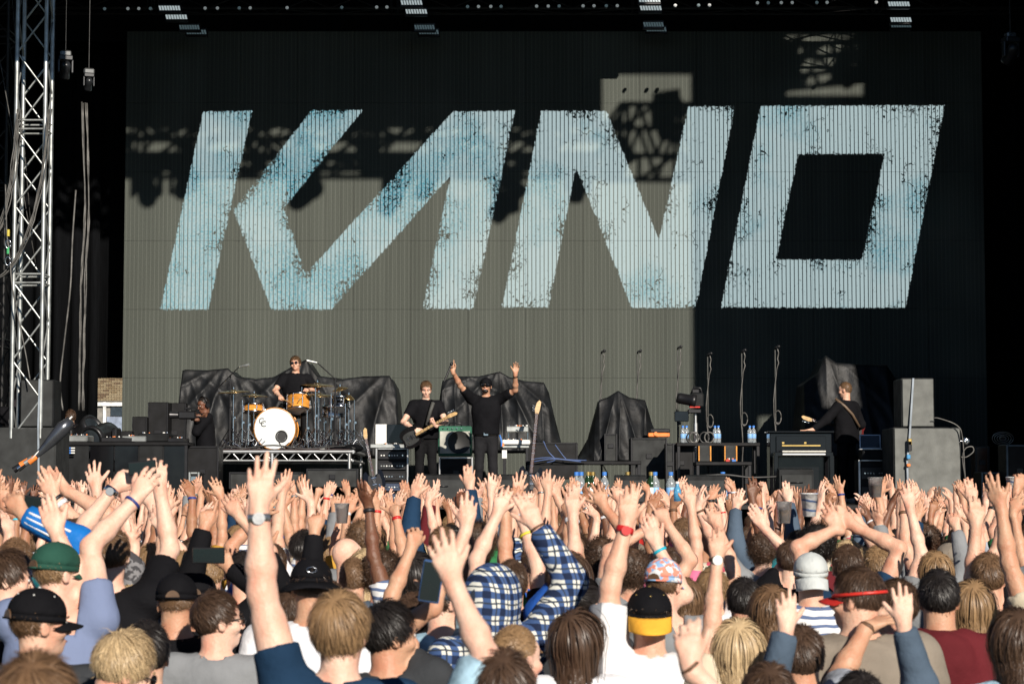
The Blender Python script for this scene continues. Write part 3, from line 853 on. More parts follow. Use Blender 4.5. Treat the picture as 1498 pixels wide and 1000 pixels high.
# ---- riser with aluminium truss edge, drum kit ----
RY = 32.4; rz0 = PZ(657, RY); rx0, rx1 = PX(280, RY), PX(516, RY); rw = rx1 - rx0
riser = empty('drum_riser', ((rx0 + rx1) / 2, RY + 1.2, DECK_Z), 0, 'drum riser platform with silver truss edge and round legs', 'riser')
rh = rz0 - DECK_Z
MB().box((0, 0, rh - .03), (rw, 2.4, .06), .005).build('deck', M_DECK, riser)
MB().box((0, .0, rh + .004), (rw - .1, 2.3, .006)).build('carpet', mat('dark_red_carpet', (.05, .02, .02), .95, bump=.002, bscale=90), riser)
for sy in (-1.2, 1.2):
    MB().cyl((-rw / 2, sy, rh - .035), (rw / 2, sy, rh - .035), .032).build('top_rail', M_ALU, riser)
    MB().cyl((-rw / 2, sy, rh - .17), (rw / 2, sy, rh - .17), .018).build('bottom_rail', M_ALU, riser)
    n = 20
    for i in range(n):
        x0, x1 = -rw / 2 + rw * i / n, -rw / 2 + rw * (i + 1) / n
        z0, z1 = (rh - .17, rh - .04) if i % 2 == 0 else (rh - .04, rh - .17)
        MB().cyl((x0, sy, z0), (x1, sy, z1), .010, n=6).build('brace', M_ALU, riser)
    for x in (-rw / 2 + .05, .0, rw / 2 - .05) if sy < 0 else (-rw / 2 + .05, rw / 2 - .05):
        MB().cyl((x, sy, 0), (x, sy, rh - .06), .03).build('leg', M_ALU, riser)
for sx in (-1, 1):
    MB().cyl((sx * rw / 2, -1.2, rh - .035), (sx * rw / 2, 1.2, rh - .035), .03).build('side_rail', M_ALU, riser)
    MB().cyl((sx * rw / 2, -1.2, rh - .17), (sx * rw / 2, 1.2, rh - .17), .018).build('side_rail', M_ALU, riser)
DZ = rz0 + .004
G_DR = 'pieces of the drum kit on the riser'
def drum(c, r, dpt, axis_tilt, label, m=M_WOODO, cat='drum', head=M_DRUMHEAD, lugs=8, rz=0):
    e = empty('drum', c, 0, label, cat, G_DR); e.rotation_euler = (axis_tilt, 0, rz)
    MB().lathe([(r, 0), (r, dpt), (r - .012, dpt), (r - .012, 0), (r, 0)], 32).build('shell', m, e)
    for z in (0, dpt):
        MB().lathe([(r + .002, z - .014), (r + .012, z - .014), (r + .012, z + .014), (r + .002, z + .014), (r + .002, z - .014)], 32).build('hoop', M_CHROME if m is not M_WOODO or dpt < .4 else M_WOODO, e)
        MB().lathe([(.001, z + (.002 if z else -.002)), (r - .001, z + (.002 if z else -.002))], 32).build('drum_head', head, e)
    for i in range(lugs):
        t = 2 * math.pi * (i + .5) / lugs; x, y = (r + .014) * math.cos(t), (r + .014) * math.sin(t)
        MB().cyl((x, y, 0), (x, y, dpt), .005, n=6).cyl((x, y, dpt * .3), (x, y, dpt * .7), .012, n=8).build('lug', M_CHROME, e)
    return e
kx = (PX(372, 33.2) + PX(435, 33.2)) / 2; kr = (PX(434, 33) - PX(374, 33)) / 2
kc = Vector((kx, 33.05, DZ + kr + .015))
k = drum(kc, kr, .42, -math.pi / 2, 'big orange maple bass drum with white front head', lugs=8)
def text(s, size, m, loc, rot, parent, name='lettering', ext=.0):
    cu = bpy.data.curves.new(name, 'FONT'); cu.body = s; cu.size = size; cu.align_x = 'CENTER'; cu.align_y = 'CENTER'; cu.extrude = ext + .001
    o0 = bpy.data.objects.new('tmp', cu); COL.objects.link(o0); dg = bpy.context.evaluated_depsgraph_get()
    me = bpy.data.meshes.new_from_object(o0.evaluated_get(dg)); bpy.data.objects.remove(o0)
    o = bpy.data.objects.new(name, me); me.materials.clear()
    COL.objects.link(o); o.data.materials.append(m); o.location = loc; o.rotation_euler = rot; o.parent = parent
    return o
# head faces -Y: local z axis of the drum points to +Y, so the face at z=0 looks at the crowd
Rk = Matrix.Rotation(math.pi / 2, 4, 'X')
M_BLK = mat('black_print', (.015, .015, .015), .5)
text('C', .13, M_BLK, (-kr * .66, -kr * .36 , -.006), (math.pi, 0, 0), k)
text('C', .13, M_BLK, (-kr * .56, -kr * .22 , -.008), (math.pi, 0, 0), k)
for (rr, m_) in ((.17, M_STEELB),):
    T = Matrix.Translation((kr * .33, kr * .38, -.006))
    MB().lathe([(.075, 0), (.095, 0), (.095, -.006), (.075, -.006), (.075, 0)], 24, T).build('port_ring', M_STEELB, k)
    MB().lathe([(.001, .0), (.072, 0)], 24, T).build('port_hole', M_BLK, k)
drum((PX(436, 33.3), 33.35, PZ(600, 33.3)), PX(453, 33.3) - PX(436, 33.3), .23, -.28, 'small orange maple rack tom mounted above the bass drum')
drum((PX(384, 33.9), 34.1, DZ + .28), .22, .38, 0, 'orange maple floor tom left of the bass drum')
drum((PX(488, 33.6), 33.6, PZ(608, 33.6)), .18, .15, .12, 'chrome snare drum at the right of the kit', M_CHROME)
drum((PX(372, 33.6), 33.5, PZ(600, 33.5) - .03), .15, .12, -.1, 'small orange side drum behind the left cymbal stand')
def stand(x, y_top, Y, label, parts=('tripod',), tilt=None, cym=None, boom=None, base=None, group=G_DR, cat='cymbal stand', name='cymbal_stand', th=.014, m=M_CHROME, fold=.28):
    base = DZ if base is None else base
    c = (PX(x, Y), Y, base); zt = PZ(y_top, Y) - base
    e = empty(name, c, 0, label, cat, group)
    MB().cyl((0, 0, .08), (0, 0, zt * .55), th * 1.3).build('lower_tube', m, e)
    MB().cyl((0, 0, zt * .5), (0, 0, zt), th * .8).build('upper_tube', m, e)
    MB().box((.02, 0, zt * .55), (.05, .03, .05), .008).build('clamp', m, e)
    for i in range(3):
        t = 2 * math.pi * i / 3 + .4
        dx, dy = fold * math.cos(t), fold * math.sin(t)
        MB().cyl((0, 0, .34), (dx, dy, .01), th * .6, n=6).cyl((0, 0, .12), (dx * .5, dy * .5, .17), th * .5, n=6).build('leg', m, e)
    if cym:
        r, tl, tr = cym
        T = Matrix.Translation((0, 0, zt)) @ Matrix.Rotation(tl, 4, 'X') @ Matrix.Rotation(tr, 4, 'Y')
        MB().lathe([(.001, .03), (.03, .026), (.05, .012), (r * .7, .0), (r, -.018), (r, -.021), (r * .7, -.004), (.05, .008), (.001, .02)], 32, T).build('cymbal', M_BRASS, e)
        MB().cyl((0, 0, zt), (0, 0, zt + .07), .007).cyl((0, 0, zt + .03), (0, 0, zt + .055), .02).build('wing_nut', M_CHROME, e)
    if boom:
        (bx, bz, ex_, ez_) = boom
        p0 = Vector((PX(bx, Y) - c[0], 0, PZ(bz, Y) - base)); p1 = Vector((PX(ex_, Y) - c[0], -.1, PZ(ez_, Y) - base))
        MB().cyl(p0, p1, .009, n=8).build('boom_arm', M_STEELB, e)
        d = Vector((.1 if ex_ > bx else -.1, -.02, .02 if True else 0))
        MB().cyl(p1, p1 + d * 1.1, .014, .02, n=10).cyl(p1 + d * 1.1, p1 + d * 1.6, .024, n=10).build('microphone', M_ALUP, e)
    return e
stand(341, 572, 33.1, 'left crash cymbal on a chrome stand', cym=(.26, .08, -.05))
stand(371, 578, 33.4, 'hi hat cymbals at the left of the bass drum', cym=(.22, .05, .02))
stand(464, 562, 33.9, 'large ride cymbal high at the drummer\'s right side', cym=(.27, .1, .05))
stand(464 + 2, 577, 33.4, 'dark crash cymbal below the ride cymbal', cym=(.24, .1, .04))
stand(461, 567, 33.05, 'bare chrome stand in front of the snare', fold=.32)
stand(510, 580, 33.3, 'chrome percussion stand at the right end of the kit', cym=(.1, .3, .3))
stand(354, 585, 33.0, 'low chrome stand between the left cymbals')
stand(336, 548, 32.9, 'black boom microphone stand over the left cymbals', boom=(315, 570, 350, 537), cat='microphone stand', name='microphone_stand', m=M_STEELB)
stand(490, 552, 32.9, 'black boom microphone stand reaching left over the kit', boom=(492, 556, 464, 531), cat='microphone stand', name='microphone_stand', m=M_STEELB)
stand(474, 582, 33.8, 'thin chrome stand behind the snare drum')
for (x_, y_, Y_, lb_, kw_) in ((441, 566, 33.6, 'tall chrome stand just right of the rack tom', {}), (484, 575, 33.2, 'straight chrome stand in front of the chrome snare', {}), (497, 568, 33.5, 'chrome stand with a small splash cymbal right of the snare', dict(cym=(.13, .2, -.2))),
                     (505, 590, 33.0, 'short chrome stand at the right riser end', dict(fold=.22)), (518, 584, 33.6, 'rightmost chrome stand behind the black cloth', {}), (363, 590, 33.0, 'chrome hi hat pedal stand left of the bass drum', dict(fold=.2)), (449, 600, 33.0, 'short double chrome post under the rack tom', dict(fold=.2))):
    stand(x_, y_, Y_, lb_, **kw_)
drum((PX(497, 33.3), 33.3, PZ(598, 33.3)), .15, .16, -.3, 'small chrome side snare tilted toward the crowd', M_CHROME)
# pedal/clutter on the riser
XS_ = sorted(rg.uniform(335, 515) for _ in range(26))
for i in range(26):
    x = XS_[i]; Y = rg.uniform(32.6, 33.0) if i % 2 else rg.uniform(33.6, 34.2)
    c = (PX(x, Y), Y, DZ)
    e = empty('drum_hardware', c, rg.uniform(0, 3), ORD[i] + ' chrome stand foot from the left on the riser floor', 'hardware', 'chrome hardware on the riser floor')
    mb = MB()
    for q in range(3):
        a = rg.uniform(0, 6.3); r_ = rg.uniform(.05, .14); mb.cyl((0, 0, .02), (r_ * math.cos(a), r_ * math.sin(a), .02 + rg.uniform(0, .16)), .008, n=6)
    mb.build('bracket', M_CHROME, e); MB().box((0, 0, .015), (.09, .05, .03), .005).build('foot', M_STEELB if i % 3 else M_ALUP, e)
e = tag(MB().tube(curve([(330, 652), (360, 655), (400, 651), (450, 656), (500, 652), (520, 656)], 32.55), .012).build('cable', M_CABLE), 'black cable lying along the riser edge', 'cable')
e = empty('cloth', (PX(503, 32.6), 32.65, DZ), 0, 'rumpled black cloth lying on the right end of the riser', 'cloth')
mb = MB()
for i in range(9): mb.ball((rg.uniform(-.2, .2), rg.uniform(-.08, .08), .02), (rg.uniform(.06, .14), .08, rg.uniform(.03, .07)), 6, 10)
mb.build('fold', M_BLACKCLOTH, e)
# case under riser and rack bits
crate(276, 292, 690, 712, 29.9, .4, 'small silver edged case at the left riser leg', M_FLIGHT)
crate(448, 524, 685, 712, 31.6, .5, 'low grey box under the right of the drum riser', M_GREYBOX, trim=M_STEELB)
crate(335, 440, 690, 715, 31.5, .5, 'low dark box under the middle of the riser', M_GREYBOX, trim=M_STEELB)

# ---- keyboard / laptop racks ----
def rack(x0, x1, y0, y1, Y, dep, label, units, blue=False):
    a, b = P(x0, y1, Y), P(x1, y0, Y); w, h = b.x - a.x, b.z - DECK_Z
    e = empty('equipment_rack', ((a.x + b.x) / 2, Y, DECK_Z), 0, label, 'rack')
    MB().box((0, dep / 2 + .01, h / 2), (w - .05, dep - .02, h), .006).build('case', M_FLIGHT, e)
    for sx in (-1, 1):
        MB().box((sx * (w / 2 - .015), -.004, h / 2), (.03, .03, h - .004), .004).build('edge_strip', M_ALU, e)
    for k in range(units):
        z = h * (k + .6) / (units + .3)
        u = MB().box((0, -.012, z), (w - .08, .02, h / (units + 1) * .8), .004).build('rack_unit', M_DBLUE if blue and k < 2 else M_STEELB, e)
        for q in range(9):
            x = (q - 4) / 9 * (w - .14)
            MB().cyl((x, -.02, z), (x, -.034, z), .011, n=8).build('knob', rg.choice([M_CHROME, M_STEELB, M_ALUP, M_WHITEP]), u)
    MB().box((0, -.005, h - .012), (w - .07, .028, .02), .003).build('edge_strip', M_ALU, e)
    return e, w, h
e, w, h = rack(549, 598, 655, 735, 31.6, .55, 'open equipment rack with knobs under the left laptop', 5, True)
rzt = DECK_Z + h
slab('keyboard', (PX(572, 31.7), 31.85, rzt + .002), (.62, .34, .06), M_ALUP, 'silver keyboard on the rack left of the guitarist', 'keyboard', 0, 8)
def laptop(x, y, Y, s, label, lid, face):
    e = empty('laptop', P(x, y, Y), 0, label, 'laptop')
    MB().box((0, 0, .01), (s, s * .66, .018), .004).build('base', M_ALUP, e)
    T = Matrix.Translation((0, s * .33, .02)) @ Matrix.Rotation(-.25, 4, 'X')
    MB().box((0, 0, s * .31), (s, .012, s * .62), .004, T=T).build('lid', lid, e)
    MB().box((0, -.008, s * .31), (s - .03, .004, s * .56), 0, T=T).build('display', face, e)
    return e
e = empty('laptop', (PX(578, 31.9), 32.0, rzt + .065), 0, 'pale monitor back panel with large black screen on the left rack', 'monitor')
MB().box((-.2, 0, .15), (.2, .03, .3), .005).build('pale_panel', M_WHITEP, e)
MB().box((.06, -.02, .16), (.38, .03, .28), .005).build('screen', M_SCR, e)
e['category'] = 'monitor'; e.name = 'monitor_screen'
# keys rig behind the rapper
kz = PZ(646, 32.2)
e, w, h, z = table('keyboard_stand', 735, 774, 650, 32, .3, 'silver keyboard stand right of the rapper', top=M_ALUP)
slab('keyboard', (PX(755, 32.15), 32.1, z + .001), (.42, .3, .07), M_WHITEP, 'white lower keyboard right of the rapper', 'keyboard', 0, 10)
slab('drum_machine', (PX(757, 32.15), 32.15, z + .19), (.34, .26, .09), M_ALUP, 'grey upper synthesizer right of the rapper', 'synthesizer', 0, 12)
for sx in (744, 772):
    e = empty('stand_tier', (PX(sx, 32.3), 32.25, z + .072), 0, ('left' if sx < 750 else 'right') + ' short post holding the upper synthesizer', 'post')
    MB().cyl((0, 0, 0), (0, 0, .116), .012).build('tube', M_CHROME, e); MB().box((0, 0, .004), (.05, .05, .008)).build('foot', M_STEELB, e)
# blue lanyard, tags
e = empty('lanyard', P(731, 636, 31.3), 0, 'blue lanyard with orange tag and paper card hanging by the keyboard', 'lanyard')
MB().tube([(0, 0, 0), (.02, 0, -.06), (.03, 0, -.12), (.02, 0, -.17)], .014).build('ribbon', M_BLUECAP, e)
MB().box((.05, 0, -.14), (.03, .01, .05)).build('tag', M_ORANGE, e)
MB().box((.07, 0, -.28), (.07, .01, .12)).build('card', M_WHITEP, e)
# green amp with round shadow of the rapper painted on, on a stand
a, b = P(641, 667, 32.6), P(690, 623, 32.6)
e = empty('amplifier', ((a.x + b.x) / 2, 32.6, a.z), 0, 'green edged guitar amplifier with silver grille between guitarist and rapper', 'amplifier')
w, h = b.x - a.x, b.z - a.z
MB().box((0, .15, h / 2), (w, .3, h), .012).build('cabinet', M_TOLEX, e)
MB().box((0, -.008, h * .46), (w - .05, .02, h - .12), .004).build('grille', M_AMPF, e)
MB().lathe([(.001, 0), (h * .36, 0), (h * .38, .006)], 32, Matrix.Translation((w * .13, -.019, h * .46)) @ Matrix.Rotation(math.pi / 2, 4, 'X')).build('shadow_disc', M_BLK, e)  # rapper's cast shadow put on the grille as a black disc
MB().tube([(-.1, .1, h), (-.08, .1, h + .05), (.08, .1, h + .05), (.1, .1, h)], .012).build('handle', M_STEELB, e)
for i in range(5): MB().cyl((-w * .35 + i * .07, -.01, h - .035), (-w * .35 + i * .07, -.025, h - .035), .01, n=8).build('knob', M_CHROME, e)
crate(642, 692, 668, 720, 32.5, .5, 'black case with silver frame under the amplifier', M_FLIGHT, trim=M_ALU)
# wedge monitors along the stage front
def wedge(x0, x1, y0, Y, label):
    a, b = PX(x0, Y), PX(x1, Y); zt = PZ(y0, Y) - DECK_Z; w = b - a
    e = empty('stage_monitor', ((a + b) / 2, Y, DECK_Z), 0, label, 'stage monitor', 'wedge monitors along the stage front')
    T = Matrix(((0, 0, 1, -w / 2), (1, 0, 0, 0), (0, 1, 0, 0), (0, 0, 0, 1)))
    MB().prism([(0, 0), (.5, 0), (.5, zt * .5), (.25, zt), (0.02, zt * .95)], 0, w, T).build('cabinet', M_BLACKBOX, e)
    MB().box((0, -.01, zt * .45), (w - .06, .012, zt * .72), .003).build('back_panel', M_GRILLE2, e)
    MB().tube([(-.08, 0, zt * .6), (-.08, -.03, zt * .6), (.08, -.03, zt * .6), (.08, 0, zt * .6)], .008).build('handle', M_STEELB, e)
for (x0, x1, y, lb) in ((612, 682, 693, 'wedge monitor in front of the guitarist'), (722, 775, 693, 'wedge monitor just right of the rapper'), (900, 945, 694, 'wedge monitor under the peaked tarpaulin'), (1003, 1062, 694, 'wedge monitor in front of the bottles table'), (1140, 1190, 684, 'wedge monitor in front of the piano'), (392, 450, 705, 'wedge monitor in front of the drum riser')):
    wedge(x0, x1, y, 29.0, lb)
# tables right of centre with bottles, cases
e, w, h, z1 = table('equipment_table', 770, 938, 674, 31.4, .6, 'low black table under the peaked tarpaulin with bottles below', cat='table')
e, w, h, z2 = table('equipment_table', 990, 1112, 647, 32, .6, 'black table with blue capped bottles right of centre', cat='table')
e, w, h, z3 = table('equipment_table', 1018, 1100, 675, 31.0, .5, 'lower black shelf in front of the bottle table', cat='table')
def bottle(x, Y, z, s, label, glass=False, group='water bottles on the tables'):
    e = empty('water_bottle', (PX(x, Y), Y, z + .001), 0, label, 'bottle', group)
    MB().lathe([(.001, 0), (.032, .002), (.034, .02), (.034, .13), (.03, .16), (.014, .19), (.014, .205)], 14, Matrix.Scale(s, 4)).build('bottle_body', M_WATER if not glass else mat('dark_green_glass', (.02, .06, .02), .1, trans=.4), e)
    MB().cyl((0, 0, .2 * s), (0, 0, .225 * s), .017 * s, n=12).build('cap', M_BLUECAP if not glass else M_GOLD, e)
    MB().lathe([(.0346, .06), (.0352, .062), (.0352, .115), (.0346, .117)], 14, Matrix.Scale(s, 4)).build('paper_label', M_WHITEP if glass else mat('light_blue_label', (.2, .4, .7), .5), e)
for i, (x, Yb, zz) in enumerate(((999, 32.2, z2), (1004.5, 32.2, z2), (1046, 32.2, z2), (1051, 32.2, z2), (1097, 32.2, z2), (1102.5, 32.2, z2))):
    bottle(x, Yb, zz, 1.15, ['leftmost bottle of the left pair on the bottle table', 'right bottle of the left pair on the bottle table', 'left bottle of the middle pair on the bottle table', 'right bottle of the middle pair on the bottle table', 'left bottle of the right pair on the bottle table', 'right bottle of the right pair on the bottle table'][i])
for i, (x, gl) in enumerate(((843, 0), (850, 0), (860, 1), (867, 1), (884, 0), (918, 1), (952, 1), (958, 0), (981, 0), (1057, 0))):
    zb_ = PZ(699, 30)
    bottle(x, 30.0, DECK_Z, (zb_ - DECK_Z + .2) / .225 * .8, f'{["first", "second", "third", "fourth", "fifth", "sixth", "seventh", "eighth", "ninth", "tenth"][i]} from left of the bottles low in front of the tables', bool(gl), 'bottles standing low on the stage floor')
crate(978, 1016, 648, 712, 32.2, .5, 'tall black case left under the bottle table', M_FLIGHT, trim=M_STEELB)
crate(974, 986, 648, 715, 31.9, .3, 'narrow grey upright box beside the bottle table', M_GREYBOX, trim=M_STEELB)
for (x, lb) in ((1022, 'left'), (1060, 'right')):
    e = empty('instrument_case', P(x + 9, 675, 31.3), 0, lb + ' wooden edged instrument case on the lower shelf', 'case')
    MB().box((0, .1, .12), (.2, .2, .24), .01).build('shell', M_GREYBOX, e)
    for sx in (-1, 1): MB().box((sx * .085, -.004, .12), (.02, .02, .22), .003).build('edge_strip', M_WOODO, e)
for (x, m_, lb) in ((1064, M_RED, 'red'), (1073, M_BLUECAP, 'blue')):
    slab('guitar_pedal', (PX(x, 31.1), 31.1, z3 + .001), (.06, .1, .035), m_, lb + ' pedal on the lower shelf', 'pedal', 0, 2)
for i, x in enumerate((1012, 1016, 1031, 1038)):
    o = MB().tube([(PX(x, 32.1) + .07 * math.cos(t), 32.15, z2 + .08 + .08 * math.sin(t)) for t in np.linspace(0, 6.28, 17)], .012).build('cable_coil', M_CABLEG if i % 2 else M_CABLE)
    tag(o, ['first', 'second', 'third', 'fourth'][i] + ' standing loop of cable between the bottles on the table', 'cable')
# microphone stands with wrapped cables
for (x, yt, Y, yb, lb) in ((880, 517, 34.6, 660, 'leftmost tall microphone stand behind the peaked tarpaulin'), (933, 517, 34.8, 660, 'second tall microphone stand behind the peaked tarpaulin'),
                           (992, 511, 33.6, 660, 'third tall microphone stand left of the camera'), (1036, 521, 33.2, 660, 'fourth tall microphone stand right of the camera'),
                           (1086, 516, 33.2, 660, 'fifth tall microphone stand in front of the dark screen'), (1135, 511, 31.8, 660, 'rightmost tall microphone stand with cable loop by the piano')):
    c = (PX(x, Y), Y, DECK_Z); zt = PZ(yt, Y) - DECK_Z
    e = empty('microphone_stand', c, 0, lb, 'microphone stand', 'tall microphone stands right of centre')
    MB().cyl((0, 0, .05), (0, 0, zt * .5), .016).build('lower_tube', M_STEELB, e)
    MB().cyl((0, 0, zt * .5), (0, 0, zt), .011).build('upper_tube', mat('scuffed_grey_tube', (.12, .12, .11), .3, .6), e)
    for i in range(3):
        t = 2.1 * i; MB().cyl((0, 0, .2), (.3 * math.cos(t), .3 * math.sin(t), .01), .01, n=6).build('leg', M_STEELB, e)
    MB().tube([(.0, 0, zt), (.01, -.03, zt + .03), (.04, -.05, zt + .04)], .014, 8).ball((.05, -.05, zt + .04), .026, 6, 8).build('microphone', M_STEELB, e)
    pts = [(.03, -.03, zt + .02), (.05, -.02, zt - .05), (.035, -.01, zt - .14), (.05, -.02, zt - .2), (.02, -.015, zt - .3)] + [(.02 * math.cos(k * 1.3) - .012, -.02, zt * (1 - .1 * k) - .3) for k in range(1, 7)] + [(.09, -.02, .5), (.12, -.02, .1)]
    MB().tube(pts, .009, 6).build('cable', M_CABLEG, e)
    MB().box((.02, -.01, zt * .52), (.05, .04, .05), .006).build('clamp', M_STEELB, e)
    if x in (1086, 1135, 1036):
        MB().tube([(.03 + .05 * math.cos(t), -.03, zt * .56 + .1 * math.sin(t)) for t in np.linspace(0, 6.28, 15)], .008).build('cable_loop', M_CABLEG, e)
# pedestal camera
c = P(1018, 600, 32.6)
e = empty('broadcast_camera', (c.x, 32.9, DECK_Z), 0, 'black broadcast camera on a silver pedestal at the edge of the sunlit screen', 'camera')
zc = PZ(590, 32.9) - DECK_Z
MB().cyl((.02, 0, 0), (.02, 0, zc - .3), .035).cyl((.02, 0, zc - .3), (.02, 0, zc - .15), .022).build('pedestal', M_ALU, e)
MB().box((0, 0, zc - .12), (.2, .2, .06), .01).build('pan_head', M_STEELB, e)
MB().box((.04, .05, zc + .05), (.2, .34, .22), .02).build('body', M_BLACKBOX, e)
MB().lathe([(.001, -.2), (.07, -.2), (.085, -.16), (.085, .02), (.1, .03), (.1, .1), (.085, .1), (.001, .09)], 18, Matrix.Translation((-.08, -.1, zc + .05)) @ Matrix.Rotation(1.75, 4, 'Y')).build('lens_barrel', M_STEELB, e)
MB().box((.02, 0, zc + .19), (.12, .12, .07), .015).build('viewfinder', M_STEELB, e)
MB().tube([(-.05, 0, zc + .15), (.0, 0, zc + .25), (.1, 0, zc + .24), (.13, 0, zc + .12)], .014).build('handle', M_STEELB, e)
MB().box((-.2, -.05, zc - .2), (.22, .05, .16), .01).build('monitor', M_SCR, e)
MB().box((.0, -.12, zc - .06), (.16, .03, .02), .004).build('red_tally', M_RED, e)
# upright piano
Yp = 30.6; a, b = PX(1130, Yp), PX(1222, Yp); pw = b - a
e = empty('upright_piano', ((a + b) / 2, Yp, DECK_Z), 0, 'glossy black upright piano with thin white key slip at the right', 'piano')
ph_ = PZ(632, Yp) - DECK_Z; pk = PZ(664, Yp) - DECK_Z
MB().box((0, .5, ph_ / 2), (pw, .35, ph_), .01).build('case', M_SHINY, e)
MB().box((0, .48, ph_ + .016), (pw + .06, .42, .03), .008).build('lid', M_SHINY, e)
MB().box((0, .16, pk), (pw - .06, .32, .06), .006).build('key_bed', M_SHINY, e)
for i in range(36):
    MB().box((-pw / 2 + .14 + (pw - .28) * (i + .5) / 36, .06, pk + .04), ((pw - .28) / 36 * .9, .16, .02), .002).build('piano_key', M_IVORY, e)
    if i % 7 not in (2, 6): MB().box((-pw / 2 + .14 + (pw - .28) * (i + 1) / 36, .12, pk + .055), (.009, .09, .018), .001).build('black_key', M_BLK, e)
MB().box((.0, -.004, pk + .0), (pw * .68, .012, .022), .002).build('key_slip', M_WHITEP, e)
MB().box((0, .3, ph_ * .82), (pw * .8, .02, .28), .004).build('music_desk', M_SHINY, e)
MB().box((0, .285, pk + .13), (pw * .62, .012, .022), .002).build('gold_strip', M_GOLD, e)
for sx in (-1, 1):
    MB().box((sx * (pw / 2 - .05), .04, pk / 2), (.07, .08, pk - .03), .008).build('leg', M_SHINY, e)
    MB().box((sx * .16 - .1, .294, ph_ * .86), (.035, .01, .03), .002).build('hinge', M_GOLD, e)
# rack with laptop at right
e, w, h = rack(1256, 1308, 672, 735, 30.0, .5, 'silver edged flight case rack left of the subwoofer', 2)
slab('effects_unit', (PX(1284, 30.1), 30.2, DECK_Z + h + .002), (.46, .36, .13), M_BLACKBOX, 'black rack unit with a row of knobs on the silver case', 'rack unit', 0, 4)
ez = DECK_Z + h + .135
e = empty('laptop', (PX(1278, 30.2), 30.2, PZ(658, 30.2)), -.1, 'open silver laptop on the rack at the right', 'laptop')
MB().box((0, 0, .01), (.42, .26, .018), .005).build('base', M_ALU, e)
T = Matrix.Translation((-.04, .12, .02)) @ Matrix.Rotation(-.22, 4, 'X')
MB().box((0, 0, .105), (.30, .014, .21), .005, T=T).build('lid', M_ALU, e)
MB().box((0, -.009, .105), (.27, .004, .18), 0, T=T).build('display', M_SCR, e)
MB().box((-.0, 0, (ez - PZ(658, 30.2)) / 2), (.3, .2, abs(ez - PZ(658, 30.2)) - .004), .004).build('pad', M_STEELB, e)
e = crate(1299, 1308, 630, 658, 30.5, .3, 'thin brown edged case standing left of the speaker stack', mat('brown_case', (.08, .04, .025), .5))
# cases at the far right
for (x0, x1, y0, y1, Y, lb) in ((1473, 1510, 650, 735, 29.4, 'flight case with dull blue frame at the right frame edge'), (1436, 1470, 690, 735, 29.8, 'low dark case between the subwoofer and right edge')):
    crate(x0, x1, y0, y1, Y, .5, lb, M_FLIGHT, trim=mat('dull_blue_metal', (.08, .11, .14), .4, .5))
crate(1427, 1447, 652, 705, 30.4, .3, 'upright mirror-brown case behind the cables at the right', mat('glossy_brown_panel', (.06, .03, .02), .15), trim=M_STEELB)
e = empty('fan', P(1467, 641, 33), 0, 'dim round fan grille near the right frame edge', 'fan')
mb = MB()
for r_ in (.05, .09, .13, .165): mb.tube([(r_ * math.cos(t), 0, r_ * .62 * math.sin(t)) for t in np.linspace(0, 6.28, 22)], .005)
mb.build('grille', M_ALUP, e); MB().cyl((0, .05, 0), (0, .02, 0), .05).build('hub', M_STEELB, e); MB().cyl((0, .04, -.1), (0, .04, DECK_Z - e.location.z), .02).build('stand', M_STEELB, e)
# shelves above DJ table: blue lit strips at left
e = empty('lit_display', P(103, 655, 30.9), 0, 'small white and blue patch panel at the left end of the equipment table', 'display')
for k in range(3):
    MB().box((0, -.02, -k * .035), (.14, .02, .016)).build('label_strip', M_WHITEP, e); MB().box((.0, -.033, -k * .035), (.03, .01, .02)).build('blue_button', M_BLUECAP, e)
# blue cables
for i, pl in enumerate([[(795, 645), (802, 660), (812, 672), (800, 676)], [(812, 650), (822, 664), (828, 671)], [(775, 672), (800, 669), (830, 672), (858, 673)], [(780, 675), (810, 671), (850, 675)]]):
    tag(MB().tube(curve(pl, 31.3), .008).build('cable', M_BLUEC), ['thin blue cable hanging to the centre table', 'second blue cable hanging right of the first', 'blue cable lying along the centre table', 'lower blue cable on the centre table'][i], 'cable')
cable(curve([(1020, 696), (1060, 694), (1100, 698), (1150, 696)], 29.6), .015, M_CABLE, 'black cable along the stage front at the right')

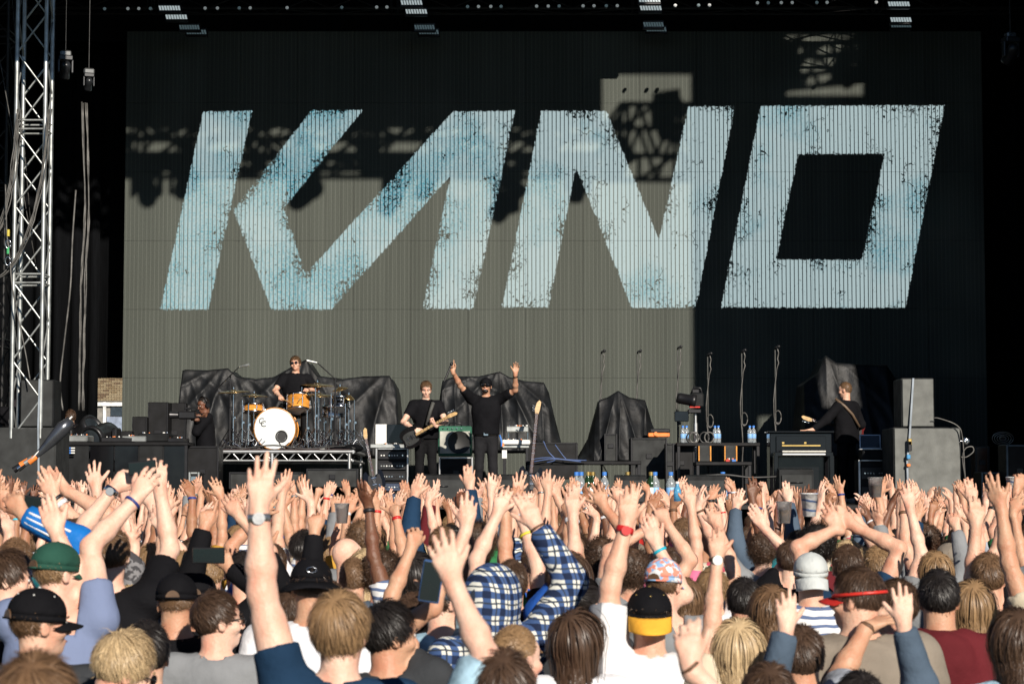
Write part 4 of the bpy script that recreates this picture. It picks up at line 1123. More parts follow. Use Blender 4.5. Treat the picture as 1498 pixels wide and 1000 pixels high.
# ---- guitars ----
def guitar(name, label, bodym, neckm, scale=1.0, bass=False, cat='guitar', guard=None):
    """lies in local XZ: neck along +Z, front facing -Y, origin at the body centre"""
    e = empty(name, (0, 0, 0), 0, label, cat)
    out = []
    for t in np.linspace(0, 2 * math.pi, 36, endpoint=False):
        r = .17 + .03 * math.cos(2 * t) - .012 * math.cos(4 * t)
        x = r * math.cos(t) * .95; z = r * math.sin(t) * 1.18
        if math.sin(t) > .35 and abs(math.cos(t)) > .25: z += .05 * abs(math.cos(t))
        if math.sin(t) > .85: z -= .06
        out.append((x, z))
    T = Matrix(((1, 0, 0, 0), (0, 0, 1, 0), (0, 1, 0, 0), (0, 0, 0, 1)))
    MB().prism(out[::-1], -.022, .022, T).build('body', bodym, e)
    MB().prism([(x * .62 + .01, z * .7 - .01) for x, z in out][::-1], -.026, -.0225, T).build('pickguard', guard or M_STEELB, e)
    L_ = .62 if not bass else .80
    MB().box((0, -.028, .1 + L_ / 2), (.045, .022, L_), .006).build('neck', neckm, e)
    for i in range(10): MB().box((0, -.0405, .2 + L_ * (1 - .9 ** i) * 1.1), (.043, .003, .004)).build('fret', M_CHROME, e)
    hz = .1 + L_
    MB().prism([(-.022, hz), (.022, hz), (.035, hz + .05), (.045, hz + .16), (.02, hz + .185), (-.012, hz + .15), (-.03, hz + .06)], -.038, -.022, T).build('headstock', M_WOODM, e)
    for i in range(6 if not bass else 4): MB().cyl((-.03, -.03, hz + .035 + i * .022), (-.055, -.03, hz + .04 + i * .022), .006, n=6).ball((-.058, -.03, hz + .04 + i * .022), .009, 5, 6).build('tuning_peg', M_CHROME, e)
    for i, zz in enumerate((-.04, .02, .07)): MB().box((0, -.03, zz), (.08, .012, .02), .003).build('pickup', M_CHROME if i != 1 else M_STEELB, e)
    for i in range(3): MB().cyl((.07 + i * .012, -.026, -.06 - i * .035), (.07 + i * .012, -.042, -.06 - i * .035), .012, n=10).build('knob', M_CHROME if not bass else M_WHITEP, e)
    for i in range(4): MB().cyl((-.015 + i * .01, -.044, -.08), (-.015 + i * .01, -.044, hz + .02), .0012, n=4, cap=False).build('string', M_CHROME, e)
    e.scale = (scale,) * 3
    return e
g_ = guitar('bass_guitar', 'dark bass guitar with maple headstock standing right of the keyboard', M_SHINY, mat('rosewood', (.07, .03, .02), .4), 1.1, True)
p0, p1 = P(776, 706, 31.2), P(787, 590, 31.2)
g_.location = p0 + Vector((0, 0, .03)); g_.rotation_euler = (-.12, math.atan2(p1.x - p0.x, p1.z - p0.z), 0)
g_ = guitar('electric_guitar', 'electric guitar with pale headstock leaning behind the left laptop rack', M_SHINY, mat('rosewood', (.07, .03, .02), .4), .9)
p0, p1 = P(548, 705, 31.3), P(531, 622, 31.3)
g_.location = p0; g_.rotation_euler = (-.1, math.atan2(p1.x - p0.x, p1.z - p0.z), 0)
# ---------------------------------------------------------------- people library
def sd_cone(X, Y, Z, a, b, ra, rb):
    ba = b - a; L2 = float(ba @ ba) + 1e-9
    px, py, pz = X - a[0], Y - a[1], Z - a[2]
    h = np.clip((px * ba[0] + py * ba[1] + pz * ba[2]) / L2, 0, 1)
    return np.sqrt((px - h * ba[0]) ** 2 + (py - h * ba[1]) ** 2 + (pz - h * ba[2]) ** 2) - (ra + (rb - ra) * h)

def sd_ell(X, Y, Z, c, r, R):
    px, py, pz = X - c[0], Y - c[1], Z - c[2]
    q = [px * R[0][i] + py * R[1][i] + pz * R[2][i] for i in range(3)]
    k0 = np.sqrt((q[0] / r[0]) ** 2 + (q[1] / r[1]) ** 2 + (q[2] / r[2]) ** 2)
    k1 = np.sqrt((q[0] / r[0] ** 2) ** 2 + (q[1] / r[1] ** 2) ** 2 + (q[2] / r[2] ** 2) ** 2) + 1e-9
    return k0 * (k0 - 1) / k1

class Field:
    def __init__(s, lo, hi, h):
        s.lo = np.array(lo, np.float32); s.h = h
        s.n = np.ceil((np.array(hi) - s.lo) / h).astype(int) + 1
        s.d = np.full(s.n, .3, np.float32)
        s.ax = [s.lo[i] + h * np.arange(s.n[i], dtype=np.float32) for i in range(3)]
    def _reg(s, lo, hi, m):
        a = np.maximum(((np.array(lo) - m - s.lo) / s.h).astype(int), 0)
        b = np.minimum(((np.array(hi) + m - s.lo) / s.h).astype(int) + 2, s.n)
        if (b <= a).any(): return None
        sl = tuple(slice(int(a[i]), int(b[i])) for i in range(3))
        g = np.ix_(*[s.ax[i][sl[i]] for i in range(3)])
        return sl, g
    def _mix(s, sl, d, k, op):
        o = s.d[sl]
        if op == '+':
            if k > 0:
                h = np.clip(.5 + .5 * (o - d) / k, 0, 1); s.d[sl] = o * (1 - h) + d * h - k * h * (1 - h)
            else: s.d[sl] = np.minimum(o, d)
        else:
            d = -d
            h = np.clip(.5 - .5 * (o - d) / max(k, 1e-5), 0, 1); s.d[sl] = o * (1 - h) + d * h + k * h * (1 - h)
    def cone(s, a, b, ra, rb=None, k=.02, op='+'):
        rb = ra if rb is None else rb
        a, b = np.array(a, np.float32), np.array(b, np.float32); m = max(ra, rb)
        r = s._reg(np.minimum(a, b) - m, np.maximum(a, b) + m, k + .03)
        if r: s._mix(r[0], sd_cone(*r[1], a, b, ra, rb), k, op)
    def ell(s, c, r, R=None, k=.02, op='+'):
        c = np.array(c, np.float32); m = max(r); R = np.eye(3) if R is None else np.array(R)
        q = s._reg(c - m, c + m, k + .03)
        if q: s._mix(q[0], sd_ell(*q[1], c, r, R), k, op)
    def plane(s, p, n, lo=None, hi=None):
        """remove everything on the +n side of the plane, inside a box"""
        p, n = np.array(p), np.array(n)
        q = s._reg(p if lo is None else lo, p if hi is None else hi, 0 if lo is not None else .11)
        if q:
            X, Y, Z = q[1]; d = (X - p[0]) * n[0] + (Y - p[1]) * n[1] + (Z - p[2]) * n[2]
            s.d[q[0]] = np.maximum(s.d[q[0]], d)
    def mesh(s):
        d = s.d; ins = d < 0
        acc = ins[:-1, :-1, :-1].astype(np.int8)
        cnt = np.zeros(acc.shape, np.int8)
        for i in (0, 1):
            for j in (0, 1):
                for k in (0, 1):
                    cnt += ins[i:i + acc.shape[0], j:j + acc.shape[1], k:k + acc.shape[2]]
        act = (cnt > 0) & (cnt < 8)
        I = np.argwhere(act)
        if len(I) == 0: return np.zeros((0, 3)), np.zeros((0, 4), int)
        vid = np.full(acc.shape, -1, np.int32); vid[act] = np.arange(len(I))
        S = np.zeros((len(I), 3)); W = np.zeros(len(I))
        cv = {(i, j, k): d[I[:, 0] + i, I[:, 1] + j, I[:, 2] + k] for i in (0, 1) for j in (0, 1) for k in (0, 1)}
        for a_ in range(3):
            for u in (0, 1):
                for v in (0, 1):
                    c0 = [0, 0, 0]; o = [x for x in range(3) if x != a_]; c0[o[0]] = u; c0[o[1]] = v
                    c1 = list(c0); c1[a_] = 1
                    d0, d1 = cv[tuple(c0)], cv[tuple(c1)]
                    m = (d0 < 0) != (d1 < 0)
                    t = np.where(m, d0 / np.where(m, d0 - d1, 1), 0)
                    p = np.zeros((len(I), 3)); p[:, o[0]] = u; p[:, o[1]] = v; p[:, a_] = t
                    S += p * m[:, None]; W += m
        V = (I + S / W[:, None]) * s.h + s.lo
        F = []
        for a_ in range(3):
            o1, o2 = (a_ + 1) % 3, (a_ + 2) % 3
            s0 = [slice(1, -1)] * 3; s0[a_] = slice(0, -1); s1 = [slice(1, -1)] * 3; s1[a_] = slice(1, None)
            A, B_ = ins[tuple(s0)], ins[tuple(s1)]
            E = np.argwhere(A != B_); E_in = A[tuple(E.T)]
            off = np.ones(3, int); off[a_] = 0; E = E + off
            def vv(x, y):
                c = E.copy(); c[:, o1] += x; c[:, o2] += y
                return vid[tuple(np.minimum(c, np.array(vid.shape) - 1).T)]
            q = np.stack([vv(-1, -1), vv(0, -1), vv(0, 0), vv(-1, 0)], 1)
            q[~E_in] = q[~E_in][:, ::-1]
            F.append(q)
        F = np.vstack(F); F = F[(F >= 0).all(1)]
        return V, F

def V3(*a): return np.array(a, float)
def nrm(v): return v / (np.linalg.norm(v) + 1e-9)
def rotv(v, ax, ang):
    return np.array(Matrix.Rotation(ang, 3, Vector(ax)) @ Vector(v))

POSES = { # splay multiplier, curls (index, middle, ring, little), thumb spread, thumb curl
 'open': (.75, (.16, .06, .12, .24), .8, .15), 'spread': (1.45, (.12, .05, .1, .16), 1.1, .1), 'relax': (.9, (.30, .38, .48, .58), .7, .35),
 'flat': (.35, (.05, .04, .05, .08), .35, .1), 'point': (.6, (.05, 1.25, 1.35, 1.4), .4, .9), 'vee': (1.3, (.05, .05, 1.3, 1.35), .3, 1.0),
 'fist': (.4, (1.35, 1.4, 1.4, 1.4), .3, 1.0), 'claw': (1.3, (.55, .6, .62, .66), .9, .5), 'cup': (.5, (.75, .8, .85, .9), .8, .6), 'thumb': (.4, (1.35, 1.4, 1.4, 1.4), 1.3, -.1), 'backbend': (1.0, (-.12, -.1, -.1, -.05), 1.0, 0.)}

def hand(F, W, fd, pn, side, pose, s=1.0):
    """W wrist, fd finger direction, pn palm normal, side +1 = right hand"""
    sp, curls, tsp, tcu = POSES[pose]
    jr = random.Random(int(abs(W[0] * 7919 + W[2] * 104729)) % 99991); sp *= jr.uniform(.6, 1.25); cj = jr.uniform(-.06, .22); curls = [c_ + cj * (.6 + .3 * q_) + jr.uniform(-.05, .1) for q_, c_ in enumerate(curls)]; tsp *= jr.uniform(.6, 1.1)
    fd = nrm(fd); pn = nrm(pn - fd * (pn @ fd)); lat = np.cross(fd, pn) * side   # lat: thumb side
    # right hand, fingers up (z), palm +y : thumb to -x ; cross(z,y) = -x
    o = lambda l, f, p: W + (lat * l + fd * f + pn * p) * s
    F.cone(W - fd * .02 * s, o(.0, .03, 0), .0265 * s, .025 * s, .02)
    kn = [(.030, .088), (.010, .094), (-.011, .090), (-.030, .080)]
    ln = [.079, .088, .082, .064]; rd = [.0102, .0106, .0101, .0090]
    for i, (l, f) in enumerate(kn):
        F.cone(o(l * .45, .015, 0), o(l, f - .01, -.002), .0165 * s, .0135 * s, .012)
    F.cone(o(.012, .02, .006), o(.036, .05, .010), .018 * s, .014 * s, .012)
    for i, (l, f) in enumerate(kn):
        ang = (l / .03) * .11 * sp * 1.6
        d0 = nrm(fd * math.cos(ang) + lat * math.sin(ang))
        ax = np.cross(d0, pn); p = o(l, f - .008, -.001); c = 0
        for j, (fr_, cu) in enumerate(((.44, .75), (.31, 1.1), (.25, .7))):
            c += curls[i] * cu
            d = nrm(d0 * math.cos(c) + pn * math.sin(c)); q = p + d * ln[i] * fr_ * s
            r0, r1 = rd[i] * s * (1 - .055 * j), rd[i] * s * (1 - .055 * (j + 1))
            F.cone(p, q, r0, r1, .004)
            p = q
    ta = .5 + tsp * .35
    d = nrm(fd * math.cos(ta) + lat * math.sin(ta) + pn * .25); p = o(.034, .042, .008)
    for j, (L_, cu) in enumerate(((.036, .5), (.034, .7))):
        d = nrm(d * 1.0 + (fd * .5 - lat * .5 + pn * .35) * tcu * cu); q = p + d * L_ * s
        F.cone(p, q, .0125 * s * (1 - .08 * j), .0108 * s * (1 - .1 * j), .006); p = q
    return o(0, .09, 0)

def ik(S_, T, l1, l2, pole):
    v = T - S_; D = np.linalg.norm(v); mx = (l1 + l2) * .995
    if D > mx: T = S_ + v / D * mx; D = mx
    d = nrm(T - S_); a = (l1 * l1 - l2 * l2 + D * D) / (2 * D)
    h = math.sqrt(max(l1 * l1 - a * a, 0)); p = nrm(pole - d * (pole @ d))
    return S_ + d * a + p * h, T

def waves(V, seed, freqs=((9, .5), (17, .3), (31, .2)), aniso=(1, 1, .6)):
    r = np.random.RandomState(seed); out = np.zeros(len(V)); Q = V * np.array(aniso)
    for f, a in freqs:
        for _ in range(3):
            k = r.normal(size=3); k = k / np.linalg.norm(k) * f
            w = r.normal(size=3) * f * .35
            out += a / 3 * np.sin(Q @ k + r.uniform(0, 6) + 1.5 * np.sin(Q @ w + r.uniform(0, 6)))
    return out

def vnormals(V, F):
    n = np.cross(V[F[:, 2]] - V[F[:, 0]], V[F[:, 3]] - V[F[:, 1]]); N = np.zeros_like(V)
    for i in range(4): np.add.at(N, F[:, i], n)
    return N / (np.linalg.norm(N, axis=1, keepdims=True) + 1e-9)

class Pose:
    """all joints of a figure in its own frame (origin at the feet, facing +Y)"""
    def __init__(s, H=1.75, build=1.0, face=0.0, pitch=0.0, roll=0.0, torso=0.0, arms=(), female=False, lean=(0, 0), seat=0.0):
        k = H / 1.75; s.k, s.H, s.b, s.fem = k, H, build, female
        T = Matrix.Rotation(torso, 3, 'Z'); s.T = T; s.torso = torso
        R3 = Matrix.Rotation(face, 3, 'Z') @ Matrix.Rotation(pitch, 3, 'X') @ Matrix.Rotation(roll, 3, 'Y'); s.R = np.array(R3)
        tz = lambda x, y, z: np.array(T @ Vector((x, y, 0))) + V3(lean[0] * z, lean[1] * z, z)
        s.tz = tz
        s.hip = tz(0, 0, .95 * k); s.chest = tz(0, .01, 1.26 * k); s.neck = tz(0, 0, 1.45 * k)
        s.hd = tz(0, .02, H - .118 - .008)               # head centre (ear height), size fixed ~ real
        hs = s.hs = .915 + .03 * k
        s.arms = []
        sw = (.185 if not female else .162) * build * k
        given = {a['side']: a for a in arms}
        for side in (1, -1):
            S_ = tz(side * sw, 0, 1.40 * k)
            a = given.get(side)
            l1, l2 = .295 * k, .262 * k
            if a is None:
                W = S_ + np.array(T @ Vector((side * .08, .03, -.52 * k))); pole = np.array(T @ Vector((side * .5, -1, 0))); pose = 'relax'; up = False
                a = dict(side=side, idle=True)
            else:
                W = np.array(a['W'], float); pole = np.array(a.get('pole', (side * .8, -.3, -.2)), float)
                pose = a.get('pose', 'open'); up = W[2] > S_[2] + .15
            if up: S_ = S_ + V3(-side * .02, 0, .055 * k)
            E, W = ik(S_, W, l1, l2, pole)
            fa = nrm(W - E); fdv = a.get('fd'); fdv = nrm(np.array(fdv, float)) if fdv is not None else (nrm(fa + V3(0, 0, .35)) if up else fa)
            yaw = a.get('yaw', 0.0); pnv = a.get('pn'); pnv = np.array(pnv, float) if pnv is not None else (V3(math.sin(yaw), math.cos(yaw), 0) if up else np.array(T @ Vector((-side, 0, 0))))
            s.arms.append(dict(a, S=S_, E=E, W=W, fd=fdv, pn=pnv, pose=pose, side=side, up=up))

def head_prims(F, P_, face=True):
    R, c, q = P_.R, P_.hd, P_.hs
    t = lambda x, y, z: c + R @ (V3(x, y, z) * q)
    E = lambda x, y, z, rx, ry, rz, k=.02, op='+': F.ell(t(x, y, z), (rx * q, ry * q, rz * q), R, k, op)
    E(0, -.012, .028, .077, .095, .097); E(0, .022, -.05, .057, .068, .068, .03)
    F.cone(t(0, .062, -.092), t(0, .070, -.092), .024 * q, .02 * q, .03)
    E(0, .05, .03, .06, .045, .05, .02)
    if face:
        for sx in (-1, 1):
            E(sx * .031, .094, .004, .016, .012, .012, .012, '-')
            E(sx * .030, .082, .004, .012, .012, .010, .004)
            E(sx * .045, .060, -.03, .024, .028, .022, .02)
        F.cone(t(0, .092, .008), t(0, .112, -.030), .007 * q, .012 * q, .010)
        F.cone(t(-.010, .104, -.035), t(.010, .104, -.035), .008 * q, .008 * q, .006)
        F.cone(t(-.018, .092, -.062), t(.018, .092, -.062), .006 * q, .006 * q, .006)
        F.cone(t(-.014, .091, -.071), t(.014, .091, -.071), .007 * q, .007 * q, .006)
        E(0, .100, -.0665, .022, .012, .0025, .002, '-')
    for sx in (-1, 1):
        E(sx * .079, -.008, -.012, .010, .021, .031, .008)
        E(sx * .088, .0, -.010, .006, .010, .018, .006, '-')

def body_mesh(P_, h=.0075, name='body', legs=False, face=True):
    k, b = P_.k, P_.b; pts = [P_.hd + V3(0, 0, .16), P_.hd - V3(.15, .15, 0), P_.hd + V3(.15, .15, 0), P_.chest - V3(.2, .12, .15), P_.chest + V3(.2, .12, 0)]
    arms = [a for a in P_.arms if not (a.get('idle') and not legs) or legs]
    arms = P_.arms if legs else [a for a in P_.arms if not a.get('idle')]
    for a in arms:
        for q in (a['S'], a['E'], a['W']): pts += [q - .09, q + .09]
        tip = a['W'] + a['fd'] * .2 * k; pts += [tip - .06, tip + .06, a['W'] + a['fd'] * .08 - .13, a['W'] + a['fd'] * .08 + .13]
    pts = np.array(pts); F = Field(pts.min(0) - .02, pts.max(0) + .02, h)
    n = P_.neck; hb = P_.hd + P_.R @ V3(0, -.015, -.06)
    F.ell(P_.chest + V3(0, 0, .10), (.12 * b * k, .07 * b * k, .09 * k), np.array(P_.T), .04)
    F.cone(n - V3(0, 0, .02), hb, .060 * b, .056 * b, .04)
    head_prims(F, P_, face)
    for a in P_.arms:
        F.cone(n - V3(0, 0, .015), a['S'], .048 * b * k, .05 * b * k, .04)
    fm = .88 if P_.fem else 1.0
    for a in arms:
        g = .91 * b * k * fm * a.get('fat', 1.0)
        F.cone(a['S'], a['E'], .054 * g, .040 * g, .03)
        F.cone(a['S'] * .6 + a['E'] * .4, a['S'] * .3 + a['E'] * .7, .050 * g, .046 * g, .03)
        m = a['E'] * .68 + a['W'] * .32
        F.cone(a['E'], m, .040 * g, .0445 * g, .03); F.cone(m, a['W'], .0440 * g, .0275 * g, .02)
        hand(F, a['W'], a['fd'], a['pn'], a['side'], a['pose'], k * (.90 if P_.fem else .99))
    V, Fc = F.mesh()
    return arrays_mesh(name, V, Fc)

def shirt_mesh(P_, sleeve=.5, long=False, h=.0135, seed=1, hem=.88, hood=False, loose=1.0, collar=True, amp=.007, tank=False):
    k, b = P_.k, P_.b; lo_z = hem * P_.k
    pts = [P_.neck + V3(0, 0, .1), P_.tz(-.24 * b, -.16 * b, lo_z), P_.tz(.24 * b, .16 * b, lo_z), P_.chest - V3(.24, .17, 0) * b, P_.chest + V3(.24, .17, 0) * b]
    if hood: pts += [P_.hd + .17, P_.hd - .17]
    for a in P_.arms:
        for q in (a['S'], a['E'], a['W'] if long else a['E']): pts += [q - .1, q + .1]
    pts = np.array(pts); pts[:, 2] = np.maximum(pts[:, 2], lo_z)
    F = Field(pts.min(0) - .02, pts.max(0) + .02, h); T = np.array(P_.T); w = 1.08 * loose
    F.ell(P_.chest + V3(0, 0, .03), (.19 * b * k * w, .128 * b * k * w, .20 * k), T, .05)
    F.ell(P_.tz(0, 0, 1.12 * k), (.175 * b * k * w, .125 * b * k * w, .22 * k), T, .08)
    F.ell(P_.tz(0, 0, .93 * k), (.18 * b * k * w, .13 * b * k * w, .22 * k), T, .08)
    for a in P_.arms:
        F.cone(P_.neck - V3(0, 0, .035), a['S'], .058 * b * k, .066 * b * k, .05)
        if tank: continue
        g = b * k
        if long:
            F.cone(a['S'], a['E'], .077 * g * loose, .063 * g, .03); F.cone(a['E'], a['W'], .063 * g, .047 * g, .03)
            F.plane(a['W'] - nrm(a['W'] - a['E']) * .012, nrm(a['W'] - a['E']))
        else:
            ed = nrm(a['E'] - a['S']); e = a['S'] + (a['E'] - a['S']) * sleeve
            F.cone(a['S'], e + ed * .05, .075 * g * loose, .064 * g * loose, .04)
            F.plane(e, ed)
    F.plane(P_.tz(0, 0, lo_z + .01), V3(0, 0, -1), P_.tz(-.3, -.3, lo_z - .05), P_.tz(.3, .3, lo_z + .05))
    if hood:
        t = lambda x, y, z: P_.hd + P_.R @ V3(x, y, z)
        if hood == 'up':
            F.ell(t(0, -.03, .02), (.118, .135, .135), P_.R, .03); F.cone(t(0, -.05, -.08), P_.neck, .11, .11, .05)
            F.ell(t(0, .07, -.01), (.082, .10, .11), P_.R, .02, '-')
        else:
            F.cone(P_.neck + V3(-.09, -.03, .0), P_.neck + V3(.09, -.03, 0), .055, .055, .05); F.ell(P_.tz(0, -.11, 1.38 * k), (.11, .05, .11), None, .05)
    if hood != 'up':
        F.cone(P_.neck + V3(0, 0.01, .018), P_.neck + V3(0, .02, .1), .064 * b, .072 * b, .008, '-')
        if not tank and not hood: F.cone(P_.neck + V3(0, .03, .0), P_.neck + V3(0, .08, .03), .05 * b, .05, .01, '-')
    V, Fc = F.mesh()
    N = vnormals(V, Fc)
    V = V + N * ((waves(V, seed, ((10, .5), (21, .45), (40, .25)), (1, 1, .8))) * amp * 1.5 + .3 * amp)[:, None]
    return arrays_mesh('shirt', V, Fc)

# trousers, shoes: shared by everybody
def legs_mesh(spread=.1, h=.022, bend=0.0):
    F = Field((-.3, -.3, .02), (.3, .35, 1.05), h)
    F.ell((0, 0, .95), (.165, .115, .12), None, .05)
    for sx in (-1, 1):
        kn = V3(sx * (spread + .0), .03 + bend * (sx > 0), .50); an = V3(sx * (spread + .03), -.02, .09)
        F.cone((sx * .085, 0, .9), kn, .092, .065, .04); F.cone(kn, an, .066, .050, .03)
        F.plane((an[0], an[1], .075), (0, 0, -1), (-.3, -.3, 0), (.3, .3, .1))
    V, Fc = F.mesh(); V = V + vnormals(V, Fc) * (waves(V, 5) * .006)[:, None]
    return arrays_mesh('trousers', V, Fc)
LEGS = legs_mesh()
def shoe_mesh():
    F = Field((-.08, -.12, -.01), (.08, .22, .14), .014)
    F.cone((0, -.05, .045), (0, .12, .035), .045, .038, .02); F.cone((0, -.03, .06), (0, -.02, .11), .045, .042, .02)
    F.plane((0, 0, .002), (0, 0, -1), (-.1, -.15, -.05), (.1, .25, .05))
    return arrays_mesh('shoe', *F.mesh())
SHOE = shoe_mesh()

# hair ------------------------------------------------------------------
def hair_mesh(style, seed=0):
    r = np.random.RandomState(seed + 11)
    cfg = { # n, length, segs, lift, gravity, noise, width, curl
     'short': (2600, .030, 2, .35, .05, .35, .0042, 0), 'crop': (2600, .045, 3, .30, .10, .30, .0045, 0), 'messy': (2600, .058, 4, .42, .14, .38, .0045, 0),
     'bowl': (2600, .085, 4, .22, .35, .14, .0052, 0), 'curly': (1500, .10, 8, .8, .0, .5, .0045, 1), 'afro': (2200, .13, 9, 1.1, -.05, .5, .0042, 1),
     'long': (1700, .34, 9, .12, .55, .10, .0065, 0), 'wavy': (2100, .31, 11, .16, .5, .12, .0050, .18), 'bun': (2000, .10, 4, .08, .0, .10, .0050, 0), 'buzz': (2600, .012, 1, .5, 0, .4, .0035, 0)}
    n, Ln, sg, lift, grav, nz, wd, curl = cfg[style]
    n = int(n * 1.4); wd *= .72
    rad = V3(.079, .099, .100); cen = V3(0, -.012, .028)
    pts = r.normal(size=(n * 3, 3)); pts /= np.linalg.norm(pts, axis=1, keepdims=True)
    p = pts * rad; Y, Z = p[:, 1], p[:, 2]
    lim = np.interp(Y, [-.10, -.05, -.005, .03, .06, .1], [-.095, -.085, -.02, .005, .052, .07])
    if style in ('long', 'wavy'): lim = np.interp(Y, [-.10, .0, .03, .06, .1], [-.08, -.05, .0, .05, .07])
    ok = Z > lim + r.normal(size=len(Z)) * .004
    d = pts[ok][:n]; n = len(d); p = d * rad * 1.0
    crown = nrm(V3(.02 * r.normal(), -.55, .83))
    nn = d / rad; nn /= np.linalg.norm(nn, axis=1, keepdims=True)
    flow = d - crown; flow -= nn * (flow * nn).sum(1, keepdims=True)
    swirl = np.cross(nn, flow) * .35
    flow = flow + swirl; flow /= np.linalg.norm(flow, axis=1, keepdims=True) + 1e-6
    if style == 'bun':
        flow = V3(0, -.11, .03) - p; flow -= nn * (flow * nn).sum(1, keepdims=True); flow /= np.linalg.norm(flow, axis=1, keepdims=True) + 1e-6
    clump = np.stack([np.sin(p @ V3(60, 20, 33) * (1 + .2 * i) + i * 2) for i in range(3)], 1)
    dr = flow + nn * lift * (1 + .25 * r.normal(size=(n, 1))) + clump * nz * .24 + r.normal(size=(n, 3)) * nz * (.4 + 1.4 * (r.rand(n, 1) < .07))
    dr /= np.linalg.norm(dr, axis=1, keepdims=True)
    L_ = Ln * (.75 + .5 * r.rand(n)) / sg
    if style in ('bowl', 'crop', 'messy'):
        L_ *= np.where(p[:, 2] < -.02, .5, 1.0)
    path = [p.copy()]; phc = r.rand(n) * 6.28; e1 = np.cross(dr, V3(0, 0, 1) + .01); e1 /= np.linalg.norm(e1, axis=1, keepdims=True) + 1e-6; e2 = np.cross(dr, e1)
    q = p.copy()
    for s_ in range(sg):
        step = dr
        if curl:
            a = phc + s_ * 1.7
            step = dr * (1 - .45 * curl) + (e1 * np.cos(a)[:, None] + e2 * np.sin(a)[:, None]) * (1.0 * curl)
        q = q + step * L_[:, None]
        qq = q / (rad * 1.045); kk = np.linalg.norm(qq, axis=1)
        push = kk < 1; q[push] = (qq[push] / kk[push][:, None]) * rad * 1.045
        if style in ('long', 'wavy'):
            # neck/back: keep outside a column and pull the face open
            rr_ = np.hypot(q[:, 0], q[:, 1] + .02); m = (q[:, 2] < -.05) & (rr_ < .072)
            q[m, 0] *= 1.1; q[m, 1] = -np.abs(q[m, 1]) - .02
            m = (q[:, 1] > .02) & (q[:, 2] < .03); q[m, 1] -= .02
        path.append(q.copy())
        dr = dr + V3(0, 0, -1) * grav + r.normal(size=(n, 3)) * nz * .12
        if style not in ('curly', 'afro'):
            nq = q / rad; nq /= np.linalg.norm(nq, axis=1, keepdims=True); out = (dr * nq).sum(1, keepdims=True)
            dr = dr - nq * np.clip(out - lift * .3, 0, 1) * .8 * (q[:, 2:3] > -.08)
        dr /= np.linalg.norm(dr, axis=1, keepdims=True)
    path = np.stack(path, 1) + cen; S1 = sg + 1
    tg = np.gradient(path, axis=1); rn = path - cen
    wv = np.cross(tg, rn); wv /= np.linalg.norm(wv, axis=2, keepdims=True) + 1e-9
    wv += r.normal(size=(n, 1, 3)) * .25
    ww = wd * (1 - .65 * np.linspace(0, 1, S1) ** 1.5)[None, :, None] * (.7 + .6 * r.rand(n, 1, 1))
    Vt = np.stack([path - wv * ww / 2, path + wv * ww / 2], 2).reshape(-1, 3)
    base = np.arange(n)[:, None] * S1 * 2 + np.arange(sg)[None] * 2
    Fc = np.stack([base, base + 1, base + 3, base + 2], -1).reshape(-1, 4)
    # scalp shell under the strands
    F = Field((-.12, -.15, -.13), (.12, .12, .17), .009)
    F.ell(cen, tuple(rad * (1.035 if style != 'buzz' else 1.02)), None, 0)
    if style in ('curly', 'afro'): F.ell(cen + V3(0, -.006, .012), tuple(rad * (1.28 if style == 'afro' else 1.12)), None, .02)
    if style == 'bun': F.ell((0, -.125, .07), (.04, .035, .04), None, .01)
    X, Y_, Z_ = np.ix_(*F.ax)
    lm = np.interp((Y_ + .012).ravel(), [-.10, -.05, -.005, .03, .06, .1], [-.095, -.085, -.02, .005, .052, .07]).reshape(Y_.shape) + .028
    F.d = np.maximum(F.d, (lm - Z_) * .7 + 0 * X).astype(np.float32)
    SV, SF = F.mesh()
    am = {'curly': .012, 'afro': .014, 'messy': .007, 'buzz': .001}.get(style, .004)
    SV = SV + vnormals(SV, SF) * (waves(SV, seed, ((45, .6), (90, .5))) * am)[:, None]
    V = np.vstack([Vt, SV]); Fa = np.vstack([Fc, SF + len(Vt)])
    me = arrays_mesh('hair', V, Fa)
    col = np.concatenate([np.repeat(r.rand(n) * .8 + .2 * (clump[:, 0] * .5 + .5), S1 * 2), np.full(len(SV), .55)]).astype(np.float32)
    at_ = me.attributes.new('shade', 'FLOAT', 'POINT')
    if len(at_.data) == len(col): at_.data.foreach_set('value', col)
    return me
HAIR = {}
def get_hair(style, v=0):
    if (style, v) not in HAIR: HAIR[(style, v)] = hair_mesh(style, v)
    return HAIR[(style, v)]

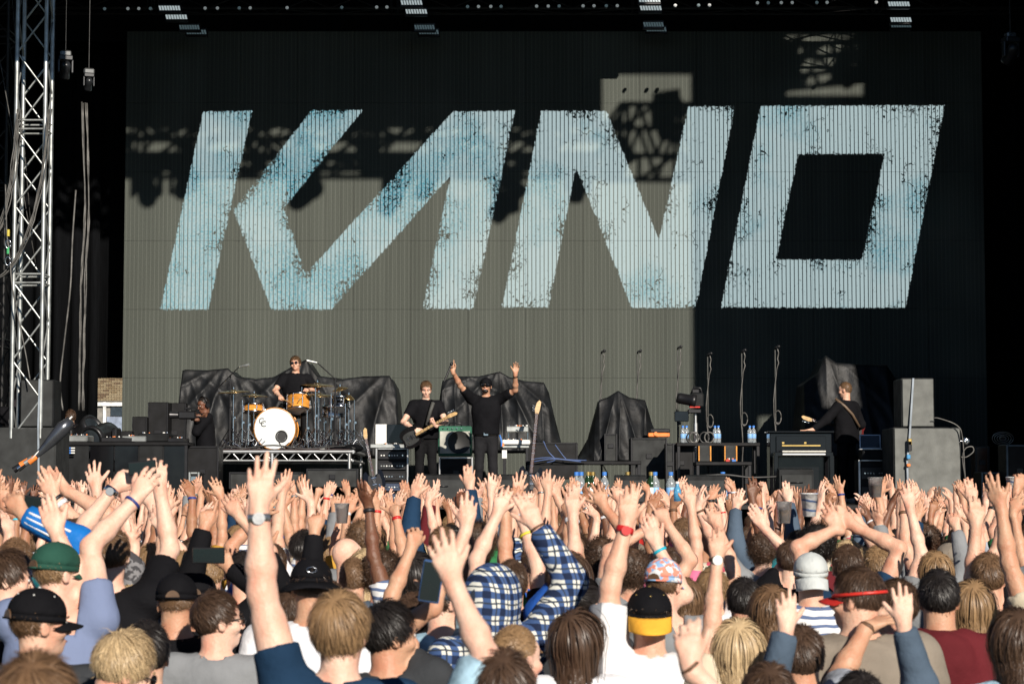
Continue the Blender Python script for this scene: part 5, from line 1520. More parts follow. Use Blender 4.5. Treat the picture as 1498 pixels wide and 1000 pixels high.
def hair_mat(name, c1, c2, rough=.42):
    if name in MATS: return MATS[name]
    m = bpy.data.materials.new(name); m.use_nodes = True; nt = m.node_tree; b = nt.nodes['Principled BSDF']
    at_ = nt.nodes.new('ShaderNodeAttribute'); at_.attribute_name = 'shade'
    tc = nt.nodes.new('ShaderNodeTexCoord'); n = nt.nodes.new('ShaderNodeTexNoise'); n.inputs['Scale'].default_value = 22
    nt.links.new(tc.outputs['Object'], n.inputs['Vector'])
    ad = nt.nodes.new('ShaderNodeMath'); ad.operation = 'MULTIPLY_ADD'; ad.inputs[1].default_value = .7
    nt.links.new(n.outputs[0], ad.inputs[0]); 
    a2 = nt.nodes.new('ShaderNodeMath'); a2.operation = 'MULTIPLY'; a2.inputs[1].default_value = .65
    nt.links.new(at_.outputs['Fac'], a2.inputs[0]); nt.links.new(a2.outputs[0], ad.inputs[2])
    mx = nt.nodes.new('ShaderNodeMix'); mx.data_type = 'RGBA'; mx.inputs[6].default_value = (*c1, 1); mx.inputs[7].default_value = (*c2, 1)
    nt.links.new(ad.outputs[0], mx.inputs[0]); nt.links.new(mx.outputs[2], b.inputs['Base Color'])
    b.inputs['Roughness'].default_value = rough; b.inputs['Specular IOR Level'].default_value = .35
    MATS[name] = m; return m
HC = {'black': hair_mat('black_hair', (.006, .005, .005), (.022, .018, .016)), 'dark': hair_mat('dark_brown_hair', (.018, .010, .007), (.085, .050, .031)),
      'brown': hair_mat('brown_hair', (.045, .024, .013), (.18, .105, .056)), 'light': hair_mat('light_brown_hair', (.09, .05, .025), (.32, .20, .10)),
      'blonde': hair_mat('blonde_hair', (.18, .11, .05), (.60, .45, .26)), 'fair': hair_mat('fair_blond_hair', (.30, .21, .11), (.72, .60, .40)),
      'ginger': hair_mat('ginger_hair', (.18, .05, .015), (.45, .16, .05))}

def skin_mat(name, c, red=(.55, .2, .14)):
    if name in MATS: return MATS[name]
    m = bpy.data.materials.new(name); m.use_nodes = True; nt = m.node_tree; b = nt.nodes['Principled BSDF']; L = nt.links
    tc = nt.nodes.new('ShaderNodeTexCoord')
    n = nt.nodes.new('ShaderNodeTexNoise'); n.inputs['Scale'].default_value = 11; n.inputs['Detail'].default_value = 4; L.new(tc.outputs['Object'], n.inputs['Vector'])
    n2 = nt.nodes.new('ShaderNodeTexNoise'); n2.inputs['Scale'].default_value = 70; n2.inputs['Detail'].default_value = 3; L.new(tc.outputs['Object'], n2.inputs['Vector'])
    mx = nt.nodes.new('ShaderNodeMix'); mx.data_type = 'RGBA'; mx.inputs[6].default_value = (*c, 1)
    mx.inputs[7].default_value = (c[0] * .92, c[1] * .66, c[2] * .60, 1)
    rp = nt.nodes.new('ShaderNodeMapRange'); rp.inputs[1].default_value = .42; rp.inputs[2].default_value = .72; rp.inputs[4].default_value = .9
    L.new(n.outputs[0], rp.inputs[0]); L.new(rp.outputs[0], mx.inputs[0]); L.new(mx.outputs[2], b.inputs['Base Color'])
    b.inputs['Roughness'].default_value = .52; b.inputs['Specular IOR Level'].default_value = .4
    b.inputs['Subsurface Weight'].default_value = 0.12; b.inputs['Subsurface Radius'].default_value = (1, .35, .2); b.inputs['Subsurface Scale'].default_value = .012
    bp = nt.nodes.new('ShaderNodeBump'); bp.inputs['Distance'].default_value = .003; L.new(n2.outputs[0], bp.inputs['Height']); L.new(bp.outputs[0], b.inputs['Normal'])
    MATS[name] = m; return m
SK = {'pale': skin_mat('pale_skin', (.69, .455, .345)), 'fair': skin_mat('fair_skin', (.61, .38, .27)), 'tan': skin_mat('tanned_skin', (.50, .29, .185)),
      'olive': skin_mat('olive_skin', (.33, .17, .095)), 'brown': skin_mat('brown_skin', (.15, .07, .04)), 'dark': skin_mat('dark_skin', (.07, .032, .02))}

def cloth(name, c, **k): return mat(name, c, k.pop('rough', .85), 0, k.pop('var', .10), k.pop('scale', 5), bump=k.pop('bump', .012), bscale=k.pop('bscale', 15), spec=.1, **k)
def pattern_mat(name, kind, cols):
    if name in MATS: return MATS[name]
    m = bpy.data.materials.new(name); m.use_nodes = True; nt = m.node_tree; b = nt.nodes['Principled BSDF']; L = nt.links
    b.inputs['Roughness'].default_value = .85; b.inputs['Specular IOR Level'].default_value = .15
    tc = nt.nodes.new('ShaderNodeTexCoord'); sp = nt.nodes.new('ShaderNodeSeparateXYZ')
    wz = nt.nodes.new('ShaderNodeTexNoise'); wz.inputs['Scale'].default_value = 5
    L.new(tc.outputs['Object'], wz.inputs['Vector'])
    vm = nt.nodes.new('ShaderNodeVectorMath'); vm.operation = 'MULTIPLY_ADD'; vm.inputs[1].default_value = (.05, .05, .05)
    L.new(wz.outputs[1], vm.inputs[0]); L.new(tc.outputs['Object'], vm.inputs[2]); L.new(vm.outputs[0], sp.inputs[0])
    def M_(op, a, b_=None):
        n = nt.nodes.new('ShaderNodeMath'); n.operation = op
        for i, q in enumerate((a, b_)):
            if q is None: continue
            if isinstance(q, (int, float)): n.inputs[i].default_value = q
            else: L.new(q, n.inputs[i])
        return n.outputs[0]
    def mixc(f, a, b_):
        n = nt.nodes.new('ShaderNodeMix'); n.data_type = 'RGBA'; L.new(f, n.inputs[0])
        for i, q in ((6, a), (7, b_)):
            if isinstance(q, tuple): n.inputs[i].default_value = (*q, 1)
            else: L.new(q, n.inputs[i])
        return n.outputs[2]
    def band(ax, per, wid, off=0):
        f = M_('FRACT', M_('ADD', M_('DIVIDE', sp.outputs[ax], per), off + 50)); return M_('LESS_THAN', f, wid)
    if kind == 'stripe': out = mixc(band(2, cols[2], cols[3]), cols[0], cols[1])
    elif kind == 'plaid':
        u = M_('ADD', sp.outputs[0], sp.outputs[1])
        n1 = M_('FRACT', M_('ADD', M_('DIVIDE', u, .066), 50)); n2 = M_('FRACT', M_('ADD', M_('DIVIDE', sp.outputs[2], .066), 50))
        a1, a2 = M_('LESS_THAN', n1, .45), M_('LESS_THAN', n2, .45)
        s_ = M_('MULTIPLY', M_('ADD', a1, a2), .5)
        o1 = mixc(M_('GREATER_THAN', s_, .25), (.62, .62, .56), (.045, .085, .2))
        o1 = mixc(M_('GREATER_THAN', s_, .75), o1, (.012, .02, .05))
        th = M_('MAXIMUM', M_('LESS_THAN', M_('ABSOLUTE', M_('SUBTRACT', n1, .72)), .05), M_('LESS_THAN', M_('ABSOLUTE', M_('SUBTRACT', n2, .72)), .05))
        out = mixc(th, o1, (.03, .04, .06))
    elif kind == 'floral':
        v = nt.nodes.new('ShaderNodeTexVoronoi'); v.inputs['Scale'].default_value = cols[3]; L.new(vm.outputs[0], v.inputs['Vector'])
        sx = nt.nodes.new('ShaderNodeSeparateColor'); L.new(v.outputs['Color'], sx.inputs[0])
        out = mixc(M_('GREATER_THAN', sx.outputs[0], .45), cols[0], cols[1]); out = mixc(M_('GREATER_THAN', sx.outputs[1], .6), out, cols[2])
    elif kind == 'raglan': out = mixc(M_('GREATER_THAN', M_('ABSOLUTE', sp.outputs[0]), .16), cols[0], cols[1])
    elif kind == 'panel': out = mixc(M_('LESS_THAN', M_('ABSOLUTE', M_('SUBTRACT', sp.outputs[0], cols[2])), cols[3]), cols[0], cols[1])
    elif kind == 'camo':
        n = nt.nodes.new('ShaderNodeTexNoise'); n.inputs['Scale'].default_value = 40; L.new(vm.outputs[0], n.inputs['Vector'])
        out = mixc(M_('GREATER_THAN', n.outputs[0], .52), cols[0], cols[1])
    L.new(out, b.inputs['Base Color'])
    bn = nt.nodes.new('ShaderNodeTexNoise'); bn.inputs['Scale'].default_value = 26; bp = nt.nodes.new('ShaderNodeBump'); bp.inputs['Distance'].default_value = .004
    L.new(tc.outputs['Object'], bn.inputs['Vector']); L.new(bn.outputs[0], bp.inputs['Height']); L.new(bp.outputs[0], b.inputs['Normal'])
    MATS[name] = m; return m
SH = {'black': cloth('black_cotton', (.006, .006, .0075)), 'navy': cloth('navy_cotton', (.012, .035, .075)), 'white': cloth('white_cotton', (.66, .67, .70), var=.04), 'grey': cloth('grey_cotton', (.20, .21, .22)),
      'lightgrey': cloth('pale_grey_cotton', (.34, .37, .42)), 'maroon': cloth('maroon_cloth', (.10, .014, .018)), 'khaki': cloth('taupe_cotton', (.21, .18, .145)), 'denim': cloth('light_blue_denim', (.30, .45, .55), var=.3, scale=12, bump=.01),
      'charcoal': cloth('charcoal_cotton', (.035, .038, .042)), 'red': cloth('red_cotton', (.45, .03, .025)), 'green': cloth('green_cotton', (.03, .16, .06)), 'blue': cloth('royal_blue_cotton', (.02, .09, .38)),
      'tracksuit': cloth('bright_blue_polyester', (.01, .13, .42), rough=.5), 'pink': cloth('pink_cotton', (.65, .16, .28)), 'mustard': cloth('mustard_cotton', (.45, .25, .04)), 'cream': cloth('cream_cotton', (.55, .48, .36)), 'teal': cloth('teal_cotton', (.02, .16, .19)),
      'slate': cloth('slate_blue_cotton', (.07, .10, .14)),
      'stripe': pattern_mat('navy_white_stripes', 'stripe', ((.66, .66, .66), (.10, .14, .25), .045, .38)), 'plaid': pattern_mat('blue_white_plaid', 'plaid', ()),
      'floral': pattern_mat('floral_print', 'floral', ((.03, .05, .03), (.5, .08, .12), (.55, .5, .4), 24)), 'raglan': pattern_mat('raglan_two_tone', 'raglan', ((.66, .66, .67), (.22, .23, .25))),
      'panel': pattern_mat('blue_white_panels', 'panel', ((.16, .20, .32), (.62, .64, .68), -.02, .05)), 'camo': pattern_mat('grey_camo_sleeve', 'camo', ((.05, .05, .055), (.18, .18, .19)))}
M_DENIMD = cloth('dark_denim', (.02, .025, .04)); M_TRB = cloth('black_jeans', (.008, .008, .009)); M_SHOE = mat('white_trainers', (.5, .5, .48), .6); M_SHOEB = mat('black_shoes', (.01, .01, .01), .5)

# head gear --------------------------------------------------------------
def dome(rx, ry, rz, seam=6, n=36, m=10, z0=0.0, cut=True):
    vs, fs = [], []
    for j in range(m + 1):
        t = (j / m) * (math.pi / 2)
        for i in range(n):
            a = 2 * math.pi * i / n
            sq = 1 + .012 * math.cos(seam * a) * math.cos(t)
            vs.append((rx * math.cos(t) * math.cos(a) * sq, ry * math.cos(t) * math.sin(a) * sq, z0 + rz * math.sin(t) ** .9))
    for j in range(m):
        for i in range(n): fs.append((j * n + i, j * n + (i + 1) % n, (j + 1) * n + (i + 1) % n, (j + 1) * n + i))
    return vs, fs
def add_cap(P_, parent, kind, mcrown, mbrim=None, mbutton=None, back=False, flat=False, logo=None, detail=None):
    """kind: cap, bucket, visor, beanie"""
    mbrim = mbrim or mcrown; mbutton = mbutton or mcrown
    R = Matrix(P_.R.tolist()).to_4x4(); q = P_.hs
    base = Matrix.Translation(Vector(P_.hd)) @ R @ Matrix.Scale(q, 4)
    T = base @ Matrix.Translation((0, -.012, .035)) @ Matrix.Rotation(-.10 if not back else .10, 4, 'X')
    if back: T = T @ Matrix.Rotation(math.pi, 4, 'Z')
    e = None
    if kind in ('cap', 'bucket', 'beanie'):
        rz = {'cap': .098, 'bucket': .092, 'beanie': .10}[kind]
        vs, fs = dome(.089, .108, rz, 6 if kind == 'cap' else 2)
        if kind == 'bucket': vs = [(x * (1 if z < .07 else 1.12), y * (1 if z < .07 else 1.12), min(z, .085)) for x, y, z in vs]
        mb = MB().add(vs, fs, True, T)
        v2 = [(x, y, -.022) for x, y, z in vs[:36]] + vs[:36]
        mb.add(v2, [(i, (i + 1) % 36, 36 + (i + 1) % 36, 36 + i) for i in range(36)], True, T)
        e = mb.build('cap' if kind != 'beanie' else 'beanie', mcrown, parent)
        e.data.materials[0] = mcrown
        sd = e.modifiers.new('thick', 'SOLIDIFY'); sd.thickness = .003; sd.offset = 1
        if kind == 'cap':
            MB().ball((0, 0, rz), (.009, .009, .006), 5, 10, T).build('button', mbutton, e)
            for k in range(6):
                a = math.pi / 6 + k * math.pi / 3
                MB().ball((.089 * math.cos(a) * .72, .109 * math.sin(a) * .72, rz * .74), (.004, .004, .003), 4, 8, T).build('eyelet', mbutton, e)
                a = k * math.pi / 3
                MB().tube([(.0925 * math.cos(t) * math.cos(a), .1115 * math.cos(t) * math.sin(a), (rz + .001) * math.sin(t) ** .9) for t in np.linspace(.02, 1.5, 7)], .0012, 4).build('seam', mcrown, e).data.transform(T)
            # adjustable strap opening at the side opposite the brim
            MB().add([(.032 * math.cos(t), -.1135, -.018 + .034 * math.sin(t)) for t in np.linspace(0, math.pi, 9)] + [(.032 * math.cos(t), -.108, -.018 + .034 * math.sin(t)) for t in np.linspace(0, math.pi, 9)],
                     [(i, i + 1, 10 + i, 9 + i) for i in range(8)] + [list(range(9))], False, T).build('opening', detail or HC['brown'], e)
            MB().tube([(-.034, -.1145, -.018), (0, -.118, -.018), (.034, -.1145, -.018)], .004, 6).build('strap', mcrown, e).data.transform(T)
        if kind == 'bucket':
            mb = MB()
            n = 36; vs = [(.093 * math.cos(t), .112 * math.sin(t), -.018) for t in np.linspace(0, 2 * math.pi, n, endpoint=False)] + [(.150 * math.cos(t), .170 * math.sin(t), -.055 + .008 * math.sin(3 * t)) for t in np.linspace(0, 2 * math.pi, n, endpoint=False)]
            br = mb.add(vs, [(i, (i + 1) % n, n + (i + 1) % n, n + i) for i in range(n)], True, T).build('brim', mbrim, e)
            br.modifiers.new('thick', 'SOLIDIFY').thickness = .004
            pts = [(.022 * math.cos(t) , -.113, .035 + .012 * math.sin(t)) for t in np.linspace(0, 6.28, 14)]
            MB().tube([T @ Vector(p) for p in pts], .002).build('ring', M_CHROME, e)
    if kind in ('cap', 'visor'):
        n, mm = 14, 6; vs, fs = [], []
        for j in range(mm + 1):
            f_ = j / mm
            for i in range(n + 1):
                a = math.pi * (.10 + .80 * i / n)
                r0x, r0y = .090, .108
                bx, by = r0x * math.cos(a), r0y * math.sin(a)
                ox, oy = .088 * math.cos(a), .075 * math.sin(a) ** .6 + by
                x, y = bx * (1 - f_) + ox * f_, by * (1 - f_) + (oy + .0) * f_
                z = -.016 - (.0 if flat else .030 * (x / .09) ** 2) - (.055 if back else .012) * f_ ** 1.1
                vs.append((x, y, z))
        for j in range(mm):
            for i in range(n): fs.append((j * (n + 1) + i, j * (n + 1) + i + 1, (j + 1) * (n + 1) + i + 1, (j + 1) * (n + 1) + i))
        o = MB().add(vs, fs, True, T).build('brim', mbrim, e or parent)
        o.modifiers.new('thick', 'SOLIDIFY').thickness = .004
        if kind == 'visor':
            MB().tube([T @ Vector((.093 * math.cos(t), .112 * math.sin(t), -.012)) for t in np.linspace(0, 2 * math.pi, 30)], .007, 6).build('headband', mbrim, parent)
    if logo:
        MB().ball((0, -.112, .04), (.022, .003, .011), 5, 12, T).build('badge', logo, e or parent)
    return e
M_LIP = mat('lip_skin', (.34, .13, .10), .5)
M_EYE = mat('eye_white', (.5, .48, .45), .3)
def add_face(P_, parent, brow, eyes=True):
    T = Matrix.Translation(Vector(P_.hd)) @ Matrix(P_.R.tolist()).to_4x4() @ Matrix.Scale(P_.hs, 4)
    for sx in (-1, 1):
        MB().tube([T @ Vector((sx * .015, .103, .022)), T @ Vector((sx * .032, .100, .028)), T @ Vector((sx * .050, .088, .024))], .0035, 5).build('eyebrow', brow, parent)
        if eyes:
            e = MB().ball((sx * .031, .0865, .004), (.011, .009, .0075), 6, 10, T).build('eye', M_EYE, parent)
            MB().ball((sx * .031, .0945, .004), (.0055, .003, .0055), 5, 8, T).build('iris', M_BLK, e)
    MB().tube([T @ Vector((-.021, .093, -.066)), T @ Vector((0, .1035, -.0655)), T @ Vector((.021, .093, -.066))], [.002, .0042, .002], 6).build('lips', M_LIP, parent)
def add_glasses(P_, parent, m=None):
    T = Matrix.Translation(Vector(P_.hd)) @ Matrix(P_.R.tolist()).to_4x4() @ Matrix.Scale(P_.hs, 4)
    e = MB().box((0, .113, .008), (.02, .004, .004), 0, T=T).build('sunglasses', m or M_BLK, parent)
    for sx in (-1, 1):
        MB().ball((sx * .033, .106, .002), (.027, .006, .020), 6, 14, T).build('lens', M_SCR, e)
        MB().cyl(T @ Vector((sx * .062, .098, .008)), T @ Vector((sx * .083, -.01, .004)), .0028, n=6).build('temple', m or M_BLK, e)
def add_band(P_, parent, a, m, off=.035, w=.012, r=.031, face=False):
    d = nrm(a['W'] - a['E']); c = a['W'] - d * off; rr = (r + off * .10) * P_.k * (.9 if P_.fem else 1.0) * P_.b
    q = Vector(d).to_track_quat('Z', 'Y').to_matrix().to_4x4(); T = Matrix.Translation(Vector(c)) @ q
    o = MB().lathe([(rr - .004, -w), (rr + .0015, -w), (rr + .003, 0), (rr + .0015, w), (rr - .004, w)], 18, T).build('wristband' if not face else 'wristwatch', m, parent)
    if face:
        pn = nrm(a['pn']); p = Vector(c - pn * (rr + .003)); q2 = Vector(-pn).to_track_quat('Z', 'Y').to_matrix().to_4x4()
        MB().cyl((0, 0, -.003), (0, 0, .006), .019, n=18).build('dial', face, o).data.transform(Matrix.Translation(p) @ q2)
    return o

def dress(P_, parent, skin='fair', hair='short', hcol='brown', shirt='black', sleeve=.5, long=False, hood=False, tank=False, hv=0, h=.0075, sh=.0165, seed=1, cap=None, trousers=M_DENIMD, loose=1.0, legs=True, glasses=False, hat_hair=True, body_me=None, shirt_me=None, bands=(), face=True, body_legs=False, hem=.88):
    me = body_me or body_mesh(P_, h, face=face, legs=body_legs)
    link_mesh('body', me, parent, SK[skin])
    sm = shirt_me or shirt_mesh(P_, sleeve, long, sh, seed, hood=hood, tank=tank, loose=loose, hem=hem)
    link_mesh('shirt', sm, parent, SH[shirt] if isinstance(shirt, str) else shirt)
    if hair and hood != 'up':
        o = link_mesh('hair', get_hair(hair, hv), parent, HC[hcol])
        T = Matrix.Translation(Vector(P_.hd)) @ Matrix(P_.R.tolist()).to_4x4() @ Matrix.Scale(P_.hs, 4)
        o.matrix_local = T
        if cap and cap[0] != 'visor': o.scale = (P_.hs * .97, P_.hs * .97, P_.hs * (.86 if hair in ('short', 'crop', 'buzz') else .9))
    if cap: add_cap(P_, parent, *cap[:1], **cap[1])
    if glasses: add_glasses(P_, parent)
    if face == 'full': add_face(P_, parent, HC.get(hcol, HC['dark']), not glasses)
    if legs:
        o = link_mesh('trousers', LEGS, parent, trousers); o.scale = (P_.b * P_.k, P_.b * P_.k, P_.k); o.rotation_euler = (0, 0, P_.torso)
        for sx in (-1, 1):
            o = link_mesh('shoe', SHOE, parent, M_SHOE if seed % 4 > 1 else M_SHOEB); o.location = P_.T @ Vector((sx * .13 * P_.k, .0, 0)); o.rotation_euler = (0, 0, P_.torso)
    for (i, m, off, w, fc) in bands:
        a = [q for q in P_.arms if q['side'] == i]
        if a: add_band(P_, parent, a[0], m, off, w, face=fc)
B_WHITE = mat('white_wristband', (.7, .7, .72), .5, var=.25, scale=60); B_BLACK = mat('black_wristband', (.01, .01, .012), .5); B_RED = mat('red_watch_strap', (.6, .02, .02), .4)
B_BLUE = mat('navy_wristband', (.02, .04, .2), .5); B_TURQ = mat('turquoise_wristband', (.02, .42, .55), .5); B_YEL = mat('yellow_wristband', (.7, .6, .05), .5); B_TAN = mat('leather_strap', (.12, .06, .03), .6)
# ---------------------------------------------------------------- performers
def person(name_label, loc, group=None):
    return empty('person', loc, 0, name_label, 'person', group)
def rel(px, py, Y, base): return P(px, py, Y) - Vector(base)
# rapper
Yr = 31.0; base = (PX(711, Yr, 620), Yr, DECK_Z); H = PZ(551, Yr) - DECK_Z - .01
rp = Pose(H, .97, face=math.pi - .12, pitch=.12, torso=math.pi - .05, arms=[
    dict(side=1, W=rel(662, 543, Yr - .36, base), pole=(-.5, .2, -.6), pose='point', fd=(-.18, -.1, 1), pn=(.2, -1, 0)),
    dict(side=-1, W=rel(754, 547, Yr - .36, base), pole=(.5, .2, -.6), pose='open', fd=(.12, -.1, 1), pn=(0, -1, 0))])
e = person('rapper in black cap and tee, both arms thrown up, at centre stage', base)
dress(rp, e, 'tan', 'buzz', 'black', 'black', .75, cap=('cap', dict(mcrown=SH['black'])), glasses=True, trousers=cloth('faded_black_jeans', (.016, .016, .018)), face='full', seed=3, h=.007, bands=((-1, B_BLACK, .03, .01, None),), hem=.975)
z0 = 1.0 * rp.k
MB().lathe([(.16, -.02), (.172, -.02), (.172, .02), (.16, .02), (.16, -.02)], 24, Matrix.Translation((0, 0, z0 - .04)) @ Matrix.Diagonal((1.08, .78, 1, 1))).build('belt', mat('black_leather', (.02, .018, .016), .35), e)
MB().box((.0, -.145, z0 - .04), (.07, .015, .045), .004).build('buckle', M_CHROME, e)
MB().box((.0, -.138, 1.28 * rp.k), (.13, .012, .025), .004).build('chest_print', mat('grey_print', (.05, .05, .05), .8), e)
for (x, z, r) in ((0, -.075, .03), (-.02, -.09, .02), (.02, -.09, .02)): pass
T = Matrix.Translation(Vector(rp.hd)) @ Matrix(rp.R.tolist()).to_4x4()
MB().ball((0, .072, -.085), (.046, .03, .026), 8, 14, T).build('beard', HC['black'], e)
MB().box((0, .1035, -.064), (.026, .006, .006), .002, T=T).build('teeth', M_WHITEP, e)
mic = empty('microphone', Vector(base) + Vector(rp.arms[0]['W']) + Vector((-.03, -.06, .08)), 0, 'black handheld microphone in the rapper\'s raised hand', 'microphone')
MB().cyl((.0, 0, .0), (-.09, -.04, -.22), .016, .012).build('handle', M_STEELB, mic)
MB().ball((.012, .004, .028), .028, 6, 10).build('grille_head', M_STEELB, mic)
# guitarist (left)
base = (PX(623, 31.3, 600), 31.3, DECK_Z); H = PZ(556, 31.3) - DECK_Z - .01
gp = Pose(H, .93, face=math.pi + .1, pitch=-.3, torso=math.pi + .12, arms=[
    dict(side=1, W=rel(606, 627, 31.0, base), pole=(-1, .2, -.5), pose='cup', fd=(.8, -.3, -.5), pn=(0, 1, -.2)),
    dict(side=-1, W=rel(637, 622, 30.95, base), pole=(1, .1, -.8), pose='cup', fd=(-.75, -.3, .55), pn=(0, .3, 1))])
e = person('guitarist in black tee looking down at his guitar, left of the rapper', base)
dress(gp, e, 'pale', 'crop', 'brown', 'black', .62, face='full', seed=5, h=.007, trousers=M_TRB, loose=1.03, hem=.94)
MB().tube([P(634, 588, 31.08) - Vector(base), P(630, 600, 31.08) - Vector(base), P(624, 622, 31.05) - Vector(base)], [.03, .028, .026], 6).build('guitar_strap', mat('grey_strap', (.06, .06, .055), .7), e)
g_ = guitar('electric_guitar', 'dark electric guitar with maple neck held by the guitarist', M_SHINY, M_WOODM, .86, guard=M_GREYBOX)
p0, p1 = P(601, 640, 31.0), P(655, 609, 30.85)
g_.location = p0; g_.rotation_euler = (0.12, math.atan2(p1.x - p0.x, p1.z - p0.z), 0)
# drummer
base = (PX(432, 34.0, 580), 34.0, DZ + 1.52 - 1.78)
dp = Pose(1.78, 1.0, face=math.pi - .1, pitch=.08, roll=.12, torso=math.pi, arms=[
    dict(side=1, W=rel(410, 580, 33.6, base), pole=(-1, .4, -.3), pose='fist', fd=(.2, -.8, -.2), pn=(0, 0, -1)),
    dict(side=-1, W=rel(451, 570, 33.6, base), pole=(1, .4, -.5), pose='fist', fd=(-.2, -.8, .1), pn=(0, 0, -1))])
e = person('drummer in black tee and sunglasses sitting behind the orange kit', base)
dress(dp, e, 'fair', 'messy', 'brown', 'black', .7, glasses=True, legs=False, face='full', seed=7, h=.007)
MB().ball((0, .0, 0), (.055, .008, .06), 8, 20, Matrix.Translation((PX(428, 34) - base[0], -.135, 1.27))).build('chest_print', mat('pale_moon_print', (.4, .42, .42), .8, var=.3, scale=30), e)
MB().tube([(-.09, 0, .93), (-.16, -.3, .93), (-.2, -.5, .9), (-.2, -.5, .5), (-.2, -.48, .28)], [.1, .09, .07, .06, .05], 12).build('trouser_leg', M_TRB, e)
MB().tube([(.09, 0, .93), (.16, -.3, .93), (.2, -.5, .9), (.2, -.5, .5), (.2, -.48, .28)], [.1, .09, .07, .06, .05], 12).build('trouser_leg', M_TRB, e)
for (hx, hy, tx, ty, lb) in ((411, 583, 430, 590, 'pale drumstick in the drummer\'s left-side hand'), (450, 572, 437, 585, 'pale drumstick in the drummer\'s right-side hand')):
    a_, b_ = P(hx, hy, 33.45), P(tx, ty, 33.1); o = MB().cyl(a_, b_, .008, .006, n=8).ball(b_, .01, 5, 8).build('drumstick', M_WOODM); tag(o, lb, 'drumstick')
e = empty('drum_stool', (base[0], 34.05, DZ), 0, 'round black drum stool under the drummer', 'stool')
MB().lathe([(.001, .6), (.17, .6), (.18, .57), (.17, .53), (.001, .53)], 20).build('seat', M_STEELB, e); MB().cyl((0, 0, .1), (0, 0, .53), .02).build('post', M_CHROME, e)
for i in range(3): MB().cyl((0, 0, .3), (.24 * math.cos(2.1 * i), .24 * math.sin(2.1 * i), .01), .012, n=6).build('leg', M_CHROME, e)
# cameraman
base = (PX(304, 32.0, 610), 32.0, DECK_Z); H = PZ(578, 32.0) - DECK_Z - .02
cp = Pose(H, 1.05, face=math.pi - 1.0 + .0, pitch=-.35, torso=math.pi - 1.2 + .0, lean=(-.03, 0), arms=[
    dict(side=1, W=rel(287, 614, 31.6, base), pole=(-.2, .3, -1), pose='cup', fd=(-1, -.2, 0), pn=(0, 0, 1)),
    dict(side=-1, W=rel(291, 608, 31.8, base), pole=(.4, 0, -1), pose='cup', fd=(-1, -.1, .1), pn=(0, .3, -1))])
cp.R = np.array(Matrix.Rotation(math.pi / 2 + .7, 3, 'Z') @ Matrix.Rotation(-.3, 3, 'X'))
e = person('camera operator in dark top and headphones bent over a camera by the riser', base)
dress(cp, e, 'brown', 'buzz', 'black', 'black', long=True, face='full', seed=9, h=.008, trousers=M_TRB)
Th = Matrix.Translation(Vector(cp.hd)) @ Matrix(cp.R.tolist()).to_4x4()
hpn = MB().tube([Th @ Vector((.092 * math.cos(t), -.01, .03 + .105 * math.sin(t))) for t in np.linspace(0, math.pi, 14)], .009, 6).build('headphones', M_STEELB, e)
for sx in (-1, 1): MB().cyl(Th @ Vector((sx * .08, -.008, -.01)), Th @ Vector((sx * .11, -.008, -.01)), .038, .034, n=16).build('ear_cup', M_STEELB, hpn)
cc = P(274, 607, 31.6)
e = empty('video_camera', cc, 0, 'black video camera held by the headphoned operator', 'camera')
MB().box((0, 0, 0), (.26, .14, .12), .02).build('body', M_STEELB, e); MB().cyl((-.13, 0, 0), (-.26, -.02, 0), .045, .055, n=16).build('lens', M_STEELB, e)
MB().box((.02, 0, .1), (.14, .03, .03), .01).build('handle', M_STEELB, e); MB().box((.1, -.03, .08), (.08, .06, .05), .01).build('viewfinder', M_BLACKBOX, e)
# bearded head guitarist at right, seen from behind
base = (PX(1238, 31.3, 600), 31.3, DECK_Z); H = PZ(557, 31.3) - DECK_Z - .01
bp_ = Pose(H, .98, face=1.1, pitch=-.1, torso=.8, arms=[
    dict(side=-1, W=rel(1187, 630, 31.0, base), pole=(-.3, -.3, -1), pose='flat', fd=(-1, 0, -.05), pn=(0, 0, -1)),
    dict(side=1, W=rel(1248, 630, 31.75, base), pole=(.5, .2, -1), pose='cup', fd=(-.3, .8, 0), pn=(-1, 0, 0))])
e = person('shaven headed guitarist in black seen from behind beside the piano', base)
dress(bp_, e, 'fair', 'buzz', 'brown', 'black', long=True, seed=11, h=.008, trousers=M_TRB, loose=1.1)
MB().tube([rel(1222, 583, 31.12, base), rel(1236, 594, 31.10, base), rel(1247, 606, 31.12, base), rel(1257, 624, 31.2, base)], .022, 6).build('guitar_strap', mat('brown_leather_strap', (.12, .08, .05), .5), e)
g_ = guitar('electric_guitar', 'dark red guitar slung on the guitarist beside the piano, its headstock poking out left', mat('dark_cherry_lacquer', (.10, .012, .012), .15), mat('rosewood', (.07, .03, .02), .4), .9)
p0, p1 = P(1250, 628, 31.75), P(1172, 610, 31.6)
g_.location = p0; g_.rotation_euler = (0, math.atan2(p1.x - p0.x, p1.z - p0.z), 0)
# crew at far left
base = (PX(22, 32.2, 600), 32.2, DECK_Z); H = PZ(569, 32.2) - DECK_Z
e = person('crew member in black tee working behind the left speaker', base)
dress(Pose(H, 1.05, face=-.5, pitch=-.2), e, 'fair', 'short', 'dark', 'black', .6, seed=13, trousers=M_TRB)
MB().box((.02, -.142, 1.22 * H / 1.75), (.16, .01, .12), .004).build('back_print', mat('faint_grey_print', (.12, .12, .12), .8), e)
base = (PX(103, 34.2, 600), 34.2, DECK_Z); H = PZ(595, 34.2) - DECK_Z
e = person('crew member in shadow behind the left moving light', base)
dress(Pose(H - .04, 1.0, face=.4), e, 'tan', 'short', 'dark', 'black', .6, seed=14, trousers=M_TRB)

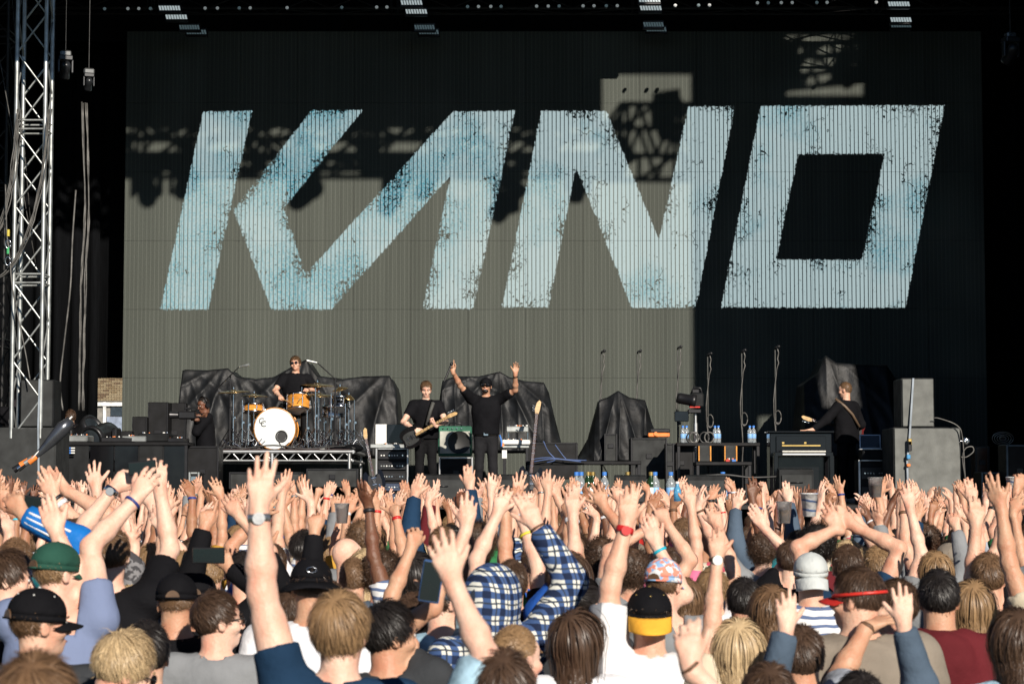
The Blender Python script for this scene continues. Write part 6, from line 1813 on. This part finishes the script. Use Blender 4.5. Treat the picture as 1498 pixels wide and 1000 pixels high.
# ---------------------------------------------------------------- crowd: individually placed people
HERO_XY = []
def hero(px, top, d, label, arms=(), skin='fair', hair='crop', hcol='brown', shirt='black', face=0.0, pitch=0.0, roll=0.0, torso=0.0, b=1.0, fem=False, hpad=.022, grp=None, h=None, **kw):
    d = d * (1.13 if d < 13 else 1.05)
    x = PX(px, d, top); zt = P(px, top, d).z; H = zt - hpad
    base = (x, d, 0.0); A = []
    for a in arms:
        side, wx, wy, dy, pose = a[:5]; o = a[5] if len(a) > 5 else {}
        W = P(wx, wy, d + dy) - Vector(base); q = dict(side=side, W=tuple(W), pose=pose)
        if 'elb' in o:
            E = P(o['elb'][0], o['elb'][1], d + dy * .5) - Vector(base); S_ = Vector((side * .18, 0, 1.45 * H / 1.75))
            q['pole'] = tuple(E - (S_ + W) / 2)
        for k in ('yaw', 'fd', 'pn', 'fat'):
            if k in o: q[k] = o[k]
        A.append(q)
    p_ = Pose(H, b, face=face, pitch=pitch, roll=roll, torso=torso, arms=A, female=fem)
    e = person(label, base, grp)
    if abs(face) > .75: kw['face'] = 'full'
    dress(p_, e, skin, hair, hcol, shirt, h=h or (.0074 if d < 9 else .009), seed=int(px * 3 + top) % 97, **kw)
    HERO_XY.append((x, d))
    return p_, e, base
W_ = lambda m, off=.035, w=.009, f=None: (m, off, w, f)
def bd(side, m, off=.035, w=.009, f=None): return (side, m, off, w, f)

hero(498, 853, 5.75, 'boy with light brown bowl hair in navy tee, left arm straight up, silver watch',
     [(-1, 374, 715, .05, 'open', dict(elb=(352, 860), yaw=-.1, fat=1.15, fd=(.05, .1, 1)))], 'pale', 'bowl', 'light', 'navy', face=-.25, pitch=.05, sleeve=.45, bands=(bd(-1, M_ALU, .03, .012, M_ALU),), loose=1.1)
hero(455, 818, 7.9, 'man in black bucket hat and white shirt behind the light haired boy', (), 'tan', 'crop', 'dark', 'white', face=.1, b=1.08, cap=('bucket', dict(mcrown=SH['black'])), hpad=-.01)
hero(428, 850, 8.8, 'dark haired fan in black sleeve, big left hand open with thumb out right', [(-1, 392, 808, .1, 'spread', dict(elb=(385, 900), yaw=-.3))], 'tan', 'short', 'dark', 'black', long=True)
hero(318, 855, 7.7, 'man with cropped dark hair and sunglasses turned right, in grey tee', (), 'pale', 'crop', 'dark', 'grey', face=-1.1, pitch=.05, glasses=True)
hero(258, 838, 8.0, 'man in plain black cap seen from behind, above the grey tee and bleached head', (), 'tan', 'buzz', 'brown', 'black', cap=('cap', dict(mcrown=SH['black'])), hpad=0.0, b=1.1)
hero(180, 912, 6.2, 'fan with short bleached blond hair and glasses bowing to the right', (), 'pale', 'messy', 'blonde', 'charcoal', face=-1.0, pitch=-.35, roll=.2, glasses=True)
hero(52, 940, 3.9, 'very near out of focus head of curly dark brown hair at bottom left', (), 'fair', 'messy', 'brown', 'black', h=.01, b=1.1, hv=2)
hero(57, 860, 6.6, 'man in black baseball cap with its peak turned right, at far left', (), 'fair', 'short', 'brown', 'charcoal', face=-1.0, cap=('cap', dict(mcrown=SH['black'], mbutton=M_WHITEP)), hpad=0.0)
hero(14, 797, 8.2, 'man with dark swept hair in right profile at the left frame edge', (), 'pale', 'messy', 'dark', 'black', face=-1.45, pitch=-.1)
hero(84, 793, 7.7, 'fan in dark green cap with blue and white panelled shirt, both arms up', [(-1, 84, 782, .1, 'flat', dict(elb=(78, 860))), (1, 198, 730, .2, 'relax', dict(elb=(150, 800), yaw=.2))], 'pale', 'short', 'light', 'panel', face=-.8, cap=('cap', dict(mcrown=cloth('dark_green_twill', (.02, .07, .05)))), hpad=0., bands=(bd(1, B_BLUE, .02, .006),))
tr = hero(22, 778, 8.4, 'close cropped fan in bright blue track top with white stripes, elbow bent', [(1, 34, 752, .0, 'claw', dict(elb=(85, 835), fd=(-.55, .2, .75)))], 'tan', 'buzz', 'brown', 'tracksuit', long=True)
_a = [q for q in tr[0].arms if q['side'] == 1][0]; _d = nrm(_a['E'] - _a['W']); _n = V3(0, -1, 0); _n = nrm(_n - _d * (_n @ _d)); _l = np.cross(_d, _n)
for _k in (-1, 0, 1):
    _pts = [Vector(_a['W'] + _d * t_ + _n * (.050 + .02 * t_ / .26) * math.cos(_k * .45) + _l * (.050 + .02 * t_ / .26) * math.sin(_k * .45)) for t_ in np.linspace(.03, .235, 9)]
    MB().tube(_pts, .006, 6).build('white_stripe', SH['white'], tr[1])
hero(112, 746, 10.2, 'short dark haired fan holding both hands together high at left, black wristband', [(-1, 81, 728, .0, 'open', dict(elb=(85, 780))), (1, 96, 716, .1, 'open', dict(elb=(130, 770), yaw=.3))], 'fair', 'short', 'dark', 'teal', bands=(bd(-1, B_BLACK, .01, .010), bd(-1, B_WHITE, .045, .012)))
hero(150, 768, 11, 'fan with one widely spread bare hand raised just right of the crane arm', [(-1, 141, 716, .0, 'spread', dict(elb=(150, 760), fd=(-.25, .1, 1)))], 'pale', 'crop', 'dark', 'grey')
hero(163, 765, 8.6, 'brown haired fan in black tee photographing with both hands raised, silver watch', [(-1, 165, 716, .25, 'cup', dict(elb=(125, 800), fd=(.7, .2, .7))), (1, 234, 716, .25, 'relax', dict(elb=(228, 800), fd=(-.15, .1, 1)))], 'pale', 'crop', 'brown', 'black', bands=(bd(-1, M_CHROME, .01, .014, M_ALU),), sleeve=.7)
hero(192, 850, 8.8, 'long blonde haired woman with grey camouflage sleeve, hands clapping overhead', [(-1, 184, 800, .15, 'flat', dict(yaw=1.2, elb=(150, 860))), (1, 197, 800, .15, 'flat', dict(yaw=-1.2, elb=(215, 880)))], 'pale', 'long', 'blonde', 'camo', fem=True, long=True)
hero(268, 800, 9.3, 'fan behind the black caps with one slim pale arm bent upward', [(-1, 240, 776, .1, 'flat', dict(elb=(258, 835)))], 'pale', 'long', 'light', 'white', fem=True)
hero(290, 838, 9.0, 'man in black cap and black jacket holding a phone sideways, other hand up', [(1, 336, 832, .25, 'cup', dict(fd=(-.4, .2, .7), elb=(350, 880))), (-1, 300, 770, .1, 'point', dict(elb=(290, 830)))], 'tan', 'short', 'dark', 'black', long=True, cap=('cap', dict(mcrown=SH['black'])), hpad=0.)
hero(482, 842, 9.2, 'man in black blazer pointing one finger straight up behind the bucket hat', [(-1, 462, 766, .1, 'point', dict(elb=(462, 840)))], 'tan', 'short', 'dark', 'black', long=True)
hero(509, 785, 11.3, 'bald pink headed man with sunglasses at his temple', (), 'pale', None, 'brown', 'white', face=-1.0, glasses=True, hpad=0.)
hero(517, 808, 10.4, 'man with cropped brown hair in front of a blonde woman at centre left', (), 'fair', 'buzz', 'brown', 'white')
hero(537, 797, 11.2, 'straight blonde haired woman behind the cropped brown head', (), 'fair', 'long', 'blonde', 'stripe', fem=True)
hero(530, 760, 13, 'curly light brown haired fan in the middle of the crowd below the drums', (), 'fair', 'curly', 'brown', 'grey')
hero(560, 803, 10.4, 'fan with dark curls turned right at centre left', (), 'tan', 'curly', 'dark', 'slate', face=-1.1)
hero(606, 860, 8.6, 'man in dark jacket with grey sleeve, bare left arm bent up high', [(-1, 612, 764, .2, 'claw', dict(elb=(562, 835), yaw=-.4))], 'tan', 'crop', 'dark', 'charcoal', face=-.4, sleeve=.7)
hero(648, 838, 8.2, 'fan in faded black cap and sunglasses with a long pale forearm raised', [(1, 682, 772, .1, 'open', dict(elb=(655, 835), fd=(.1, .1, 1)))], 'pale', 'short', 'dark', 'denim', face=-.9, cap=('cap', dict(mcrown=cloth('faded_black_twill', (.05, .055, .065)))), hpad=0., glasses=True)
hero(570, 870, 6.8, 'dark bearded man holding up a blue phone with a bent right arm', [(1, 636, 885, .1, 'thumb', dict(elb=(612, 985), fd=(.1, .05, 1), fat=1.2))], 'tan', 'messy', 'black', 'charcoal', face=-1.1)
hero(722, 822, 7.6, 'person in blue and white plaid hooded shirt, hood up, right arm raised', [(1, 786, 772, .1, 'flat', dict(elb=(808, 860), yaw=-.2))], 'pale', None, 'brown', 'plaid', long=True, hood='up', face=-.3, roll=.1, bands=(bd(1, B_TAN, .0, .005), bd(1, M_CHROME, .02, .004)), hpad=.03)
hero(756, 904, 6.9, 'child with closely cropped fair hair in front of the plaid hood', (), 'pale', 'buzz', 'light', 'red', face=-.8)
hero(735, 938, 5.1, 'near head of rumpled dark hair at bottom centre with denim sleeve arm up', [(-1, 662, 850, .1, 'open', dict(elb=(672, 940), fat=.95))], 'pale', 'messy', 'dark', 'denim', long=False, sleeve=.95, hv=1, b=1.05)
hero(846, 884, 7.2, 'woman with long dark brown hair in white top and strap, bottom centre', (), 'pale', 'long', 'dark', 'white', fem=True, face=-.6, hv=1)
hero(858, 840, 8.8, 'black haired woman with hair pulled back behind the dark haired woman', (), 'pale', 'bun', 'black', 'charcoal', fem=True, face=-.9)
hero(950, 858, 7.3, 'man in black and gold snapback cap worn backwards, yellow peak, white shirt, red watch', [(-1, 918, 752, .1, 'flat', dict(elb=(893, 850), yaw=-.1, fd=(.12, .1, 1)))], 'fair', 'short', 'brown', 'raglan', b=1.05, cap=('cap', dict(mcrown=SH['black'], mbrim=cloth('yellow_peak_cloth', (.72, .36, .04)), mbutton=M_GOLD, back=True, flat=True)), hpad=0., bands=(bd(-1, B_RED, .02, .012, B_RED),), sleeve=.75, loose=1.15)
hero(972, 816, 8.9, 'fan in pastel speckled cap with turquoise wristband', [(-1, 962, 800, .1, 'flat', dict(elb=(950, 860)))], 'pale', 'short', 'brown', 'grey', cap=('cap', dict(mcrown=pattern_mat('pastel_speckle', 'floral', ((.6, .62, .64), (.7, .25, .18), (.25, .4, .62), 55)))), hpad=0., face=-.5, bands=(bd(-1, B_TURQ, .02, .007),))
hero(1078, 896, 7.2, 'blonde woman with shoulder length hair, left arm raised with white faced watch', [(-1, 1050, 806, .1, 'open', dict(elb=(1030, 905), fd=(0, .1, 1)))], 'fair', 'long', 'blonde', 'cream', fem=True, hv=2, bands=(bd(-1, B_TAN, .0, .009, M_WHITEP),))
hero(1058, 1004, 4.8, 'mostly hidden near fan at bottom, big blurred hand up with thin bracelet', [(-1, 1010, 975, .0, 'relax', dict(elb=(1020, 1080), fd=(-.08, .1, 1), fat=1.0))], 'pale', 'crop', 'brown', 'grey', bands=(bd(-1, B_TAN, .0, .005),))
hero(1128, 848, 8.4, 'woman with long wavy auburn brown hair behind the blonde', (), 'pale', 'wavy', 'brown', 'lightgrey', fem=True)
hero(1088, 838, 9.4, 'fan with full black hair beside the wavy haired woman', (), 'fair', 'crop', 'black', 'charcoal')
hero(1186, 808, 9.6, 'man in pale grey cap worn backwards and navy striped white tee', (), 'fair', 'short', 'light', 'stripe', cap=('cap', dict(mcrown=cloth('pale_grey_twill', (.50, .53, .52), var=.05), back=True, logo=M_BLK)), hpad=0., b=1.08)
hero(1172, 905, 6.9, 'fan in pale blue grey tee with right arm across a shoulder', [(1, 1268, 918, .35, 'flat', dict(elb=(1235, 1000), fd=(.75, .3, .3), pn=(0, .3, -1), fat=1.1))], 'tan', 'crop', 'dark', 'lightgrey', b=1.1, bands=(bd(1, B_TAN, .0, .008),), loose=1.15)
hero(1125, 958, 5.7, 'near dark haired head at the bottom edge right of centre', (), 'fair', 'crop', 'dark', 'black', hv=1)
hero(1258, 972, 6.3, 'near black haired person in slate sleeves, both hands raised either side', [(-1, 1150, 922, .1, 'open', dict(elb=(1140, 1100), fd=(.03, .1, 1))), (1, 1322, 915, .1, 'open', dict(elb=(1345, 1100), fd=(0, .1, 1)))], 'pale', 'crop', 'black', 'slate', long=True)
hero(1255, 820, 7.3, 'man with red visor in left profile wearing a taupe shirt', (), 'fair', 'crop', 'dark', 'khaki', face=.95, b=1.22, cap=('visor', dict(mcrown=M_RED)), torso=.15, loose=1.12)
hero(1310, 838, 8.3, 'man in left profile facing the red visor man', (), 'fair', 'short', 'dark', 'khaki', face=1.3)
hero(1374, 825, 7.8, 'dark haired man in maroon hooded jacket with blue sleeve, at right', (), 'tan', 'crop', 'black', 'maroon', hood='down', b=1.12, face=-.1, hv=1)
hero(1421, 842, 8.6, 'woman with long straight ash blonde hair right of the maroon jacket', (), 'pale', 'long', 'light', 'navy', fem=True, hv=2)
hero(1487, 880, 6.6, 'woman with braided dark hair in strappy tank top at the right edge', (), 'pale', 'wavy', 'dark', 'denim', fem=True, tank=True, hv=1)
hero(1446, 802, 9.3, 'man with neat brown hair in black lettered tee near the right edge', [(1, 1428, 770, .1, 'relax', dict(elb=(1462, 850)))], 'fair', 'crop', 'brown', 'black')
hero(1284, 792, 11, 'fan with short mousy hair behind the red visor', [(-1, 1262, 772, .1, 'relax', dict(elb=(1290, 820), fd=(-.7, .1, .6), fat=1.1))], 'fair', 'short', 'light', 'grey')
hero(1368, 800, 10.3, 'shaggy light brown haired fan with a wide open right-of-stage hand', [(-1, 1331, 742, .1, 'spread', dict(elb=(1335, 810)))], 'pale', 'wavy', 'light', 'grey', fem=True)
hero(1156, 786, 11.6, 'dark brown haired fan with one bare arm straight up right of centre', [(-1, 1118, 772, .1, 'flat', dict(elb=(1128, 835)))], 'pale', 'crop', 'dark', 'black')
hero(1196, 768, 13.5, 'fan with big black afro hair right of centre', (), 'dark', 'afro', 'black', 'maroon')
hero(1240, 790, 10.0, 'fan with both hands lifted together above the red visor', [(-1, 1226, 772, .1, 'relax', dict(fd=(-.5, .1, .8))), (1, 1250, 770, .1, 'flat', {})], 'fair', 'short', 'dark', 'navy')
hero(748, 812, 9.4, 'fan under the rapper with two bare arms up, yellow wristband', [(-1, 727, 752, .1, 'open', {}), (1, 762, 752, .2, 'relax', {})], 'pale', 'short', 'dark', 'black', bands=(bd(1, B_YEL, .10, .006), bd(1, B_WHITE, .0, .012)))
hero(700, 760, 12.5, 'fan with a large mop of dark curly hair below the rapper', (), 'pale', 'afro', 'dark', 'navy', hpad=.05)
hero(692, 808, 10.8, 'man in plain black cap behind the plaid hood', (), 'fair', 'short', 'dark', 'black', cap=('cap', dict(mcrown=SH['black'])), face=-.9, hpad=0.)
hero(832, 800, 9.2, 'woman in royal blue tee with slim bare arm upright', [(-1, 838, 752, .15, 'flat', dict(elb=(826, 820)))], 'pale', 'long', 'dark', 'blue', fem=True)
hero(880, 785, 11, 'fan with dark brown curls and tanned raised arm', [(1, 884, 742, .1, 'spread', dict(elb=(905, 790), fd=(-.35, .1, .9)))], 'tan', 'curly', 'dark', 'blue')
hero(1000, 753, 13.8, 'man with neat auburn hair in tropical floral shirt', (), 'fair', 'crop', 'brown', 'floral')
hero(1042, 826, 10.3, 'fan with light brown fringe behind the white faced watch', [(1, 1050, 770, .1, 'relax', {})], 'fair', 'messy', 'light', 'white')
hero(1000, 838, 9.6, 'wavy brown haired fan right of the speckled cap', (), 'fair', 'wavy', 'brown', 'charcoal', fem=True)
hero(925, 800, 10.6, 'fan behind the red watch with both hands clasped up', [(-1, 945, 775, .1, 'relax', {}), (1, 975, 765, .1, 'point', {})], 'fair', 'curly', 'dark', 'grey')
hero(400, 790, 11.5, 'dark haired fan between the blurred forearm and the bucket hat', [(-1, 380, 755, .1, 'open', {})], 'tan', 'short', 'dark', 'white')
hero(222, 790, 11.2, 'fan with light brown hair behind the camouflage sleeve', [(1, 222, 740, .1, 'open', {})], 'pale', 'messy', 'light', 'white')
hero(356, 800, 10.2, 'fan with dark hair left of the raised forearm', [(1, 350, 755, .0, 'relax', {})], 'fair', 'crop', 'black', 'red')
hero(1340, 905, 6.2, 'fan in taupe overshirt in front of the maroon jacket, head bowed', (), 'fair', 'short', 'black', 'khaki', pitch=-.5) if False else None
hero(386, 930, 5.6, 'white shirted fan at the bottom left of the light haired boy', (), 'fair', 'crop', 'light', 'white', b=1.1) if False else None
hero(215, 900, 7.0, 'fan with glossy black hair between the bleached head and black cap', (), 'fair', 'crop', 'black', 'grey')
hero(812, 930, 6.4, 'fan in white tee between the dark near head and the long haired woman', (), 'pale', 'crop', 'brown', 'white') if False else None

# held things
def phone(px, py, Y, w, h, rz, label, m=None, tilt=0):
    e = empty('phone', P(px, py, Y), 0, label, 'phone')
    T = Matrix.Rotation(rz, 4, 'Y') @ Matrix.Rotation(tilt, 4, 'X')
    MB().box((0, 0, 0), (w, .009, h), .004, T=T).build('body', m or M_STEELB, e)
    MB().box((0, -.0055, 0), (w - .008, .002, h - .014), 0, T=T).build('display', mat('dark_display', (.006, .012, .012), .25), e)
    MB().cyl(T @ Vector((w * .3, .004, h * .3)), T @ Vector((w * .3, .008, h * .3)), .006, n=10).build('camera_lens', M_BLK, e)
phone(305, 812, 9.89, .15, .075, 0, 'black phone held sideways by the man in black jacket')
phone(631, 850, 7.63, .075, .15, .15, 'blue cased phone held upright in the bent arm', mat('blue_phone_case', (.03, .08, .2), .4))
phone(44, 735, 10.17, .14, .07, .15, 'black phone held sideways at the far left above the crowd')
phone(208, 684, 9.89, .13, .065, -.1, 'phone held high by the brown haired fan at left')
def cup(px, py, Y, s, label, beer=True, m=None):
    e = empty('cup', P(px, py, Y), 0, label, 'cup', 'drinks held up in the crowd')
    MB().lathe([(.001, 0), (.034 * s, 0), (.046 * s, .12 * s), (.049 * s, .12 * s), (.049 * s, .125 * s), (.044 * s, .125 * s), (.033 * s, .004), (.001, .004)], 18).build('cup_wall', m or mat('clear_cup_plastic', (.8, .8, .8), .15, trans=.8, var=.02), e)
    if beer: MB().lathe([(.001, .006), (.031 * s, .006), (.038 * s, .075 * s), (.001, .075 * s)], 16).build('drink', mat('amber_beer', (.5, .22, .03), .2, trans=.3), e)
cup(1281, 727, 14, 1.05, 'clear plastic cup of beer held up in front of the laptop rack')
cup(1147, 765, 11, .9, 'clear plastic beer cup right of centre')
cup(1184, 755, 11.5, 1.0, 'tall white and blue printed paper cup right of centre', False, pattern_mat('blue_print_on_white', 'stripe', ((.75, .76, .75), (.12, .2, .42), .05, .22)))
cup(1481, 722, 15, .95, 'white and blue paper cup near the right edge', False, pattern_mat('blue_print_on_white', 'stripe', ()))
cup(500, 765, 12, .9, 'empty clear plastic cup among the hands below the drums', False)
e = empty('water_bottle', P(991, 733, 14.5), 0, 'small blue water bottle held in a hand right of centre', 'bottle')
MB().lathe([(.001, 0), (.025, .002), (.027, .07), (.02, .09), (.012, .105), (.012, .12)], 14).build('bottle_body', mat('blue_tinted_plastic', (.15, .5, .8), .1, trans=.5), e)
MB().cyl((0, 0, .12), (0, 0, .135), .014, n=10).build('cap', M_WHITEP, e)

# ---------------------------------------------------------------- crowd: the rest
rq = random.Random(77)
ARMSETS = [
 [(-1, (-.30, .12, 2.02), 'open'), (1, (.30, .12, 2.00), 'open')], [(-1, (-.12, .15, 1.99), 'relax'), (1, (.22, .18, 2.03), 'spread')],
 [(-1, (-.22, .10, 2.05), 'point')], [(1, (.20, .15, 2.04), 'open')], [(-1, (-.05, .22, 1.96), 'flat'), (1, (.05, .22, 1.96), 'flat')],
 [(1, (.34, .05, 1.97), 'claw'), (-1, (-.36, .10, 1.93), 'relax')], [(-1, (-.15, .20, 1.98), 'vee'), (1, (.40, .1, 1.9), 'open')], [(1, (.1, .2, 2.0), 'relax')],
 [(-1, (-.28, .2, 1.90), 'open'), (1, (.16, .1, 2.06), 'flat')], [(1, (.25, .1, 2.03), 'backbend'), (-1, (-.18, .15, 2.03), 'backbend')],
 [(-1, (-.20, .05, 2.04), 'spread')], [(1, (.22, .2, 1.95), 'point'), (-1, (-.3, .15, 2.0), 'open')], [], [],
 [(1, (.15, .25, 1.93), 'fist'), (-1, (-.25, .12, 2.02), 'flat')], [(-1, (-.4, .0, 1.96), 'open'), (1, (.42, .05, 1.94), 'spread')]]
PH = ['both hands spread high', 'both arms up', 'one finger pointing up', 'right hand held high', 'hands clapping overhead', 'bent hands waving', 'two fingers raised', 'one relaxed hand up', 'arms raised unevenly', 'palms tipped back overhead', 'left hand spread wide', 'pointing with right hand', 'arms down', 'arms at the sides', 'fist in the air', 'arms flung wide']
PROTO = []
ARMSETS = ARMSETS + [ARMSETS[q] for q in (0, 1, 5, 8, 3, 9, 7, 10)]
PH = PH + [PH[q] for q in (0, 1, 5, 8, 3, 9, 7, 10)]
for i, A in enumerate(ARMSETS):
    fem = i % 3 == 1
    arms = [dict(side=s_, W=tuple(c + rq.uniform(-.05, .05) for c in w), pose=po if i < 16 else rq.choice(['relax', 'open', 'claw', 'flat', 'spread', 'backbend', 'cup']), yaw=rq.uniform(-1.0, 1.0), fd=(rq.uniform(-.5, .5), rq.uniform(-.4, .5), 1), pole=(s_ * .8, -.2, -.3)) for s_, w, po in A]
    p_ = Pose(1.75, 1.0 if not fem else .95, face=rq.uniform(-.25, .25), pitch=rq.uniform(-.05, .12), arms=arms, female=fem)
    PROTO.append((p_, body_mesh(p_, .0095, face=True), shirt_mesh(p_, rq.choice([.5, .6, .8]), False, .021, i), shirt_mesh(p_, .5, True, .021, i + 50) if i % 2 == 0 else None))
LAND = [(40, 'left speaker stack'), (110, 'crane arm'), (190, 'equipment table'), (255, 'black cases'), (310, 'camera operator'), (380, 'bass drum'), (440, 'drummer'), (500, 'right riser leg'), (560, 'laptop rack'), (622, 'guitarist'),
        (680, 'green amplifier'), (730, 'rapper'), (785, 'bass guitar'), (840, 'blue cables'), (905, 'peaked tarpaulin'), (960, 'orange tool case'), (1015, 'broadcast camera'), (1080, 'bottle table'), (1140, 'rightmost microphone stand'), (1190, 'piano'), (1245, 'shaven guitarist'), (1290, 'laptop'), (1345, 'right speaker stack'), (1410, 'white cable'), (1470, 'right flight cases')]
used = {}; count = 0
hairs = [('short', 'dark'), ('short', 'brown'), ('crop', 'dark'), ('crop', 'brown'), ('messy', 'brown'), ('messy', 'dark'), ('curly', 'dark'), ('crop', 'light'), ('short', 'light'), ('crop', 'black'), ('buzz', 'dark'), ('messy', 'black')]
fh = [('long', 'dark'), ('long', 'brown'), ('long', 'blonde'), ('wavy', 'brown'), ('bun', 'dark'), ('wavy', 'light'), ('long', 'black')]
hn = {'short': 'short', 'crop': 'cropped', 'messy': 'tousled', 'curly': 'curly', 'buzz': 'shaved', 'long': 'long', 'wavy': 'wavy', 'bun': 'tied-back'}
cn = {'dark': 'dark brown', 'brown': 'brown', 'light': 'light brown', 'black': 'black', 'blonde': 'blonde'}
tops = ['black', 'white', 'white', 'white', 'grey', 'navy', 'lightgrey', 'lightgrey', 'cream', 'stripe', 'maroon', 'stripe', 'blue', 'red', 'green', 'khaki', 'teal', 'slate', 'mustard', 'pink', 'cream', 'floral', 'plaid']
tn = {'lightgrey': 'pale grey', 'stripe': 'striped', 'floral': 'floral', 'plaid': 'plaid'}
sks = ['pale', 'pale', 'fair', 'fair', 'fair', 'fair', 'tan', 'tan', 'olive', 'brown']
caps = [SH['black'], SH['navy'], SH['white'], SH['pink'], SH['red'], SH['khaki']]
Y = 9.0
rows_ = []
while Y < 24.8:
    rows_.append(Y); Y += .64 + .009 * Y
for ri, Y in enumerate(rows_):
    half = .245 * Y + .35; x = -half + rq.uniform(0, .5); first = True
    while x < half:
        X = x + rq.uniform(-.1, .1); Yy = Y + rq.uniform(-.22, .22)
        x += rq.uniform(.66, .95) if Y < 13.5 else rq.uniform(.47, .70)
        if any((X - a) ** 2 + ((Yy - b_) * .9) ** 2 < .38 ** 2 for a, b_ in HERO_XY): continue
        if any(Yy < b_ < 13.5 and abs(X / Yy - a / b_) * FPX < 34 for a, b_ in HERO_XY): continue
        if count >= 330: break
        i = rq.randrange(len(PROTO))
        if Y > 12.5 and i in (12, 13) and rq.random() < .8: i = rq.randrange(12)
        p_, bm, sm, sl = PROTO[i]
        fem = p_.fem
        hs, hc = rq.choice(fh if fem else hairs); sk = rq.choice(sks); tp = rq.choice(tops)
        if sk == 'brown': hc = 'black'
        k = rq.uniform(.93, 1.04) * (1 + .012 * max(0, (Y - 14)) / 10)
        px = 749 + X * FPX / Yy
        land = min(LAND, key=lambda q: abs(q[0] - px))[1]
        depth = ['rear', 'mid crowd', 'forward', 'frontmost'][min(3, max(0, int((Y - 9) / 4.1)))]
        lb = f'{hn[hs]} {cn[hc]} haired fan, {tn.get(tp, tp)} top, {PH[i]}, {depth} under {land.replace("rightmost microphone stand", "last mic stand").replace("right speaker stack", "right speakers").replace("left speaker stack", "left speakers").replace("right flight cases", "right cases")}'
        e = person('x', (X, Yy, 0), 'festival crowd with raised hands')
        e.rotation_euler = (0, 0, rq.uniform(-.3, .3)); mir = rq.random() < .5
        e.scale = ((-k if mir else k), k, k)
        cap = None; hat = ''
        if mir: lb = lb.replace('right hand', 'r#').replace('left hand', 'right hand').replace('r#', 'left hand')
        r_ = rq.random()
        if r_ < .12 and not fem:
            m_ = rq.choice(caps); cap = ('cap', dict(mcrown=m_, back=rq.random() < .5)); lb = lb.replace(hn[hs] + ' ' + cn[hc] + ' haired fan,', f'fan in {["black", "navy", "white", "pink", "red", "taupe"][caps.index(m_)]} cap and')
        bnds = []
        if p_.arms and rq.random() < .55:
            for s_ in (-1, 1):
                a = [q for q in p_.arms if q['side'] == s_ and not q.get('idle')]
                if a and rq.random() < .6: bnds.append((s_, rq.choice([B_WHITE, B_WHITE, B_BLACK, B_BLUE, B_TURQ, B_RED, B_TAN, M_ALUP]), rq.uniform(.0, .03), rq.uniform(.006, .013), None))
        if len(lb.split()) > 16: lb = lb.replace(' haired fan', ' haired').replace('forward ', '')
        if len(lb.split()) > 16: lb = lb.replace(', ' + depth + ' under', ' under')
        if len(lb.split()) > 15: lb = lb.replace('haired fan', 'haired')
        n_ = used.get(lb, 0); used[lb] = n_ + 1
        if n_: lb += ', repeat'
        e['label'] = lb
        dress(p_, e, sk, hs, hc, tp, body_me=bm, shirt_me=(sl if (sl and rq.random() < .5 and tp in ('black', 'charcoal', 'navy', 'grey', 'maroon', 'slate')) else sm), cap=cap, bands=bnds, seed=count, trousers=rq.choice([M_DENIMD, M_TRB, SH['slate'], SH['khaki']]))
        count += 1
print('crowd', count, 'heroes', len(HERO_XY))
